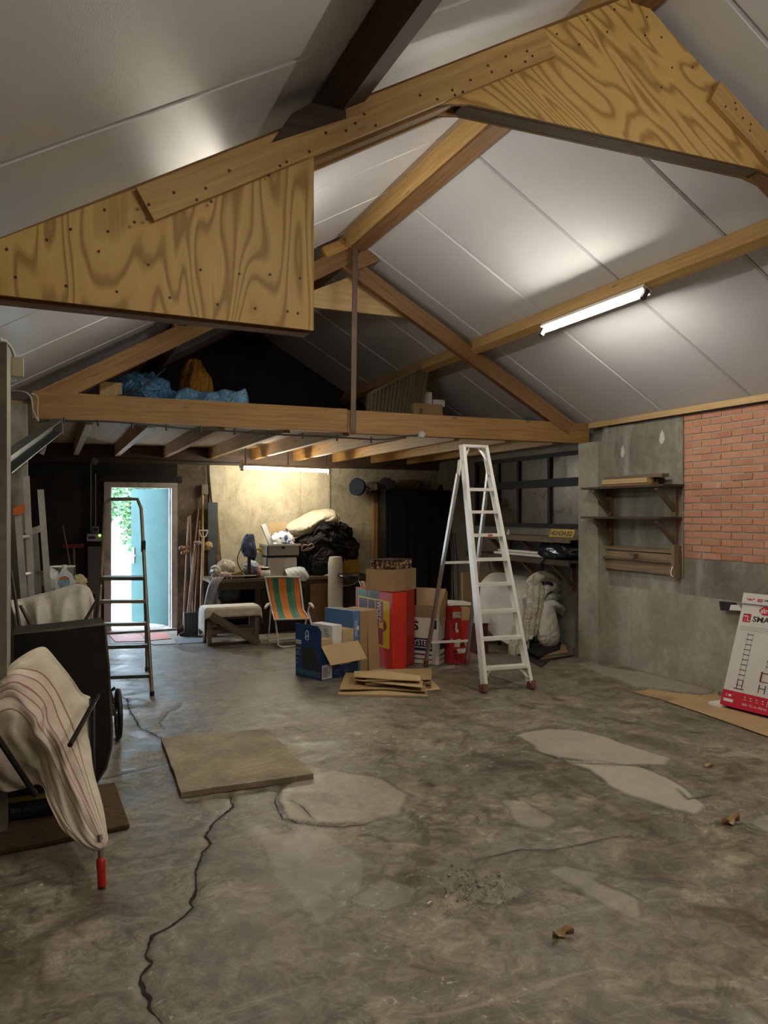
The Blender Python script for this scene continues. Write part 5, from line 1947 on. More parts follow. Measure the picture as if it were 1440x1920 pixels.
# hanging grey rag at the left end of the bench
rows = [[at(a_, b_, y_) for a_, b_, y_ in r] for r in (
    [(398, 1083, 9.70), (408, 1082, 9.66), (420, 1082, 9.64)], [(392, 1096, 9.62), (402, 1094, 9.60), (412, 1092, 9.60)],
    [(386, 1120, 9.60), (394, 1120, 9.58), (402, 1120, 9.58)], [(380, 1150, 9.59), (388, 1152, 9.57), (395, 1150, 9.58)], [(376, 1178, 9.58), (384, 1184, 9.57), (391, 1180, 9.57)])]
S = patch(rows, 8, 6)
for i, r in enumerate(S):
    for j, p in enumerate(r):
        p.y += 0.02 * math.sin(j * 1.5 + i * 0.2)
mb = MB()
mb.grid(S)
o = build('rag', mb, plain('rag_grey', (0.30, 0.29, 0.30), 0.8, var=0.3, scale=12), None, smooth=True, origin=at(398, 1083, 9.68), solid=0.004)
tag(o, 'grey striped rag hanging off the left end of the workbench', 'rag')
B_ = plain('bag_white', (0.66, 0.62, 0.55), 0.4, var=0.12, wr=(10, 0.5))
for (px, py, r_, sd, lab, m_) in (
    ((404, 1072, (0.055, 0.06, 0.065), 1.0, 'crumpled white bag at the far left end of the workbench', B_)),
    ((424, 1066, (0.10, 0.09, 0.095), 3.0, 'larger crumpled cream bag on the workbench left of the drill stand', plain('bag_cream', (0.62, 0.55, 0.42), 0.45, var=0.12, wr=(9, 0.5)))),
    ((418, 1079, (0.10, 0.06, 0.035), 5.0, 'flat pink crumpled paper on the front left of the workbench', plain('paper_pink', (0.62, 0.47, 0.44), 0.6, var=0.2, scale=20))),
    ((471, 1066, (0.085, 0.08, 0.085), 7.0, 'pale blue plastic bag behind the drill stand', plain('bag_blue', (0.45, 0.52, 0.64), 0.35, var=0.15, wr=(10, 0.5)))),
    ((490, 1073, (0.055, 0.05, 0.07), 9.0, 'pink and orange rag between drill stand and white drawers', plain('rag_pink', (0.58, 0.34, 0.27), 0.7, var=0.35, scale=18)))):
    c = at(px, py, 9.80 if py > 1070 else 9.95)
    mb = MB()
    blob(mb, V(c.x, c.y, max(c.z, WBZ + 0.012)), r_, 0.55, 10, sd, flat=WBZ)
    o = build('bag' if 'bag' in lab else ('paper' if 'paper' in lab else 'rag'), mb, m_, None, smooth=True, origin=V(c.x, c.y, WBZ))
    tag(o, lab, 'bag' if 'bag' in lab else ('paper' if 'paper' in lab else 'rag'))
tr = thing('tool_tray', 'low red and white tool tray on the front of the workbench', 'tray', at(452, 1083, 9.72))
a, b = at(424, 1083, 9.70), at(480, 1083, 9.70)
build('tray_base', MB().box(a.x, b.x, 9.70, 9.80, WBZ, WBZ + 0.035), plain('tray_dark', (0.10, 0.04, 0.04), 0.5), tr, bevel=0.003)
mb = MB()
mb.box(a.x, b.x, 9.695, 9.70, WBZ + 0.028, WBZ + 0.045)
mb.box(a.x, a.x + 0.012, 9.695, 9.80, WBZ, WBZ + 0.045)
mb.box(a.x + 0.06, a.x + 0.07, 9.695, 9.80, WBZ, WBZ + 0.045)
build('tray_edge', mb, WHITE, tr)
c = at(446, 1072, 9.86)
mb = MB().beam(V(c.x - 0.07, 9.86, WBZ + 0.028), V(c.x + 0.06, 9.86, WBZ + 0.062), 0.05, 0.045)
o = build('sanding_block', mb, plain('tool_yellow', (0.52, 0.38, 0.07), 0.5), None, bevel=0.01, origin=V(c.x, 9.86, WBZ))
tag(o, 'yellow hand tool lying on the workbench left of the drill stand', 'tool')
ds = thing('drill_stand', 'dark red drill stand draped with a blue cloth on the workbench', 'drill stand', V(at(467, 1080, 9.78).x, 9.78, WBZ))
DR = plain('stand_red', (0.075, 0.012, 0.018), 0.4)
c = at(467, 1080, 9.78)
build('stand_base', MB().box(c.x - 0.08, c.x + 0.10, 9.70, 9.90, WBZ, WBZ + 0.03), DR, ds, bevel=0.004)
zt = at(467, 1003, 9.78).z
build('column', MB().box(c.x - 0.018, c.x + 0.018, 9.76, 9.80, WBZ + 0.03, zt), DR, ds, bevel=0.003)
mb = MB().tube([at(457, 1019, 9.76), at(449, 1035, 9.75), at(445, 1050, 9.75), at(450, 1066, 9.74), at(463, 1076, 9.74)], 0.006, 6, 5)
build('flex', mb, CABLEK, ds)
rows = [[V(c.x + sx_ * 0.02, 9.78 + sy_ * 0.02, zt + 0.012) for sx_, sy_ in ((-1, -1), (1, -1), (1, 1), (-1, 1), (-1, -1))]]
for k, (w_, h_) in enumerate(((0.045, -0.03), (0.065, -0.12), (0.085, -0.22), (0.06, -0.30))):
    rows.append([V(c.x + sx_ * w_ * (1 + 0.25 * math.sin(i * 2.4 + k)), 9.78 + sy_ * w_ * 0.8, zt + h_ + 0.04 * math.sin(i * 2.1 + k * 0.3)) for i, (sx_, sy_) in enumerate(((-1, -1), (1, -1), (1, 1), (-1, 1), (-1, -1)))])
S = patch(rows, 6, 3)
mb = MB()
mb.grid(S)
o = build('blue_cloth', mb, plain('cloth_navy', (0.045, 0.075, 0.15), 0.8, var=0.6, scale=16, dirt=(0.25, 0.32, 0.42)), None, smooth=True, origin=V(c.x, 9.78, zt), solid=0.003)
tag(o, 'navy and pale blue cloth hung over the top of the drill stand', 'cloth')
c = at(481, 1055, 10.1)
jr = thing('canister', 'yellow capped beige canister behind the drill stand', 'canister', V(c.x, 10.1, WBZ))
build('canister_body', MB().box(c.x - 0.07, c.x + 0.07, 10.05, 10.17, WBZ, at(480, 1036, 10.1).z), plain('canister_beige', (0.46, 0.40, 0.24), 0.5), jr, bevel=0.02)
z_ = at(480, 1036, 10.1).z
build('canister_cap', MB().tube([V(c.x - 0.06, 10.1, z_ + 0.02), V(c.x + 0.02, 10.1, z_ + 0.05), V(c.x + 0.07, 10.1, z_ + 0.03)], 0.024, 8, 3), plain('cap_yellow', (0.55, 0.42, 0.03), 0.45), jr, smooth=True)
c = at(498, 1084, 9.72)
jr = thing('paint_jar', 'white jar with a dark label beside the white drawers', 'jar', V(c.x, 9.74, WBZ))
mb = MB().lathe([(0, 0), (0.062, 0.0), (0.066, 0.02), (0.066, 0.085), (0.05, 0.10), (0.05, 0.135), (0.0, 0.135)], V(c.x, 9.74, WBZ), 18)
build('jar_body', mb, WHITE, jr, smooth=True)
mb = MB().lathe([(0.0512, 0.098), (0.0525, 0.10), (0.0525, 0.128), (0.0512, 0.13)], V(c.x, 9.74, WBZ), 18)
build('jar_band', mb, DKGREY, jr, smooth=True)
# two white drawers stacked
GW = plain('drawer_grey_white', (0.62, 0.60, 0.57), 0.5, var=0.05)
d1 = thing('storage_drawer', 'lower and larger white storage box stacked on the workbench', 'box', V(2.72, 9.85, WBZ))
a, b = at(500, 1085, 9.80), at(558, 1085, 9.80)
z1 = at(520, 1046, 9.80).z
mb = MB()
mb.box(a.x, b.x, 9.80, 9.812, WBZ, z1)
mb.box(a.x, b.x, 10.20, 10.212, WBZ, z1)
mb.box(a.x - 0.0, a.x + 0.012, 9.80, 10.21, WBZ, z1)
mb.box(b.x - 0.012, b.x, 9.80, 10.21, WBZ, z1)
mb.box(a.x, b.x, 9.80, 10.21, WBZ, WBZ + 0.012)
build('box_body', mb, GW, d1, bevel=0.003)
c = V((a.x + b.x) / 2 - 0.02, 9.86, z1 - 0.02)
mb = MB()
blob(mb, c, (0.13, 0.05, 0.05), 0.5, 8, 3)
o = build('tissue', mb, WHITE, None, smooth=True, origin=c)
tag(o, 'white crumpled tissue peeping out between the two stacked white boxes', 'tissue')
d2 = thing('storage_drawer', 'upper white storage box with a grey front on the stacked pair', 'box', V(2.72, 9.85, z1))
a, b = at(501, 1046, 9.80), at(562, 1046, 9.80)
z2 = at(520, 1022, 9.80).z
z1b = z1 + 0.018
mb = MB()
mb.box(a.x, b.x, 9.79, 9.802, z1b, z2)
mb.box(a.x, b.x, 10.20, 10.212, z1b, z2)
mb.box(a.x, a.x + 0.012, 9.79, 10.21, z1b, z2)
mb.box(b.x - 0.012, b.x, 9.79, 10.21, z1b, z2)
mb.box(a.x, b.x, 9.79, 10.21, z1b, z1b + 0.012)
build('box_body', mb, plain('drawer_grey', (0.40, 0.39, 0.37), 0.5, var=0.05), d2, bevel=0.003)
mb = MB()
mb.box(a.x - 0.006, b.x + 0.01, 9.775, 9.80, z2 - 0.012, z2 + 0.012)
mb.box(a.x - 0.006, a.x + 0.012, 9.80, 10.21, z2 - 0.012, z2 + 0.012)
build('box_rim', mb, WHITE, d2, bevel=0.003)
mb = MB().box((a.x + b.x) / 2 - 0.03, (a.x + b.x) / 2 + 0.015, 9.786, 9.79, z2 - 0.05, z2 - 0.02)
build('finger_slot', mb, BLACK, d2)
mb = MB().box(a.x, b.x, 9.80, 10.20, z1 + 0.004, z1 + 0.017)
build('lid', mb, BLACK, d1)
# things in and over the upper drawer
mb = MB().prism([at(490, 985, 10.0), at(498, 982, 10.0), at(514, 1020, 9.92), at(506, 1024, 9.92)], (0.0, 0.05, 0))
o = build('foam_strip', mb, WHITE, None, bevel=0.004, origin=at(510, 1022, 9.95))
tag(o, 'white slanted strip sticking out of the upper white storage box', 'strip')
mb = MB().prism([at(503, 980, 10.02), at(537, 978, 10.06), at(545, 1022, 9.98), at(508, 1024, 9.95)], (0.0, 0.012, 0))
o = build('cardboard_flap', mb, CARD2, None, origin=at(525, 1022, 10.0))
tag(o, 'sheet of cardboard standing in the upper white storage box', 'cardboard')
mb = MB()
S = patch([[at(508, 1002, 9.93), at(520, 998, 9.95), at(535, 995, 9.95), at(550, 1000, 9.93)], [at(510, 1010, 9.85), at(524, 1008, 9.86), at(538, 1004, 9.86), at(552, 1012, 9.86)], [at(513, 1022, 9.82), at(526, 1021, 9.82), at(540, 1020, 9.82), at(552, 1022, 9.82)]], 6, 6)
for i, r in enumerate(S):
    for j, p in enumerate(r):
        p.y += 0.025 * mnoise.noise(V(i * 0.5, j * 0.4, 4))


def mag_mat():
    n = NT('printed_bag')
    v = n.coord('Object', rand=False)
    f = n.noise(v, 11, 2, 0.4)
    c = n.ramp(f, [(0.0, (0.70, 0.70, 0.72)), (0.52, (0.05, 0.09, 0.25)), (0.60, (0.72, 0.72, 0.74)), (0.68, (0.45, 0.04, 0.05)), (0.72, (0.70, 0.70, 0.72))], 'CONSTANT')
    return n.done(c, 0.3)


mb.grid(S)
o = build('printed_bag', mb, mag_mat(), None, smooth=True, origin=at(530, 1020, 9.84), solid=0.01)
tag(o, 'white plastic bag with navy and red print lying in the upper storage box', 'bag')
# big cream sack on the dark pile
SACK = plain('sack_cream', (0.60, 0.52, 0.39), 0.75, var=0.1, scale=4, wr=(3.5, 0.35))
mb = MB()
S = patch([
    [at(538, 985, 10.2), at(560, 972, 10.22), at(585, 960, 10.25), at(608, 956, 10.25), at(626, 958, 10.22), at(636, 970, 10.2)],
    [at(536, 990, 10.02), at(562, 982, 9.98), at(588, 974, 9.98), at(608, 966, 9.95), at(626, 968, 9.95), at(636, 978, 10.0)],
    [at(545, 999, 9.92), at(565, 994, 9.86), at(590, 982, 9.86), at(606, 976, 9.88), at(624, 980, 9.9), at(632, 984, 9.96)],
    [at(552, 1006, 9.98), at(570, 1002, 9.93), at(584, 998, 9.92), at(600, 985, 9.95), at(622, 984, 9.98), at(630, 986, 10.05)]], 7, 7)
for i, r in enumerate(S):
    for j, p in enumerate(r):
        k = 0.03 * mnoise.noise(V(i * 0.22, j * 0.3, 8)) + 0.012 * mnoise.noise(V(i * 0.5, j * 0.6, 2))
        p.y -= k
        p.z += k * 0.5
mb.grid(S)
o = build('cream_sack', mb, SACK, None, smooth=True, origin=at(590, 1000, 9.95), solid=0.03)
tag(o, 'big cream cloth sack lying on top of the dark pile on the workbench', 'sack')
PILE = plain('pile_black', (0.007, 0.006, 0.0055), 0.9, var=0.5, scale=10, wr=(5, 0.5))
PILEB = plain('pile_brown', (0.022, 0.017, 0.012), 0.9, var=0.6, scale=14, dirt=(0.12, 0.095, 0.06), wr=(6, 0.6))
for (px, py, y_, r_, sd, m_, lab, am) in (
    (607, 1058, 9.85, (0.21, 0.16, 0.27), 2, PILE, 'black rounded bag at the bottom of the pile on the workbench', 0.10),
    (600, 1024, 9.98, (0.34, 0.18, 0.17), 5, PILEB, 'dark brown crumpled sacking in the middle of the workbench pile', 0.35),
    (617, 1000, 10.05, (0.30, 0.20, 0.16), 8, PILE, 'black plastic bundle right under the cream sack', 0.30),
    (645, 1030, 10.05, (0.18, 0.15, 0.16), 4, PILEB, 'ragged dark sack hanging at the right of the workbench pile', 0.45),
    (565, 1045, 10.0, (0.10, 0.14, 0.22), 6, PILE, 'black bag squeezed between the white boxes and the pile', 0.25)):
    c = at(px, py, y_)
    mb = MB()
    blob(mb, c, r_, am, 7, sd, 34, 24, flat=WBZ)
    o = build('bag' if 'bag' in lab else 'sack', mb, m_, None, smooth=True, origin=V(c.x, c.y, max(WBZ, c.z - r_[2])))
    tag(o, lab, 'bag' if 'bag' in lab else 'sack')
mb = MB()
S = patch([[at(587, 1002, 9.84), at(600, 984, 9.82), at(622, 983, 9.80), at(645, 986, 9.86)], [at(583, 1020, 9.80), at(602, 1008, 9.78), at(625, 1006, 9.78), at(655, 1012, 9.84)],
           [at(560, 1036, 9.80), at(600, 1024, 9.76), at(630, 1026, 9.76), at(664, 1030, 9.84)]], 8, 8)
for i, r in enumerate(S):
    for j, p in enumerate(r):
        p.y += 0.04 * mnoise.noise(V(i * 0.35, j * 0.2, 12))
        p.z += 0.02 * mnoise.noise(V(i * 0.35, j * 0.5, 15))
mb.grid(S)
o = build('tarpaulin', mb, plain('tarp_black', (0.006, 0.005, 0.0045), 0.75, var=0.4, wr=(5, 0.5)), None, smooth=True, origin=at(610, 1030, 9.8), solid=0.006)
tag(o, 'creased black tarpaulin over the front of the workbench pile', 'tarpaulin')
mb = MB().tube([at(566, 1028, 9.72), at(570, 1022, 9.70), at(578, 1023, 9.70), at(584, 1020, 9.72), at(588, 1025, 9.72), at(580, 1030, 9.70), at(568, 1032, 9.72)], 0.012, 7, 4, closed=True)
o = build('strap', mb, plain('strap_leather', (0.30, 0.20, 0.13), 0.6), None, smooth=True, origin=at(576, 1030, 9.72))
tag(o, 'light brown looped strap on the dark pile beside the white boxes', 'strap')
mb = MB().beam(at(576, 1018, 9.74), at(610, 1003, 9.74), 0.012, 0.02)
o = build('metal_bar', mb, STEEL, None, origin=at(590, 1010, 9.74))
tag(o, 'thin grey bar lying slanted on the dark pile under the cream sack', 'bar')
# folded towel at the bench edge
S = patch([[at(534, 1068, 9.78), at(548, 1064, 9.80), at(562, 1063, 9.80), at(570, 1065, 9.78)], [at(536, 1074, 9.68), at(552, 1070, 9.66), at(566, 1068, 9.66), at(576, 1074, 9.68)],
           [at(540, 1082, 9.63), at(556, 1080, 9.62), at(570, 1078, 9.62), at(579, 1082, 9.64)], [at(548, 1088, 9.63), at(560, 1088, 9.62), at(570, 1090, 9.62), at(577, 1086, 9.64)]], 5, 5)
mb = MB()
mb.grid(S)


def tw_mat():
    n = NT('towel_blue')
    u = n.sep(n.coord('Object', rand=False))
    f = n.math('FRACT', n.math('MULTIPLY', n.math('ADD', u[0], n.math('MULTIPLY', u[2], 0.7)), 14.0))
    c = n.ramp(f, [(0.0, (0.60, 0.62, 0.60)), (0.5, (0.36, 0.47, 0.55)), (0.62, (0.62, 0.63, 0.60))])
    return n.done(c, 0.85)


o = build('towel', mb, tw_mat(), None, smooth=True, origin=at(560, 1086, 9.65), solid=0.012)
tag(o, 'folded pale blue and white towel over the bench edge above the striped chair', 'towel')
mb = MB()
blob(mb, at(620, 1079, 9.70), (0.09, 0.04, 0.022), 0.3, 8, 3, flat=WBZ)
o = build('white_cloth', mb, WHITE, None, smooth=True, origin=V(at(620, 1079, 9.7).x, 9.7, WBZ))
tag(o, 'small flat white cloth on the bench edge left of the upright foam roll', 'cloth')
# yellow crate with wires
yc = rbox('yellow_crate', 'mustard yellow box full of wires at the right end of the workbench', 'box', plain('mustard', (0.36, 0.20, 0.02), 0.5, var=0.12), 645, 674, 1049, 1082, 9.92, 0.26, WBZ)
mb = MB()
for k in range(7):
    a = at(645 + R.random() * 8, 1047, 9.95 + R.random() * 0.15)
    b = at(665 + R.random() * 10, 1047, 9.95 + R.random() * 0.15)
    mb.tube([a, a.lerp(b, 0.3) + V(0, 0, R.uniform(0.03, 0.09)), a.lerp(b, 0.7) + V(0, 0, R.uniform(0.0, 0.08)), b], 0.006, 5, 5)
o = build('wire_tangle', mb, plain('wire_brown', (0.10, 0.045, 0.03), 0.5), None, smooth=True, origin=at(660, 1048, 10.0), kind='stuff')
tag(o, 'tangle of dark red wires on top of the mustard yellow box', 'wires')
# foam roll
a, b = at(629, 1044, 9.45), V(at(629, 1150, 9.36).x, 9.36, 0.014)
fr = thing('foam_roll', 'tall white roll standing upright in front of the workbench', 'roll', (b.x, 9.36, 0))
mb = MB()
rings = []
ax = (b - a)
for k in range(13):
    t = k / 12
    p = a.lerp(b, t)
    rr_ = 0.098 * (1 + 0.05 * mnoise.noise(V(0, 0, k * 0.8))) * (0.80 if k == 0 else 1)
    rings.append([p + V(rr_ * math.cos(q_) * (1 + 0.04 * mnoise.noise(V(q_ * 2, k * 0.5, 1))), rr_ * math.sin(q_), 0) for q_ in [i * 2 * math.pi / 20 for i in range(20)]])
mb.grid(rings, closed_u=True)
mb.face(rings[0])
mb.face(list(reversed(rings[-1])))
build('roll_body', mb, plain('foam_white', (0.62, 0.58, 0.50), 0.7, var=0.05, scale=20, bump=0.2, bscale=40), fr, smooth=True)
# black seat with chrome wire
st = thing('stool_seat', 'black round seat with a bent chrome wire beside the foam roll', 'seat', at(662, 1085, 9.2))
c = at(650, 1080, 9.2)
mb = MB().lathe([(0, -0.012), (0.115, -0.012), (0.125, 0.0), (0.115, 0.012), (0, 0.014)], c, 20, (0.1, -0.2, 1))
build('seat_pad', mb, BLACKG, st, smooth=True)
mb = MB().tube([at(634, 1088, 9.1), at(636, 1096, 9.1), at(652, 1098, 9.1), at(668, 1092, 9.15), at(676, 1082, 9.2)], 0.007, 7, 6)
build('chrome_wire', mb, plain('chrome', (0.70, 0.70, 0.70), 0.15, 1.0), st, smooth=True)
mb = MB().beam(at(672, 1077, 9.2), at(686, 1080, 9.2), 0.06, 0.05)
mb.beam(at(670, 1080, 9.22), V(at(676, 1080, 9.22).x, 9.3, 0.30), 0.03, 0.03)
build('seat_block', mb, BLACK, st, bevel=0.006)
build('seat_post', MB().cyl(at(676, 1084, 9.24), V(at(676, 1084, 9.24).x, 9.24, 0.03), 0.016, n=8), BLACK, st)
build('seat_foot', MB().lathe([(0, 0), (0.16, 0), (0.15, 0.02), (0.02, 0.035), (0, 0.035)], V(at(676, 1084, 9.24).x, 9.24, 0.002), 18), BLACK, st)
for k in range(4):
    a = at(673 + k * 2.5, 1090, 9.1)
    b = at(678 + k * 2.5, 1106 - k, 9.0)
    o = build('cord', MB().tube([a, a.lerp(b, .5) + V(0.01, 0, 0.01 * k), b], 0.006, 5, 4), plain('cord_pink', (0.60, 0.25, 0.25), 0.6) if k % 2 else WHITE, None, smooth=True, origin=b)
    tag(o, ['first white strand of the striped cord hanging below the black round seat', 'first pink strand of the striped cord hanging below the black round seat', 'second white strand of the striped cord nearest the cardboard carton', 'second pink strand of the striped cord nearest the cardboard carton'][k], 'cord')
# under the bench
rbox('small_box', 'white lidded box under the left end of the workbench', 'box', plain('white_old', (0.45, 0.43, 0.39), 0.6), 394, 414, 1123, 1150, 9.86, 0.2, 0.226)
mb = MB()
blob(mb, at(428, 1110, 9.9), (0.16, 0.13, 0.15), 0.12, 5, 3)
o = build('helmet_bag', mb, plain('bag_charcoal', (0.030, 0.030, 0.032), 0.4, var=0.4), None, smooth=True, origin=V(at(428, 1110, 9.9).x, 9.9, 0.226))
tag(o, 'round charcoal bag under the workbench beside the white lidded box', 'bag')
rbox('small_box', 'dark cardboard box on the low shelf right of the foam roll', 'box', CARD, 646, 669, 1118, 1150, 9.75, 0.2, 0.226)
rbox('small_box', 'black case on the shelf under the workbench behind the deck chair', 'box', DKGREY, 484, 508, 1108, 1150, 9.86, 0.2, 0.226)

# hand wheel on the wall
wl = thing('hand_wheel', 'dark blue hand wheel on a short axle fixed high on the back wall', 'wheel', at(670, 913, 10.3))
c = at(670, 913, 10.25)
mb = MB().lathe([(0.0, -0.01), (0.03, -0.02), (0.05, -0.008), (0.10, -0.008), (0.105, -0.03), (0.125, -0.03), (0.128, 0.02), (0.10, 0.025), (0.09, 0.01), (0.0, 0.01)], c, 22, (-0.75, -0.6, 0.1))
build('wheel_disc', mb, plain('wheel_navy', (0.010, 0.016, 0.032), 0.8), wl, smooth=True)
mb = MB().tube([c + V(0, 0.0, 0), at(682, 912, 10.25), at(698, 917, 10.3), at(722, 914, 10.38)], 0.012, 7)
build('axle', mb, STEEL, wl)
mb = MB().box(at(695, 915, 10.3).x, at(704, 915, 10.3).x, 10.24, 10.34, at(700, 919, 10.3).z, at(700, 908, 10.3).z)
build('axle_block', mb, plain('block_grey', (0.35, 0.34, 0.32), 0.5), wl, bevel=0.004)
mb = MB().box(at(690, 922, 10.42).x, at(721, 922, 10.42).x, 10.3, 10.48, at(700, 926, 10.42).z, at(700, 920, 10.42).z)
o = build('shelf_plate', mb, WD_DARK, None, origin=at(706, 924, 10.42))
tag(o, 'short dark board over the top of the yellow post under the hand wheel axle', 'board')
# yellow timber post, black cupboard
a, b = at(701, 930, 10.36), at(721, 930, 10.36)
mb = MB().box(a.x, b.x, 10.36, 10.47, 0.0, at(710, 925, 10.36).z)
o = build('timber_post', mb, wood('post_yellow', (0.50, 0.32, 0.12), (0.22, 0.12, 0.045), 0.6, False, 14, 1.6), None, origin=(a.x, 10.4, 0), bevel=0.006)
tag(o, 'yellowish rough timber post left of the black cupboard', 'post')
cb = thing('cupboard', 'tall black panelled cupboard in the back right corner', 'cupboard', (5.0, 10.2, 0))
KB = plain('cupboard_black', (0.007, 0.0075, 0.008), 0.35)
cx0, cx1, cyf, czt = at(724, 925, 10.05).x, 5.44, 10.05, at(735, 922, 10.05).z
build('carcass', MB().box(cx0, cx1, cyf + 0.02, 10.47, 0.0, czt), KB, cb, bevel=0.004)
build('cornice', MB().box(cx0 - 0.02, cx1, cyf - 0.02, 10.47, czt, czt + 0.03), KB, cb, bevel=0.004)
nd = 3
for k in range(nd):
    xa = cx0 + 0.01 + k * (cx1 - cx0 - 0.02) / nd
    xb = xa + (cx1 - cx0 - 0.02) / nd - 0.008
    dr_ = build('door', MB().box(xa, xb, cyf, cyf + 0.02, 0.06, czt - 0.02), KB, cb, bevel=0.003)
    mb = MB()
    mb.box(xa + 0.05, xa + 0.062, cyf - 0.008, cyf, 0.15, czt - 0.15)
    mb.box(xb - 0.062, xb - 0.05, cyf - 0.008, cyf, 0.15, czt - 0.15)
    mb.box(xa + 0.05, xb - 0.05, cyf - 0.008, cyf, czt - 0.162, czt - 0.15)
    mb.box(xa + 0.05, xb - 0.05, cyf - 0.008, cyf, 0.15, 0.162)
    build('panel_moulding', mb, plain('mould_black', (0.02, 0.022, 0.022), 0.3), dr_)
for (pts_, lab) in (
    ([(716, 890), (724, 884), (738, 904), (730, 908)], 'dark tilted board among the clutter on the left of the black cupboard'),
    ([(727, 884), (732, 882), (745, 902), (739, 905)], 'second dark tilted board on the black cupboard'),
    ([(738, 884), (741, 884), (745, 900), (741, 902)], 'thin upright dark slat on the black cupboard'),
    ([(782, 904), (790, 895), (802, 905), (796, 910)], 'folded grey card standing like a roof on the black cupboard')):
    P_ = [at(a_, b_, 10.25) for a_, b_ in pts_]
    dz = czt + 0.031 - min(p.z for p in P_)
    P_ = [p + V(0, 0, dz) for p in P_]
    o = build('board', MB().prism(P_, (0, 0.10, 0)), DKGREY, None, origin=P_[0])
    tag(o, lab, 'board')

# ================================================================== cartons in the middle
ANG = 22.0
UB, VB = dirv(ANG), dirv(ANG + 90)
NAVY = plain('print_navy', (0.012, 0.055, 0.19), 0.35, var=0.1)
INK = plain('ink_black', (0.012, 0.012, 0.014), 0.5)
INKW = plain('ink_white', (0.75, 0.75, 0.74), 0.5, var=0.03)
th_ = 0.005


def open_carton(root, C, u, v, lu, lv, h, mat, inner):
    """four walls and a bottom, each wall a part"""
    for nm_, o_, e_, w_ in (('side', C, u * lu, v), ('side', C + v * (lv - th_), u * lu, v), ('side', C, v * lv, u), ('side', C + u * (lu - th_), v * lv, u)):
        t = w_ * th_
        mb = MB().obox(o_, e_, t, Zv * h)
        build('side_panel', mb, mat, root)
    build('bottom_panel', MB().obox(C + Zv * 0.002, u * lu, v * lv, Zv * 0.004), inner, root)


C = atz(602, 1277, 0.003)
bb = thing('carton', 'open navy blue carton with a folded out cardboard flap and small boxes inside', 'carton', C)
lu, lv, hh = 0.47, 0.37, 0.315
open_carton(bb, C, UB, VB, lu, lv, hh, NAVY, CARD)
# front right flap folded down, left flap standing up
fo = C + Zv * hh
mb = MB().hexa([fo - VB * 0.004, fo + UB * lu - VB * 0.004, fo + UB * (lu + 0.02) - VB * 0.10 - Zv * 0.165, fo + UB * 0.03 - VB * 0.10 - Zv * 0.165,
                fo + Zv * 0.005, fo + UB * lu + Zv * 0.005, fo + UB * (lu + 0.02) - VB * 0.104 - Zv * 0.16, fo + UB * 0.03 - VB * 0.104 - Zv * 0.16])
build('flap', mb, CARD2, bb)
lf = fo + VB * lv
pf = [fo, fo + VB * lv, fo + VB * lv + Zv * 0.185, fo + VB * 0.05 + Zv * 0.185, fo + Zv * 0.14]
build('flap', MB().prism(pf, UB * 0.004), NAVY, bb)
xd = -VB
o0 = C + VB * lv
mb = MB()
decal(mb, o0, xd, Zv, 0.02, 0.36, 0.025, 0.075, 0.0012)
build('print_band', mb, plain('print_teal', (0.05, 0.14, 0.20), 0.35), bb)
mb = MB()
dpoly(mb, o0, xd, Zv, [(0.10, 0.29), (0.27, 0.29), (0.33, 0.16), (0.35, 0.07), (0.28, 0.06), (0.10, 0.10)], 0.0010)
build('print_picture', mb, plain('print_photo', (0.035, 0.035, 0.04), 0.3, var=0.7, scale=30), bb)
mb = MB()
decal(mb, o0, xd, Zv, 0.004, 0.085, 0.305, 0.345, 0.0014)
build('print_badge', mb, INKW, bb)
text('PHILIPS', 0.02, NAVY, bb, o0 + xd * 0.010 + Zv * 0.317, xd, Zv, 0.002, width=0.066)
mb = MB()
for k, (zz_, wd_) in enumerate(((0.26, 0.06), (0.225, 0.045), (0.205, 0.05), (0.16, 0.02), (0.12, 0.02))):
    decal(mb, o0, xd, Zv, 0.012, 0.012 + wd_, zz_, zz_ + 0.009, 0.0012)
build('print_lines', mb, plain('ink_pale', (0.35, 0.42, 0.50), 0.5), bb)['kind'] = 'stuff'
mb = MB()
cx_, cz_ = 0.17, hh + 0.085
mb.tube([o0 + xd * (cx_ + a_) + Zv * (cz_ + b_) - UB * 0.002 for a_, b_ in ((-0.022, -0.04), (-0.022, 0.0), (-0.018, 0.03), (0.0, 0.045), (0.018, 0.03), (0.022, 0.0), (0.022, -0.04))], 0.0035, 5, 2, closed=True)
mb.tube([o0 + xd * (cx_ + a_) + Zv * (cz_ + b_) - UB * 0.002 for a_, b_ in ((-0.012, -0.012), (0.0, 0.004), (0.012, -0.012), (0.0, -0.026))], 0.003, 5, 1, closed=True)
build('print_icon', mb, INKW, bb)
# right face stickers
mb = MB()
decal(mb, C, UB, Zv, 0.01, 0.135, 0.01, 0.14, 0.0010)
build('sticker', mb, INKW, bb)
mb = MB()
decal(mb, C, UB, Zv, 0.23, 0.37, 0.115, 0.165, 0.0010)
build('sticker', mb, INKW, bb)
mb = MB()
for k in range(12):
    decal(mb, C, UB, Zv, 0.24 + k * 0.010, 0.24 + k * 0.010 + R.choice((0.003, 0.005, 0.006)), 0.128, 0.158, 0.0016)
for k in range(7):
    decal(mb, C, UB, Zv, 0.02, 0.02 + R.uniform(0.05, 0.1), 0.025 + k * 0.014, 0.031 + k * 0.014, 0.0016)
build('print_bars', mb, INK, bb)['kind'] = 'stuff'
mb = MB()
for x_, z_, w_ in ((0.16, 0.07, 0.09), (0.16, 0.055, 0.07), (0.16, 0.04, 0.08), (0.27, 0.06, 0.09), (0.27, 0.045, 0.07), (0.22, 0.02, 0.03), (0.27, 0.085, 0.06)):
    decal(mb, C, UB, Zv, x_, x_ + w_, z_, z_ + 0.006, 0.0010)
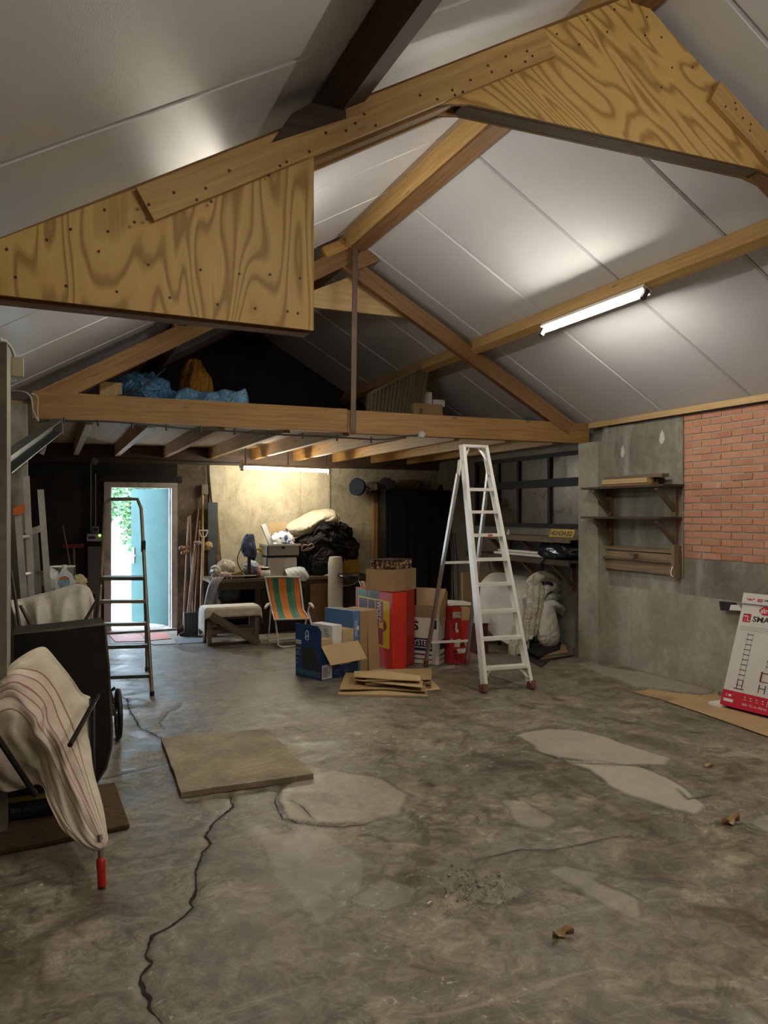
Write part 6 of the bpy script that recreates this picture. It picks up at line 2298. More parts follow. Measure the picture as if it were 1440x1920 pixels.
build('print_lines', mb, plain('ink_blue', (0.10, 0.20, 0.42), 0.5), bb)['kind'] = 'stuff'
# inside the navy carton


def inbox(label, mat, a, b, la, lb, z0, h, extra=None):
    P_ = C + UB * a + VB * b + Zv * z0
    o = build('small_box', MB().obox(P_, UB * la, VB * lb, Zv * h), mat, None, bevel=0.002, origin=P_ + UB * la / 2 + VB * lb / 2)
    tag(o, label, 'box')
    return o, P_


ob, P_ = inbox('tall white slim box standing in the navy carton', WHITE, 0.165, 0.03, 0.12, 0.30, 0.012, 0.475)
mb = MB()
for k in range(6):
    decal(mb, P_ + VB * 0.30, -VB, Zv, 0.18 + 0.02 * R.random(), 0.22 + 0.06 * R.random(), 0.34 + k * 0.018, 0.346 + k * 0.018, 0.001)
decal(mb, P_ + VB * 0.30, -VB, Zv, 0.25, 0.28, 0.33, 0.36, 0.001)
build('print_lines', mb, plain('ink_brown', (0.20, 0.15, 0.12), 0.6), ob)['kind'] = 'stuff'
inbox('low brown box in the front left corner of the navy carton', CARD2, 0.01, 0.02, 0.15, 0.10, 0.012, 0.36)
inbox('brown box standing in the right end of the navy carton', CARD2, 0.305, 0.04, 0.145, 0.28, 0.012, 0.42)

# pale blue tall flat carton
LB = plain('print_pale_blue', (0.085, 0.19, 0.40), 0.4, var=0.06)
C2 = V(2.775, 7.02, 0.003)
C2 = atz(673, 1258, 0.003) + UB * -0.078
tb_ = thing('carton', 'tall pale blue carton with white sideways writing behind the navy carton', 'carton', C2)
u2, v2 = dirv(14), dirv(112)
build('carton_body', MB().obox(C2, u2 * 0.078, v2 * 0.42, Zv * 0.592), LB, tb_, bevel=0.002)
fo_ = C2 + u2 * 0.078
text('Surprise!', 0.052, INKW, tb_, C2 + u2 * 0.022 + Zv * 0.50, (0, 0, -1), u2, 0.0012, width=0.155)
mb = MB()
dpoly(mb, C2, u2, Zv, oval(0.056, 0.425, 0.013, 0.024), 0.001)
build('print_gift', mb, INKW, tb_)
mb = MB()
decal(mb, C2, u2, Zv, 0.026, 0.032, 0.19, 0.32, 0.001)
mb.tube([C2 + u2 * x_ + Zv * z_ - v2 * 0.001 for x_, z_ in ((0.028, 0.16), (0.052, 0.16), (0.052, 0.09), (0.040, 0.06), (0.028, 0.09))], 0.0018, 5, 1, closed=True)
build('print_lines', mb, plain('ink_pale', (0.35, 0.42, 0.50), 0.5), tb_)
mb = MB().obox(C2 + Zv * 0.5925 + u2 * 0.0 + v2 * 0.16, u2 * 0.078, v2 * 0.05, Zv * 0.001)
build('tape', mb, plain('tape_tan', (0.45, 0.40, 0.32), 0.3), tb_)
# brown flat cartons
C3 = C2 + u2 * 0.084
o = build('carton', MB().obox(C3, u2 * 0.088, v2 * 0.42, Zv * 0.585), CARD, None, bevel=0.003, origin=C3)
tag(o, 'narrow brown carton standing right beside the pale blue carton', 'carton')
C4 = C3 + u2 * 0.105 + V(0, -0.02, 0)
u4 = dirv(16)
mb = MB().hexa([C4, C4 + u4 * 0.135, C4 + u4 * 0.135 + v2 * 0.38, C4 + v2 * 0.38, C4 + V(-0.01, 0.05, 0.575), C4 + u4 * 0.13 + V(-0.01, 0.05, 0.585), C4 + u4 * 0.135 + v2 * 0.38 + V(0, 0, 0.585), C4 + v2 * 0.38 + V(0, 0, 0.575)], Zv)
o = build('carton', mb, CARD, None, bevel=0.003, origin=C4)
tag(o, 'brown folded carton standing between the narrow brown carton and the red carton', 'carton')
# red carton
rc = thing('carton', 'tall bright red carton with a yellow edged label, brown carton on top', 'carton', (3.2, 7.2, 0))
q0, q1, q2, q3, q4, q5 = V(3.085, 6.885, 0.003), V(3.264, 6.945, 0.003), V(3.290, 7.01, 0.003), V(3.436, 7.115, 0.003), V(3.42, 7.66, 0.003), V(3.00, 7.66, 0.003)
RH = 0.755
mb = MB().prism([q0, q1, q1 + V(0.006, 0.10, 0), q5 + V(0.2, 0, 0), q5], Zv * RH)
build('carton_body', mb, RED, rc, bevel=0.003)
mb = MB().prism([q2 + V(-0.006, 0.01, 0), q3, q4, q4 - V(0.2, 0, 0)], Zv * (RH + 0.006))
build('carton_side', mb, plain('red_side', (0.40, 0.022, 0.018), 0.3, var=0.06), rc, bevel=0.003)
xd = (q0 - q5).normalized()
Lf = (q0 - q5).length
zr_ = xd.cross(Zv)
GRN = plain('print_green', (0.07, 0.16, 0.018), 0.4, var=0.35, scale=14)
mb = MB()
decal(mb, q5, xd, Zv, 0.02, Lf * 0.66, 0.62, RH - 0.002, 0.0012)
build('print_green', mb, GRN, rc)
mb = MB()
dpoly(mb, q5, xd, Zv, [(0.28, 0.66), (0.36, 0.75), (0.44, 0.72), (0.50, 0.75), (0.49, 0.67), (0.40, 0.645)], 0.0016)
dpoly(mb, q5, xd, Zv, [(0.22, 0.63), (0.25, 0.75), (0.27, 0.75), (0.26, 0.63)], 0.0016)
build('print_leaf', mb, plain('print_dark_green', (0.02, 0.05, 0.02), 0.4), rc)
YEL = plain('print_yellow', (0.80, 0.56, 0.02), 0.35, var=0.04)
lx0, lx1, lz0, lz1 = 0.06, Lf - 0.055, 0.20, 0.672
mb = MB()
decal(mb, q5, xd, Zv, lx0, lx1, lz0, lz1, 0.0022)
build('label', mb, YEL, rc)
mb = MB()
decal(mb, q5, xd, Zv, lx0 + 0.02, 0.27, lz0 + 0.02, lz1 - 0.015, 0.0028)
decal(mb, q5, xd, Zv, 0.285, 0.43, lz0 + 0.02, lz1 - 0.015, 0.0028)
build('label_photo', mb, plain('print_photo_red', (0.10, 0.035, 0.03), 0.3, var=0.9, scale=40), rc)
mb = MB()
decal(mb, q5, xd, Zv, 0.445, 0.595, lz0 + 0.02, lz1 - 0.012, 0.0030)
dpoly(mb, q5, xd, Zv, oval(0.585, 0.42, 0.085, 0.062), 0.0034)
build('label_stripe', mb, plain('print_crimson', (0.30, 0.012, 0.012), 0.35), rc)
text('WOLF', 0.13, INKW, rc, q5 + xd * 0.475 + Zv * 0.655 + zr_ * 0.002, (0, 0, -1), xd, 0.0032, bold=0.02, width=0.20)
mb = MB()
dpoly(mb, q5, xd, Zv, [(a_ * 0.10 + 0.565, b_ * 0.085 + 0.418) for a_, b_ in ((-0.55, 0.42), (-0.3, 0.3), (0.1, 0.32), (0.42, 0.52), (0.34, 0.1), (0.38, -0.15), (0.42, -0.52), (0.1, -0.35), (-0.3, -0.32), (-0.55, -0.42), (-0.45, 0.0))], 0.0042)
build('label_emblem', mb, YEL, rc)
mb = MB()
xs_ = (q3 - q2).normalized()
for a_, b_, c_, d_ in ((0.10, 0.15, 0.08, 0.088), (0.10, 0.106, 0.08, 0.17), (0.10, 0.15, 0.162, 0.17)):
    decal(mb, q2, xs_, Zv, a_, b_, c_, d_, 0.010)
build('print_mark', mb, plain('print_gold', (0.50, 0.25, 0.05), 0.4), rc)
# brown carton on the red one
Cn = at(740, 1112, 6.98)
Cn.z = RH + 0.010
cu_, cv_ = (at(780, 1108, 7.17) - at(740, 1108, 6.98)), (at(686, 1108, 7.24) - at(740, 1108, 6.98))
cu_.z = cv_.z = 0
hc = at(740, 1069, 6.98).z - Cn.z
tc = thing('carton', 'closed brown carton lying on top of the red carton', 'carton', Cn)
build('carton_body', MB().obox(Cn, cu_, cv_, Zv * hc), CARD, tc, bevel=0.003)
# tray of jars on top
pk = thing('jar_pack', 'shrink wrapped pack of small dark jars on the brown carton', 'pack', Cn + Zv * hc)
nx_, ny_ = 6, 5
cu2, cv2 = cu_.normalized(), cv_.normalized()
o_ = Cn + Zv * (hc + 0.001) + cu_ * 0.02 + cv_ * 0.06
sx_, sy_ = cu_.length * 0.92 / nx_, cv_.length * 0.84 / ny_
rj = min(sx_, sy_) * 0.49


def jar_mat():
    n = NT('jar_print')
    s = n.sep(n.coord('Object', rand=False))
    v = n.coord('Object')
    f = n.noise(v, 26, 2, 0.5)
    c = n.ramp(f, [(0.0, (0.05, 0.012, 0.012)), (0.48, (0.42, 0.26, 0.14)), (0.54, (0.06, 0.015, 0.02)), (0.62, (0.50, 0.38, 0.26))], 'CONSTANT')
    return n.done(c, 0.3)


JM = jar_mat()
jme = None
for lev in (0, 1):
    for i in range(nx_):
        for j in range(ny_):
            if lev == 0 and 0 < i and 0 < j and i < nx_ - 1 and j < ny_ - 1:
                continue
            p = o_ + cu2 * sx_ * (i + 0.5) + cv2 * sy_ * (j + 0.5) + Zv * (0.047 * lev)
            if jme is None:
                mb = MB().lathe([(0, 0), (rj * 0.96, 0.0), (rj, 0.006), (rj, 0.034), (rj * 0.85, 0.038), (rj * 0.88, 0.046), (0, 0.046)], p, 10)
                jo = build('jar', mb, JM, pk)
                jme = jo
                p00 = p
            else:
                jo = jme.copy()
                COL.objects.link(jo)
                jo.location = p - p00
mb = MB().obox(o_ + Zv * 0.0955, cu2 * sx_ * nx_, cv2 * sy_ * ny_, Zv * 0.002)
build('pack_lid', mb, plain('wrap_grey', (0.16, 0.13, 0.12), 0.25, var=0.4, scale=20), pk)

# white carton reading SYSTEM
wc_ = thing('carton', 'white carton with navy bands, its brown flaps standing open', 'carton', V(3.6, 7.1, 0))
Cw = atz(823, 1248, 0.003)
uw = (atz(775, 1243, 0.003) - Cw)
uw = uw.normalized() * 0.36
vw = dirv(30) * 0.32
u1 = -uw.normalized()
o1 = Cw + uw
vw = (atz(839, 1238, 0.003) - Cw).normalized() * 0.30
hw = 0.475
KW = plain('carton_white', (0.66, 0.64, 0.58), 0.6, var=0.06, scale=4, dirt=(0.50, 0.46, 0.38))
for (oo, e_, t_) in ((o1, -uw, vw.normalized()), (o1 + vw * 0.985, -uw, vw.normalized()), (o1, vw, u1), (Cw - u1 * 0.005, vw, u1)):
    build('side_panel', MB().obox(oo, e_, t_ * 0.005, Zv * hw), KW, wc_)
build('bottom_panel', MB().obox(o1, -uw, vw, Zv * 0.005), CARD, wc_)
NVY = plain('band_navy', (0.010, 0.022, 0.075), 0.4, var=0.05)
mb = MB()
decal(mb, o1, u1, Zv, 0.0, 0.285, 0.175, 0.265, 0.001)
decal(mb, o1, u1, Zv, 0.0, 0.285, 0.135, 0.165, 0.001)
decal(mb, o1, u1, Zv, 0.0, 0.28, 0.09, 0.105, 0.001)
decal(mb, o1, u1, Zv, 0.0, 0.28, 0.045, 0.055, 0.001)
decal(mb, o1, u1, Zv, 0.285, 0.335, 0.365, 0.455, 0.001)
vd = vw.normalized()
decal(mb, Cw, vd, Zv, 0.03, 0.30, 0.15, 0.25, 0.001)
decal(mb, Cw, vd, Zv, 0.03, 0.30, 0.09, 0.105, 0.001)
decal(mb, Cw, vd, Zv, 0.03, 0.30, 0.045, 0.055, 0.001)
build('print_bands', mb, NVY, wc_)
text('SYSTEM', 0.085, INKW, wc_, o1 + u1 * 0.045 + Zv * 0.19, u1, Zv, 0.0018, width=0.225)
text('PS', 0.13, INK, wc_, o1 + u1 * -0.02 + Zv * 0.345, u1, Zv, 0.0018, bold=0.03, width=0.145)
# flaps standing up
fz_ = o1 + Zv * hw
mb = MB().prism([fz_ + vw, fz_ + vw - uw, fz_ + vw - uw * 0.98 + V(0.02, 0.06, 0.27), fz_ + vw - uw * 0.02 + V(0.02, 0.06, 0.27)], vd * 0.004)
build('flap', mb, CARD2, wc_)
mb = MB().prism([fz_ - uw, fz_ - uw + vw, fz_ - uw + vw * 0.95 + V(0.03, 0.05, 0.25), fz_ - uw + vw * 0.75 + V(0.0, 0.0, 0.27), fz_ - uw + vw * 0.05 + V(0, 0, 0.11)], u1 * 0.004)
build('flap', mb, CARD, wc_)
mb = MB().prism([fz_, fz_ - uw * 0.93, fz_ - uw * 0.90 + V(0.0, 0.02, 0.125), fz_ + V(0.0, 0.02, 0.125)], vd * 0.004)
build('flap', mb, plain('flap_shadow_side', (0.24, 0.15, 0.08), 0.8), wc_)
mb = MB().prism([Cw + Zv * hw + vw * 0.1, Cw + Zv * hw + vw * 0.45, Cw + Zv * (hw - 0.06) + vw * 0.5 + u1 * 0.01, Cw + Zv * (hw - 0.09) + vw * 0.3 + u1 * 0.012], u1 * 0.003)
build('torn_edge', mb, CARD, wc_)

# red appliance carton
rm = thing('carton', 'red carton with a picture of a white kitchen machine behind the aluminium stepladder', 'carton', V(3.9, 6.95, 0))
Cr = atz(843, 1245, 0.003)
ur = V(0.235, -0.01, 0).normalized()
vr = V(0.01, 0.235, 0).normalized()
build('carton_body', MB().obox(Cr, ur * 0.235, vr * 0.26, Zv * 0.44), plain('red_deep', (0.42, 0.018, 0.02), 0.35, var=0.1), rm, bevel=0.003)
build('carton_neck', MB().obox(Cr + Zv * 0.44 + ur * 0.03, ur * 0.10, vr * 0.16, Zv * 0.135), plain('red_deep', (0.42, 0.018, 0.02), 0.35), rm, bevel=0.003)
build('inner_card', MB().obox(Cr + Zv * 0.44 + ur * 0.135, ur * 0.10, vr * 0.10, Zv * 0.125), CARD, rm)
mb = MB()
decal(mb, Cr, ur, Zv, 0.035, 0.125, 0.465, 0.53, 0.001)
decal(mb, Cr + Zv * 0.0, ur, Zv, 0.035, 0.125, 0.10 - 0.1, 0.002, 0.001)
build('print_label', mb, plain('print_photo_pale', (0.50, 0.46, 0.40), 0.4, var=0.6, scale=50), rm)
CRM = plain('print_cream', (0.66, 0.62, 0.54), 0.4, var=0.05)
mb = MB()
dpoly(mb, Cr, ur, Zv, [(0.05, 0.17), (0.065, 0.24), (0.10, 0.255), (0.125, 0.25), (0.115, 0.165)], 0.001)
dpoly(mb, Cr, ur, Zv, [(0.08, 0.15), (0.185, 0.15), (0.19, 0.13), (0.165, 0.10), (0.10, 0.10)], 0.001)
dpoly(mb, Cr, ur, Zv, [(0.06, 0.34), (0.065, 0.42), (0.09, 0.42), (0.085, 0.36)], 0.001)
dpoly(mb, Cr, ur, Zv, oval(0.085, 0.335, 0.018, 0.02, 12), 0.0012)
dpoly(mb, Cr, ur, Zv, [(0.17, 0.23), (0.18, 0.22), (0.20, 0.15), (0.19, 0.15)], 0.001)
dpoly(mb, Cr, ur, Zv, oval(0.022, 0.25, 0.014, 0.008, 10), 0.001)
build('print_machine', mb, CRM, rm)['kind'] = 'stuff'
mb = MB()
dpoly(mb, Cr, ur, Zv, [(0.125, 0.17), (0.13, 0.245), (0.165, 0.24), (0.172, 0.17)], 0.0012)
build('print_window', mb, plain('print_maroon', (0.16, 0.01, 0.015), 0.35), rm)
mb = MB()
for k in range(3):
    dpoly(mb, Cr, ur, Zv, [(0.04 + k * 0.008, 0.13 - k * 0.035), (0.085, 0.13 - k * 0.035), (0.088, 0.115 - k * 0.035), (0.05 + k * 0.01, 0.11 - k * 0.035)], 0.001)
dpoly(mb, Cr, ur, Zv, [(0.042, 0.34), (0.05, 0.42), (0.06, 0.42), (0.055, 0.33)], 0.001)
build('print_black', mb, INK, rm)
mb = MB()
dpoly(mb, Cr, ur, Zv, [(0.192, 0.15), (0.192, 0.21), (0.21, 0.185), (0.225, 0.22), (0.222, 0.15)], 0.001)
build('print_flame', mb, plain('print_orange', (0.58, 0.30, 0.05), 0.4), rm)
# maroon carton, white piece and brown board
mb = MB().obox(atz(893, 1226, 0.003), V(0.15, 0.0, 0), V(0.02, 0.22, 0), V(0, 0, 0.335))
mr = build('carton', mb, plain('maroon', (0.085, 0.010, 0.016), 0.35), None, bevel=0.003, origin=atz(900, 1226, 0))
tag(mr, 'dark maroon carton seen between the rungs of the aluminium stepladder', 'carton')
zz = 0.339
P_ = atz(893, 1226, 0.003)
mb = MB().obox(V(P_.x - 0.02, P_.y - 0.03, zz), V(0.17, 0, 0), V(0.02, 0.22, 0), V(0, 0, 0.115))
o = build('white_box', mb, WHITE, None, bevel=0.003, origin=V(P_.x, P_.y, zz))
tag(o, 'open white box standing on the dark maroon carton', 'box')
mb = MB().prism([at(842, 1132, 7.5), at(850, 1129, 7.5), at(890, 1131, 7.5), at(890, 1135, 7.5), at(850, 1135, 7.5), at(846, 1142, 7.5)], V(0, 0.28, 0))
o = build('white_board', mb, WHITE, None, origin=at(866, 1134, 7.5))
tag(o, 'white board edge behind the red carton with the kitchen machine', 'board')
a, b = atz(850, 1205, 0), atz(890, 1205, 0)
mb = MB().obox(a + V(0, 0, 0.003), V(b.x - a.x + 0.12, 0.0, 0), V(0, 0.30, 0), V(0, 0, 0.30))
o = build('carton', mb, CARD, None, bevel=0.003, origin=a)
tag(o, 'low brown carton behind the red carton with the kitchen machine', 'carton')
a = at(870, 1130, 8.4)
mb = MB().obox(V(a.x, 8.4, 0.0), V(0.34, 0.0, 0), V(0, 0.05, 0), V(0, 0.03, at(880, 1074, 8.4).z))
o = build('chipboard', mb, plain('chipboard', (0.34, 0.23, 0.12), 0.8, var=0.15, scale=30), None, origin=V(a.x, 8.4, 0))
tag(o, 'upright brown board behind the aluminium stepladder', 'board')

# flattened cartons on the floor
FLAT = plain('cardboard_flat', (0.50, 0.36, 0.19), 0.8, var=0.08, scale=3)
for k, (P_, z0, t_, lab) in enumerate((
    ([(633, 1304), (802, 1307), (797, 1272), (648, 1266)], 0.004, 0.014, 'lowest and widest flattened carton of the stack on the floor'),
    ([(636, 1296), (720, 1292), (800, 1300), (793, 1270), (648, 1263)], 0.030, 0.006, 'flattened carton with a raised middle fold in the floor stack'),
    ([(664, 1278), (735, 1283), (792, 1292), (793, 1274), (735, 1266), (678, 1268)], 0.070, 0.006, 'short flattened carton near the top of the floor stack'),
    ([(664, 1272), (733, 1274), (789, 1280), (788, 1268), (720, 1260), (664, 1259)], 0.098, 0.007, 'topmost flattened carton of the stack on the floor'))):
    Q_ = [atz(a_, b_, z0) for a_, b_ in P_]
    if k > 0:
        for i_, q_ in enumerate(Q_):
            q_.z += (0.012, -0.004, 0.010, 0.0, 0.006, -0.004)[i_ % 6]
    mb = MB().prism(Q_, V(0, 0, t_))
    cx_ = sum((q_ for q_ in Q_), V(0, 0, 0)) / len(Q_)
    o = build('flattened_carton', mb, (FLAT, CARD, CARD2, CARD2)[k], None, origin=V(cx_.x, cx_.y, z0))
    tag(o, lab, 'cardboard')
mb = MB()
for zz in (0.022, 0.05, 0.062, 0.088):
    a, b = atz(655, 1292, zz), atz(785, 1298, zz)
    mb.obox(V(2.52, 6.2, zz - 0.004), V(0.55, -0.18, 0), V(0.22, 0.42, 0), V(0, 0, 0.007))
o = build('flattened_carton', mb, CARD, None, origin=V(2.9, 6.3, 0.02), kind='stuff')
tag(o, 'dark inner layers of the flattened carton stack on the floor', 'cardboard')
mb = MB().prism([atz(a_, b_, 0.005) for a_, b_ in ((795, 1296), (826, 1293), (812, 1278), (790, 1277))], V(0, 0, 0.005))
o = build('cardboard_scrap', mb, CARD2, None, origin=atz(808, 1288, 0.005))
tag(o, 'loose scrap of cardboard sticking out right of the flattened cartons', 'cardboard')

# ================================================================== right side: covered heap under the far shelves
tbl = thing('garden_table', 'dark table hidden under the white sheet and the heap of cloths', 'table', (5.1, 7.95, 0))
tz = 0.70
build('table_top', MB().box(4.80, 5.38, 7.72, 8.2, tz - 0.03, tz), BLACK, tbl)
for x_, y_ in ((4.85, 7.77), (5.32, 7.77), (4.85, 8.15), (5.32, 8.15)):
    build('leg', MB().beam(V(x_, y_, 0), V(x_, y_, tz - 0.03), 0.045, 0.045, (0, 1, 0)), BLACK, tbl)
build('side_panel', MB().box(4.88, 5.30, 7.80, 7.82, 0.05, tz - 0.03), BLACK, tbl)
S = patch([
    [at(907, 1086, 8.05), at(922, 1075, 8.15), at(945, 1074, 8.15), at(966, 1078, 8.1), at(990, 1082, 8.05)],
    [at(902, 1096, 7.72), at(918, 1094, 7.6), at(942, 1102, 7.5), at(966, 1108, 7.5), at(992, 1104, 7.5)],
    [at(898, 1130, 7.66), at(918, 1130, 7.5), at(945, 1136, 7.42), at(968, 1140, 7.40), at(992, 1136, 7.38)],
    [at(895, 1160, 7.64), at(920, 1172, 7.46), at(945, 1182, 7.36), at(970, 1186, 7.32), at(992, 1170, 7.32)],
    [at(900, 1165, 7.64), at(924, 1190, 7.44), at(950, 1207, 7.30), at(972, 1216, 7.26), at(990, 1200, 7.28)]], 8, 7)
for i, r in enumerate(S):
    for j, p in enumerate(r):
        p.y += 0.025 * mnoise.noise(V(j * 0.22 - i * 0.1, i * 0.06, 5)) * min(1, i / 6)
mb = MB()
mb.grid(S)
o = build('dust_sheet', mb, SHEETW, None, smooth=True, origin=(4.6, 7.5, 0.6), solid=0.006)
tag(o, 'smooth white dust sheet draped behind the aluminium stepladder', 'sheet')
S = patch([
    [at(964, 1180, 7.24), at(978, 1165, 7.2), at(992, 1150, 7.2), at(1006, 1130, 7.25)],
    [at(958, 1205, 7.20), at(972, 1200, 7.14), at(985, 1190, 7.16), at(998, 1170, 7.2)],
    [at(956, 1225, 7.18), at(966, 1222, 7.12), at(978, 1215, 7.12), at(990, 1200, 7.18)],
    [at(962, 1240, 7.18), at(970, 1243, 7.14), at(978, 1236, 7.14), at(986, 1230, 7.18)]], 6, 6)
for i, r in enumerate(S):
    for j, p in enumerate(r):
        p.y += 0.04 * math.sin(j * 0.9 + i * 0.15)
mb = MB()
mb.grid(S)
o = build('blanket', mb, plain('blanket_beige', (0.64, 0.60, 0.51), 0.85, var=0.12, scale=8, wr=(4.5, 0.35)), None, smooth=True, origin=(4.8, 7.2, 0.3), solid=0.01)
tag(o, 'beige blanket end hanging lowest on the left of the cloth heap', 'blanket')
S = patch([
    [at(990, 1095, 7.35), at(1000, 1080, 7.4), at(1012, 1085, 7.4), at(1020, 1110, 7.3)],
    [at(988, 1130, 7.20), at(1000, 1125, 7.14), at(1012, 1122, 7.2), at(1018, 1130, 7.2)],
    [at(984, 1170, 7.14), at(994, 1165, 7.10), at(1006, 1160, 7.14), at(1012, 1150, 7.18)],
    [at(982, 1205, 7.12), at(992, 1200, 7.08), at(1000, 1195, 7.12), at(1008, 1180, 7.16)]], 6, 6)
for i, r in enumerate(S):
    for j, p in enumerate(r):
        p.y += 0.03 * math.sin(j * 1.1 + i * 0.1)
mb = MB()
mb.grid(S)


def chk_mat(name, a, b, sc):
    n = NT(name)
    v = n.coord('Object', rand=False)
    f = n.noise(v, sc, 4, 0.6, 1.2)
    c = n.ramp(f, [(0.42, a), (0.55, b), (0.63, a)])
    return n.done(c, 0.85, 0.0, n.wrinkle(v, 5, 0.4))


o = build('blanket', mb, chk_mat('blanket_check', (0.66, 0.62, 0.54), (0.42, 0.36, 0.28), 7), None, smooth=True, origin=(4.9, 7.2, 0.5), solid=0.012)
tag(o, 'grey brown patterned blanket falling in folds in the middle of the cloth heap', 'blanket')


def roll(mb, pts, r, amp=0.25, seed=0.0, n=14, sub=5, flat=0.75):
    P_ = spline([Vector(p) for p in pts], sub)
    rings = []
    N = len(P_)
    for i, p in enumerate(P_):
        t = (P_[min(i + 1, N - 1)] - P_[max(i - 1, 0)]).normalized()
        a = t.cross(Zv)
        a = a.normalized() if a.length > 1e-4 else V(1, 0, 0)
        b = a.cross(t)
        e = max(0.25, min(1.0, 0.35 + i / (N * 0.15), 0.35 + (N - 1 - i) / (N * 0.15)))
        ring = []
        for k in range(n):
            q = k * 2 * math.pi / n
            k_ = 1 + amp * mnoise.noise(V(q * 1.3 + seed, i * 0.16, seed)) + 0.12 * math.sin(q * 5 + i * 0.1)
            ring.append(p + (a * math.cos(q) + b * math.sin(q) * flat) * r * e * k_)
        rings.append(ring)
    mb.grid(rings, closed_u=True)
    mb.face(list(reversed(rings[0])))
    mb.face(rings[-1])
    return mb


for pts_, r_, m_, lab, sd in (
    ([at(990, 1100, 7.45), at(1004, 1085, 7.42), at(1022, 1080, 7.42), at(1040, 1086, 7.45), at(1044, 1096, 7.5)], 0.075, plain('linen_beige', (0.66, 0.61, 0.52), 0.85, var=0.08, wr=(5.5, 0.45)), 'upper roll of beige linen on top of the cloth heap', 1.0),
    ([at(986, 1112, 7.36), at(994, 1122, 7.32), at(1008, 1124, 7.32), at(1020, 1108, 7.35), at(1036, 1100, 7.4), at(1046, 1108, 7.45)], 0.065, plain('linen_pale', (0.72, 0.68, 0.60), 0.85, var=0.08, wr=(5.5, 0.45)), 'second beige linen roll looping below the top roll of the heap', 2.0),
    ([at(1012, 1132, 7.36), at(1028, 1122, 7.34), at(1044, 1120, 7.38), at(1056, 1128, 7.45)], 0.055, chk_mat('cloth_green', (0.62, 0.64, 0.55), (0.24, 0.32, 0.18), 16), 'green patterned cloth across the middle of the heap', 3.0),
    ([at(1008, 1150, 7.30), at(1018, 1138, 7.28), at(1034, 1134, 7.3), at(1050, 1140, 7.36), at(1056, 1152, 7.42)], 0.06, SHEETW, 'white cotton roll with a round end at the right of the heap', 4.0),
    ([at(996, 1165, 7.26), at(1004, 1150, 7.24), at(1014, 1144, 7.25), at(1030, 1138, 7.26)], 0.028, chk_mat('cloth_red', (0.28, 0.05, 0.05), (0.55, 0.50, 0.44), 26), 'thin red patterned scarf in the cloth heap', 5.0)):
    mb = MB()
    roll(mb, pts_, r_, 0.25, sd)
    o = build('cloth_roll', mb, m_, None, smooth=True, origin=pts_[2])
    tag(o, lab, 'cloth')
mb = MB()
c = at(1028, 1178, 7.22)
rows = []
for i, (py, w_) in enumerate(((1136, 10), (1145, 14), (1158, 17), (1172, 20), (1188, 22), (1200, 21), (1209, 16), (1215, 7))):
    rows.append([at(1028 + w_ * math.cos(q), py + (0.10 * w_ * math.cos(q)), 7.20 - 0.10 * math.sin(q) * w_ / 20) for q in [k * 2 * math.pi / 18 for k in range(18)]])
mb.grid(rows, closed_u=True)
mb.face(rows[-1])
mb.face(list(reversed(rows[0])))
o = build('laundry_bag', mb, plain('laundry_white', (0.76, 0.73, 0.65), 0.8, var=0.08, scale=6, wr=(4, 0.3)), None, smooth=True, origin=c)
tag(o, 'white cloth bag bulging down at the right front of the cloth heap', 'bag')
mb = MB()
blob(mb, at(1030, 1098, 7.36), (0.05, 0.03, 0.035), 0.3, 6, 2)
o = build('navy_cloth', mb, plain('cloth_ink', (0.012, 0.015, 0.06), 0.8), None, smooth=True, origin=at(1030, 1100, 7.36))
tag(o, 'small navy cloth tucked into the beige linen of the heap', 'cloth')
# dark mats and boards on the floor under the heap
for k, (P_, m_, z0, t_, lab) in enumerate((
    ([(960, 1222), (1015, 1252), (1035, 1235), (1080, 1215), (1040, 1205)], BLACK, 0.003, 0.012, 'black rubber mat lying lowest under the cloth heap'),
    ([(1012, 1238), (1084, 1228), (1084, 1216), (1050, 1212), (1020, 1226)], WD_OLD, 0.018, 0.012, 'lower curved brown board beside the right pier'),
    ([(1018, 1230), (1082, 1222), (1082, 1208), (1050, 1206)], CARD, 0.034, 0.008, 'upper tan board beside the right pier under the cloth heap'),
    ([(985, 1220), (1010, 1232), (1050, 1218), (1066, 1205), (1030, 1195)], PILE, 0.045, 0.012, 'black folded sheet lying on top of the boards under the cloth heap'))):
    Q_ = [atz(a_, b_, z0) for a_, b_ in P_]
    for q in Q_:
        q.x = min(q.x, 5.42 if q.y > 6.97 else 5.16)
    mb = MB().prism(Q_, V(0, 0, t_))
    o = build('floor_mat' if m_ in (BLACK, PILE) else 'board', mb, m_, None, origin=Q_[0], bevel=0.002)
    tag(o, lab, 'mat' if m_ in (BLACK, PILE) else 'board')

# ---- far shelves on the right wall
SX = 5.12
for zt, y1, lab, m_ in ((1.285, 8.75, 'upper long shelf under the dark window at the right', WD_OLD), (1.035, 9.0, 'lower long shelf under the dark window at the right', WD_DARK)):
    sh = thing('wall_shelf', lab, 'shelf', (XF, 7.7, zt))
    build('shelf_board', MB().box(SX, XF - 0.004, 6.76, y1, zt - 0.028, zt), m_, sh, bevel=0.003)
    build('front_lip', MB().box(SX - 0.02, SX, 6.76, y1, zt - 0.06, zt - 0.002), m_, sh, bevel=0.003)
    for y_ in (7.15, 7.75, 8.45):
        b_ = build('bracket', MB().beam(V(SX + 0.02, y_, zt - 0.03), V(XF - 0.03, y_, zt - 0.30), 0.035, 0.045), WD_OLD if zt < 1.1 and y_ < 7.3 else WD_BROWN, sh)
        build('wall_batten', MB().box(XF - 0.04, XF - 0.004, y_ - 0.02, y_ + 0.02, zt - 0.36, zt - 0.028), WD_BROWN, sh)
PLY_ = plain('plate_yellow', (0.58, 0.40, 0.02), 0.4, var=0.08)
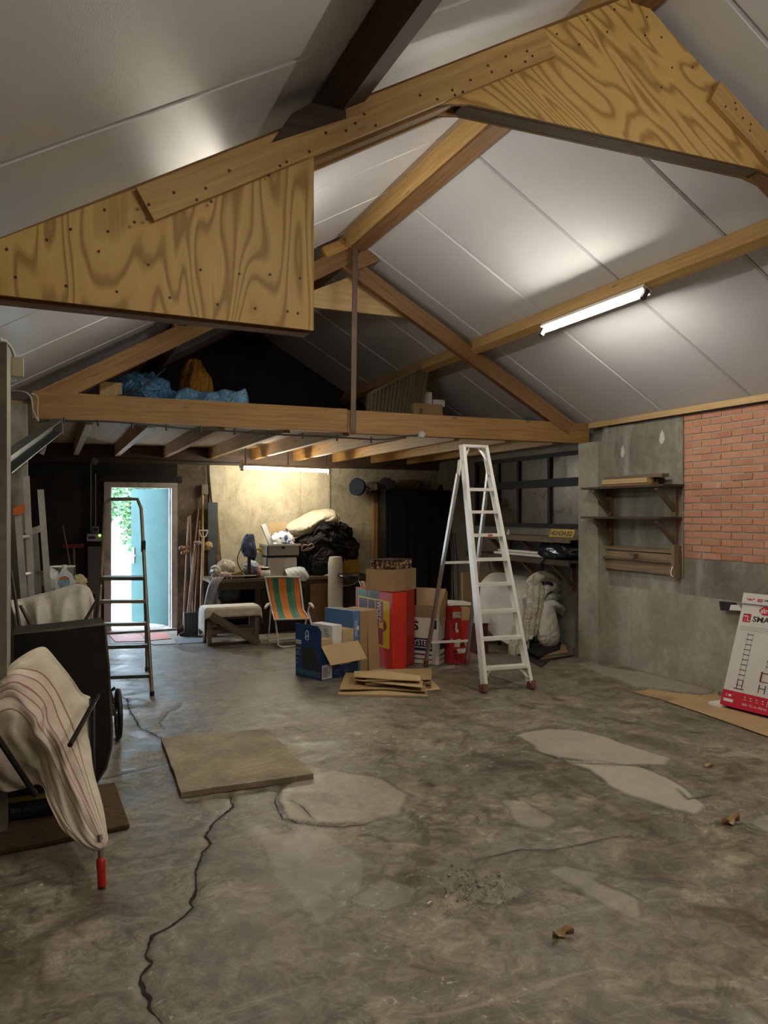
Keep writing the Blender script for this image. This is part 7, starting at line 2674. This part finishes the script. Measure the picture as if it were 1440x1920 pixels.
lp = thing('number_plate', 'yellow number plate with dark characters on the upper shelf by the pier', 'plate', atx(1058, 998, SX + 0.06))
p0, p1 = V(SX + 0.03, 6.765, 1.287), V(SX + 0.03, 7.19, 1.287)
mb = MB().obox(p1, p0 - p1, V(0.008, 0, 0), V(0.03, 0, 0.083))
build('plate_face', mb, PLY_, lp, bevel=0.002)
yv = V(0.03, 0, 0.083).normalized()
text('HU·CH·52', 0.074, INK, lp, p1 + V(-0.0015, -0.018, 0.016), (0, -1, 0), yv, 0.002, bold=0.03, width=0.39)
mb = MB().cyl(V(SX + 0.08, 8.1, 1.285), V(SX + 0.08, 8.1, 1.315), 0.02, n=10)
mb.cyl(V(SX + 0.08, 8.1, 1.315), V(SX + 0.08, 8.1, 1.345), 0.010, n=8)
o = build('small_bottle', mb, WHITE, None, origin=(SX + 0.08, 8.1, 1.285))
tag(o, 'tiny white bottle standing on the upper far shelf', 'bottle')
for k, (y_, x_) in enumerate(((0, SX + 0.04), (0, SX + 0.085), (0, SX + 0.062))):
    zz = 1.035 + 0.018 + (0.034 if k == 2 else 0)
    mb = MB().cyl(V(x_, 7.1, zz), V(x_, 8.35 - k * 0.03, zz), 0.0165, n=10)
    o = build('plastic_pipe', mb, WHITE, None, smooth=False, origin=(x_, 7.7, zz))
    tag(o, ['front white plastic pipe lying on the lower far shelf', 'rear white plastic pipe lying on the lower far shelf', 'white plastic pipe resting on the other two pipes on the lower far shelf'][k], 'pipe')
mb = MB()
blob(mb, V(5.25, 7.12, 1.115), (0.14, 0.32, 0.095), 0.35, 9, 4, 34, 22, flat=1.036)
o = build('black_bag', mb, plain('bag_shiny_black', (0.020, 0.022, 0.026), 0.22, var=0.3), None, smooth=True, origin=(5.24, 7.22, 1.036))
tag(o, 'shiny black plastic bag on the lower far shelf next to the pier', 'bag')
mb = MB().tube([V(5.10, 7.2, 1.04), V(5.08, 7.25, 0.98), V(5.09, 7.32, 0.93)], [0.02, 0.012, 0.004], 6, 4)
o = build('bag_knot', mb, plain('bag_shiny_black', (0.02, 0.02, 0.02), 0.22), None, smooth=True, origin=(5.1, 7.2, 1.04))
tag(o, 'knotted tail of the shiny black bag hanging over the lower far shelf', 'bag')
for k, x_ in enumerate((847, 851, 856)):
    mb = MB().tube([at(x_ - 3, 1000, 9.2), at(x_, 1040, 9.1), at(x_ + (2, -2, 3)[k], 1075, 9.0), V(at(x_ + 4, 1100, 9.0).x, 9.0, 0.03)], 0.007, 5, 4)
    o = build('hose', mb, CABLEK, None, smooth=True, origin=at(x_, 1075, 9.0))
    tag(o, ['left thin black hose hanging behind the white carton', 'middle thin black hose hanging behind the white carton', 'right thin black hose hanging behind the white carton'][k], 'hose')

# ---- near shelves on the right wall
for zt, lab, ya_, yb_ in ((1.815, 'upper bracket shelf on the near right wall carrying short planks', 5.37, 6.535), (1.515, 'empty lower bracket shelf on the near right wall', 5.40, 6.545)):
    sh = thing('wall_shelf', lab, 'shelf', (XR, 6.0, zt))
    build('shelf_board', MB().box(5.085, XR - 0.004, ya_, yb_, zt - 0.022, zt), WD_DARK, sh, bevel=0.003)
    for y_ in (5.47, 6.36):
        build('bracket', MB().beam(V(5.11, y_, zt - 0.035), V(XR - 0.02, y_, zt - 0.24), 0.035, 0.04), WD_OLD, sh, bevel=0.003)
        build('wall_batten', MB().box(XR - 0.035, XR - 0.003, y_ - 0.022, y_ + 0.022, zt - 0.285, zt - 0.022), WD_BROWN, sh)
for k, (ya_, yb_, z_, x_, m_, h_) in enumerate(((5.60, 6.28, 1.815, 5.17, WD_BROWN, 0.026), (5.66, 6.30, 1.842, 5.165, WD_PALE, 0.045), (5.50, 6.30, 1.888, 5.20, WD_OLD, 0.032), (5.62, 5.72, 1.842, 5.265, WD_DARK, 0.045))):
    mb = MB().box(x_, x_ + 0.085, ya_, yb_, z_, z_ + h_)
    o = build('short_plank', mb, m_, None, bevel=0.002, origin=(x_ + 0.04, (ya_ + yb_) / 2, z_))
    tag(o, ['lowest brown plank of the pile on the upper near shelf', 'middle pale plank of the pile on the upper near shelf', 'topmost plank of the pile on the upper near shelf', 'dark block behind the planks on the upper near shelf'][k], 'plank')
WD_RACK = wood('timber_rack', (0.34, 0.25, 0.15), (0.16, 0.105, 0.06), 0.75)
rk_ = thing('tool_rack', 'wooden slatted wall rack below the two near bracket shelves', 'rack', (XR, 6.0, 1.0))
for za, zb in ((1.175, 1.215), (1.095, 1.165), (0.975, 1.09)):
    ga = 5.45
    build('rack_plank', MB().box(XR - 0.045, XR - 0.003, ga, 6.47, za, zb), WD_RACK, rk_, bevel=0.004)
build('rack_rail', MB().box(XR - 0.075, XR - 0.045, 5.44, 6.48, 1.083, 1.103), WD_OLD, rk_, bevel=0.003)
for y_ in (5.41, 6.475):
    build('rack_post', MB().box(XR - 0.09, XR - 0.003, y_, y_ + 0.035, 0.95, 1.25), WD_RACK, rk_, bevel=0.004)
build('rack_block', MB().box(XR - 0.10, XR - 0.045, 5.93, 5.99, 1.105, 1.15), WD_OLD, rk_, bevel=0.003)
mb = MB().tube([V(XR - 0.10, 5.42, 1.06), V(XR - 0.11, 5.43, 0.99), V(XR - 0.105, 5.41, 0.965)], 0.006, 6, 3)
build('cord', mb, WHITE, rk_)
mb = MB().box(XR - 0.012, XR - 0.001, 5.378, 5.389, 0.95, 2.44)
o = struct('trim_5', mb, WD_RACK)

# ---- leaning ladder box
LX, LY0, LY1 = 4.985, 4.640, 4.06
P0 = atz(1350, 1320, 0.035)
yv = V(0.285, 0, 0.905).normalized()      # up the leaning face
xv = V(0.10, -1.0, 0).normalized()
nv = xv.cross(yv).normalized()            # out of the face
if nv.x > 0:
    nv = -nv
bt = thing('ladder_box', 'white and red carton of a telescopic ladder leaning against the right wall', 'box', P0)
W_, H_, D_ = 0.56, 0.89, 0.085
WHB = plain('carton_gloss_white', (0.66, 0.64, 0.63), 0.45, var=0.03)
PINK = plain('print_carmine', (0.50, 0.012, 0.04), 0.4, var=0.06)
mb = MB().obox(P0, xv * W_, -nv * D_, yv * H_)
build('box_body', mb, WHB, bt, bevel=0.003)
mb = MB().obox(P0 - xv * 0.002 + nv * 0.0006 - yv * 0.001, xv * (W_ + 0.004), -nv * (D_ + 0.001), yv * 0.125)
build('red_base', mb, PINK, bt, bevel=0.002)
ft = P0 + yv * (H_ - 0.065)
mb = MB().obox(ft + nv * 0.012, xv * W_, nv * 0.004, yv * 0.085 + nv * 0.006)
build('top_flap', mb, WHB, bt, bevel=0.002)


def logo(o_, w_, h_, dz):
    mb = MB()
    c_ = h_ / 2
    dpoly(mb, o_, xv, yv, [(c_, 0), (w_ - c_, 0), (w_, c_ * 0.8), (w_, c_ * 1.2), (w_ - c_, h_), (c_, h_), (0, c_ * 1.2), (0, c_ * 0.8)], dz)
    l_ = build('logo', mb, PINK, bt)
    text('altrex', h_ * 0.80, INKW, bt, o_ + xv * w_ * 0.11 + yv * h_ * 0.24, xv, yv, dz + 0.0006, bold=0.015, width=w_ * 0.76)


def tlsmart(o_, h_, dz):
    mb = MB()
    decal(mb, o_, xv, yv, 0, h_ * 1.25, -h_ * 0.22, h_ * 1.02, dz)
    build('tl_badge', mb, PINK, bt)
    text('TL', h_ * 1.05, INKW, bt, o_ + xv * h_ * 0.14 + yv * 0.0, xv, yv, dz + 0.0006, bold=0.02, width=h_ * 0.95)
    text('SMART UP', h_ * 1.1, INK, bt, o_ + xv * h_ * 1.55 + yv * 0.0, xv, yv, dz, bold=0.025, width=h_ * 6.4)


if xv.cross(yv).dot(nv) < 0:
    DS = -1
else:
    DS = 1
fl0 = ft + nv * 0.0185
logo(fl0 + xv * 0.035 + yv * 0.028, 0.075, 0.034, 0.0008 * DS)
tlsmart(fl0 + xv * 0.135 + yv * 0.03, 0.035, 0.0008 * DS)
logo(P0 + xv * 0.155 + yv * 0.748, 0.135, 0.072, 0.001 * DS)
tlsmart(P0 + xv * 0.03 + yv * 0.69, 0.055, 0.001 * DS)
GR = plain('ink_grey', (0.22, 0.21, 0.21), 0.5)
mb = MB()
for k, w_ in enumerate((0.27, 0.24, 0.43)):
    decal(mb, P0, xv, yv, 0.025, 0.025 + w_, 0.640 - k * 0.014, 0.643 - k * 0.014, 0.001 * DS)
build('print_lines', mb, GR, bt)['kind'] = 'stuff'


def lad(mb, x, y0_, y1_, w_, n_, t=0.0024):
    decal(mb, P0, xv, yv, x, x + t, y0_, y1_, 0.0012 * DS)
    decal(mb, P0, xv, yv, x + w_, x + w_ + t, y0_, y1_, 0.0012 * DS)
    for k in range(n_):
        z_ = y0_ + (y1_ - y0_) * (k + 0.5) / n_
        decal(mb, P0, xv, yv, x - 0.004, x + w_ + 0.006, z_, z_ + 0.0055, 0.0013 * DS)


mb = MB()
lad(mb, 0.105, 0.155, 0.60, 0.046, 11)
decal(mb, P0, xv, yv, 0.085, 0.172, 0.145, 0.152, 0.0013 * DS)
lad(mb, 0.32, 0.43, 0.57, 0.085, 2)
lad(mb, 0.315, 0.335, 0.415, 0.07, 2)
lad(mb, 0.29, 0.15, 0.215, 0.05, 1, 0.008)
build('print_ladder', mb, INK, bt)['kind'] = 'stuff'
mb = MB()
for x_ in (0.104, 0.148):
    decal(mb, P0, xv, yv, x_, x_ + 0.008, 0.155, 0.215, 0.0016 * DS)
for x_ in (0.285, 0.365):
    decal(mb, P0, xv, yv, x_, x_ + 0.014, 0.235, 0.315, 0.0016 * DS)
decal(mb, P0, xv, yv, 0.285, 0.38, 0.235, 0.241, 0.0016 * DS)
decal(mb, P0, xv, yv, 0.285, 0.38, 0.300, 0.308, 0.0016 * DS)
build('print_red_parts', mb, plain('print_dark_red', (0.16, 0.01, 0.02), 0.4), bt)['kind'] = 'stuff'
mb = MB()
decal(mb, P0, xv, yv, 0.02, 0.105, 0.035, 0.058, 0.0016 * DS)
decal(mb, P0, xv, yv, 0.035, 0.04, 0.075, 0.098, 0.0016 * DS)
decal(mb, P0, xv, yv, 0.055, 0.08, 0.078, 0.095, 0.0016 * DS)
for k in range(4):
    decal(mb, P0, xv, yv, 0.19 + k * 0.05, 0.205 + k * 0.05, 0.092, 0.098, 0.0016 * DS)
    decal(mb, P0, xv, yv, 0.19 + k * 0.05, 0.21 + k * 0.05, 0.074, 0.078, 0.0016 * DS)
decal(mb, P0, xv, yv, 0.385, 0.39, 0.06, 0.105, 0.0016 * DS)
build('print_small', mb, INKW, bt)['kind'] = 'stuff'
text("Safe. It's an Altrex.", 0.026, INKW, bt, P0 + xv * 0.185 + yv * 0.032, xv, yv, 0.0016 * DS, width=0.21)
for nm_, q, sz, lab in (('foam_piece', P0 + V(-0.0, 0.10, -0.030), (0.18, 0.13, 0.03), 'white packing piece under the far end of the leaning white and red carton'), ('foam_piece', P0 + xv * 0.48 + V(-0.04, -0.02, -0.030), (0.16, 0.16, 0.03), 'white packing piece under the near end of the leaning white and red carton')):
    mb = MB().box(q.x - 0.02, q.x + sz[0], q.y - sz[1], q.y, 0.012, 0.034)
    o = build(nm_, mb, WHITE, None, bevel=0.003, origin=(q.x + 0.06, q.y - 0.06, 0.012))
    tag(o, lab, 'packing')
a = atx(1360, 1128, 5.30)
mb = MB().prism([atx(1356, 1127, 5.32), atx(1380, 1130, 5.32), atx(1386, 1140, 5.32), atx(1378, 1145, 5.32), atx(1359, 1144, 5.32)], V(-0.05, 0, 0))
o = build('wall_hook', mb, BLACK, None, origin=a)
tag(o, 'black plastic bracket on the wall behind the leaning white and red carton', 'bracket')
mb = MB().prism([atx(1372, 1134, 5.26), atx(1386, 1134, 5.26), atx(1392, 1145, 5.26), atx(1369, 1144, 5.26)], V(-0.01, 0, 0))
o = build('white_tab', mb, WHITE, None, origin=atx(1378, 1140, 5.26))
tag(o, 'white tab of packing on the black bracket behind the leaning carton', 'packing')

# cardboard sheets on the floor by the ladder box
for k, (P_, z_, lab) in enumerate((([(1186, 1298), (1258, 1286), (1288, 1281), (1345, 1298), (1350, 1316), (1290, 1330), (1262, 1318)], 0.003, 'far cardboard sheet lying flat on the floor by the right wall'),
                                   ([(1252, 1316), (1330, 1302), (1420, 1322), (1470, 1345), (1470, 1392), (1318, 1338)], 0.008, 'near cardboard sheet on the floor under the leaning white and red carton'))):
    Q_ = [atz(a_, b_, z_) for a_, b_ in P_]
    mb = MB().prism(Q_, V(0, 0, 0.0045))
    o = build('cardboard_sheet', mb, plain('sheet_tan', (0.42, 0.29, 0.15), 0.85, var=0.12, scale=4, dirt=(0.18, 0.12, 0.06)), None, origin=Q_[0])
    tag(o, lab, 'cardboard')

# ================================================================== things on the loft
LZ = 2.453
BLUE = plain('blue_plastic', (0.07, 0.22, 0.42), 0.25, var=0.25, scale=7, wr=(5, 0.5))
BLUE2 = plain('blue_plastic_pale', (0.16, 0.34, 0.56), 0.22, var=0.3, scale=9, wr=(6, 0.5))
mb = MB()
c = at(268, 735, 7.7)
blob(mb, V(c.x, c.y, LZ + 0.19), (0.26, 0.30, 0.22), 0.35, 6, 3, 44, 30, flat=LZ)
o = build('wrapped_bundle', mb, BLUE, None, smooth=True, origin=V(c.x, c.y, LZ))
tag(o, 'rounded bundle in blue plastic at the left of the loft', 'bundle')
a, b = at(318, 748, 7.4), at(466, 748, 7.25)
mb = MB()
P_ = [V(a.x, a.y, LZ + 0.11), a.lerp(b, .3), a.lerp(b, .6), a.lerp(b, .85), V(b.x, b.y, LZ + 0.13)]
for i, (p, z_) in enumerate(zip(P_, (0.12, 0.12, 0.13, 0.14, 0.14))):
    p.z = LZ + z_
roll(mb, P_, 0.14, 0.55, 3.0, 26, 9, 0.85)
for v in mb.v:
    v.z = max(v.z, LZ + 0.001)
o = build('wrapped_bundle', mb, BLUE2, None, smooth=True, origin=V(a.x + 0.4, a.y, LZ))
tag(o, 'long bundle in pale blue plastic lying along the loft edge', 'bundle')
mb = MB()
c = at(366, 700, 8.3)
S = patch([[at(352, 676, 8.3), at(362, 673, 8.3), at(375, 676, 8.3), at(380, 690, 8.3)], [at(344, 690, 8.25), at(362, 690, 8.15), at(378, 695, 8.2), at(390, 700, 8.25)],
           [at(336, 715, 8.25), at(358, 712, 8.10), at(380, 715, 8.15), at(398, 716, 8.25)], [at(334, 745, 8.25), at(356, 745, 8.10), at(380, 745, 8.15), at(400, 745, 8.25)]], 7, 6)
for i, r in enumerate(S):
    for j, p in enumerate(r):
        p.y += 0.05 * mnoise.noise(V(j * 0.45, i * 0.12, 3)) + 0.02 * math.sin(j * 1.3 + i * 0.2)
        p.z += 0.015 * mnoise.noise(V(j * 0.4, i * 0.3, 7))
mb.grid(S)
o = build('orange_bag', mb, plain('orange_tarp', (0.42, 0.20, 0.02), 0.45, var=0.2, wr=(5, 0.5)), None, smooth=True, origin=V(c.x, 8.2, LZ), solid=0.01)
tag(o, 'ochre orange bag standing on the loft behind the pale blue bundle', 'bag')
mb = MB().box(at(187, 740, 7.2).x, at(229, 740, 7.2).x, 7.2, 7.26, LZ, at(200, 716, 7.2).z)
o = build('pine_board', mb, WD_PALE, None, bevel=0.003, origin=at(208, 750, 7.2))
tag(o, 'short pale pine board standing on the loft left of the blue bundle', 'board')
mb = MB().tube([at(185, 747, 7.1), at(225, 742, 7.12), at(262, 728, 7.12), at(290, 708, 7.15), at(310, 690, 7.2)], 0.009, 6, 5)
o = build('cable', mb, CABLEK, None, smooth=True, origin=at(250, 735, 7.1))
tag(o, 'black cable hanging in front of the blue bundle on the loft', 'cable')
# slatted bed base
sb_ = thing('slatted_base', 'slatted bed base leaning on edge at the right of the loft', 'bed base', V(3.6, 7.9, LZ))
a0, a1 = at(690, 792, 7.95), at(779, 792, 7.75)
a0.z = a1.z = LZ + 0.001
t0, t1 = at(694, 738, 8.05), at(798, 684, 7.85)
for k in range(14):
    t = (k + 0.5) / 14
    A_, B__ = a0.lerp(a1, t), t0.lerp(t1, t)
    build('slat', MB().beam(A_ + V(0, 0, 0.02), B__ - V(0, 0, 0.01), 0.036, 0.012, (0, 1, 0)), WD_OLD, sb_)
dxr = (a1 - a0).normalized()
build('rail', MB().beam(a0 + V(0, 0.02, 0.02), a1 + V(0, 0.02, 0.02), 0.03, 0.04), WD_BROWN, sb_)
build('rail', MB().beam(t0, t1, 0.04, 0.035), WD_OLD, sb_)
build('end_rail', MB().beam(a1 + dxr * 0.02 + V(0, 0, 0.025), t1 + dxr * 0.02, 0.035, 0.05, (0, 1, 0)), WD_OLD, sb_)
build('end_rail', MB().beam(a0 - dxr * 0.02 + V(0, 0, 0.025), t0 - dxr * 0.02, 0.03, 0.05, (0, 1, 0)), WD_OLD, sb_)
for (px0, px1, py0, y_, m_, lab, d_) in ((776, 830, 757, 7.75, CARD, 'brown carton on the loft right of the slatted bed base', 0.28),):
    a, b = at(px0, 788, y_), at(px1, 788, y_)
    mb = MB().box(a.x, b.x, y_, y_ + d_, LZ + 0.001, at(800, py0, y_).z)
    o = build('carton', mb, m_, None, bevel=0.003, origin=V((a.x + b.x) / 2, y_, LZ))
    tag(o, lab, 'carton')
    zc = at(800, py0, y_).z
for (px0, px1, py0, y_, lab) in ((786, 810, 735, 7.86, 'upright white box on the brown loft carton'), (811, 834, 748, 7.90, 'low white box at the right end of the brown loft carton')):
    a, b = at(px0, 757, y_), at(px1, 757, y_)
    mb = MB().box(a.x, min(b.x, 4.06 + 0.3), y_, y_ + 0.1, zc + 0.001, at(800, py0, y_).z)
    o = build('white_box', mb, WHITE, None, bevel=0.003, origin=V(a.x, y_, zc))
    tag(o, lab, 'box')
mb = MB()
c = at(990, 790, 7.2)
blob(mb, V(c.x, c.y, LZ + 0.06), (0.12, 0.10, 0.09), 0.2, 6, 3, flat=LZ)
o = build('blue_bag', mb, BLUE, None, smooth=True, origin=V(c.x, c.y, LZ))
tag(o, 'small blue plastic bag at the far right end of the loft', 'bag')

# ================================================================== litter on the floor
LEAF = plain('dry_leaf', (0.36, 0.23, 0.11), 0.8, var=0.35, scale=20)
for (px, py, s_, lab, sd) in ((1368, 1545, 0.085, 'curled brown oak leaf lying on the floor at the right', 1), (1054, 1758, 0.06, 'crumpled dry brown leaf in the floor foreground', 2), (1328, 1440, 0.045, 'small pale dry leaf on the floor near the light patch', 3)):
    c = atz(px, py, 0.0)
    mb = MB()
    rows = []
    for i in range(9):
        t = i / 8 - 0.5
        w_ = s_ * 0.42 * (1 - (2 * t) ** 2) * (0.65 + 0.35 * math.cos(i * 2.6 + sd)) + 0.002
        rows.append([V(c.x + t * s_ * 1.5, c.y + q * w_ + 0.01 * math.sin(t * 5 + sd), 0) for q in (-1, -0.5, 0, 0.5, 1)])
        for j, p in enumerate(rows[-1]):
            p.z = fz(p.x, p.y) + 0.004 + 0.020 * abs(j - 2) * (0.5 + 0.5 * math.sin(i * 0.9 + sd)) * s_ / 0.08 + 0.012 * abs(t)
    mb.grid(rows)
    o = build('dry_leaf', mb, LEAF, None, smooth=True, origin=c, solid=0.0012)
    tag(o, lab, 'leaf')
c = atz(805, 1695, 0.0)
mb = MB().beam(V(c.x - 0.012, c.y - 0.006, fz(c.x, c.y) + 0.006), V(c.x + 0.014, c.y + 0.008, fz(c.x, c.y) + 0.006), 0.007, 0.007)
o = build('chalk_stub', mb, WHITE, None, bevel=0.0015, origin=c)
tag(o, 'small white chalk like stub on the floor by the crumbled patch', 'stub')
mb = MB()
cr_ = np.array(RUB).mean(0)
for k in range(700):
    x_, y_ = cr_[0] + R.gauss(0, 0.075), cr_[1] + R.gauss(0, 0.07)
    s_ = R.uniform(0.002, 0.007) if R.random() < 0.9 else R.uniform(0.008, 0.016)
    z_ = fz(x_, y_) + s_ * 0.3
    d_ = [V(R.uniform(-1, 1), R.uniform(-1, 1), R.uniform(-0.6, 1)) * s_ for _ in range(4)]
    c_ = V(x_, y_, z_)
    for t_ in ((0, 1, 2), (0, 2, 3), (0, 3, 1), (1, 3, 2)):
        mb.face([c_ + d_[q] for q in t_])
for k in range(60):
    x_, y_ = R.uniform(0.4, 4.6), R.uniform(2.2, 6.5)
    s_ = R.uniform(0.002, 0.006)
    c_ = V(x_, y_, fz(x_, y_) + s_ * 0.3)
    d_ = [V(R.uniform(-1, 1), R.uniform(-1, 1), R.uniform(-0.6, 1)) * s_ for _ in range(4)]
    for t_ in ((0, 1, 2), (0, 2, 3), (0, 3, 1), (1, 3, 2)):
        mb.face([c_ + d_[q] for q in t_])
o = build('rubble', mb, plain('rubble', (0.34, 0.31, 0.25), 0.9, var=0.5, scale=60), None, origin=V(cr_[0], cr_[1], 0), kind='stuff')
tag(o, 'loose concrete crumbs around the broken patch of the floor', 'rubble')
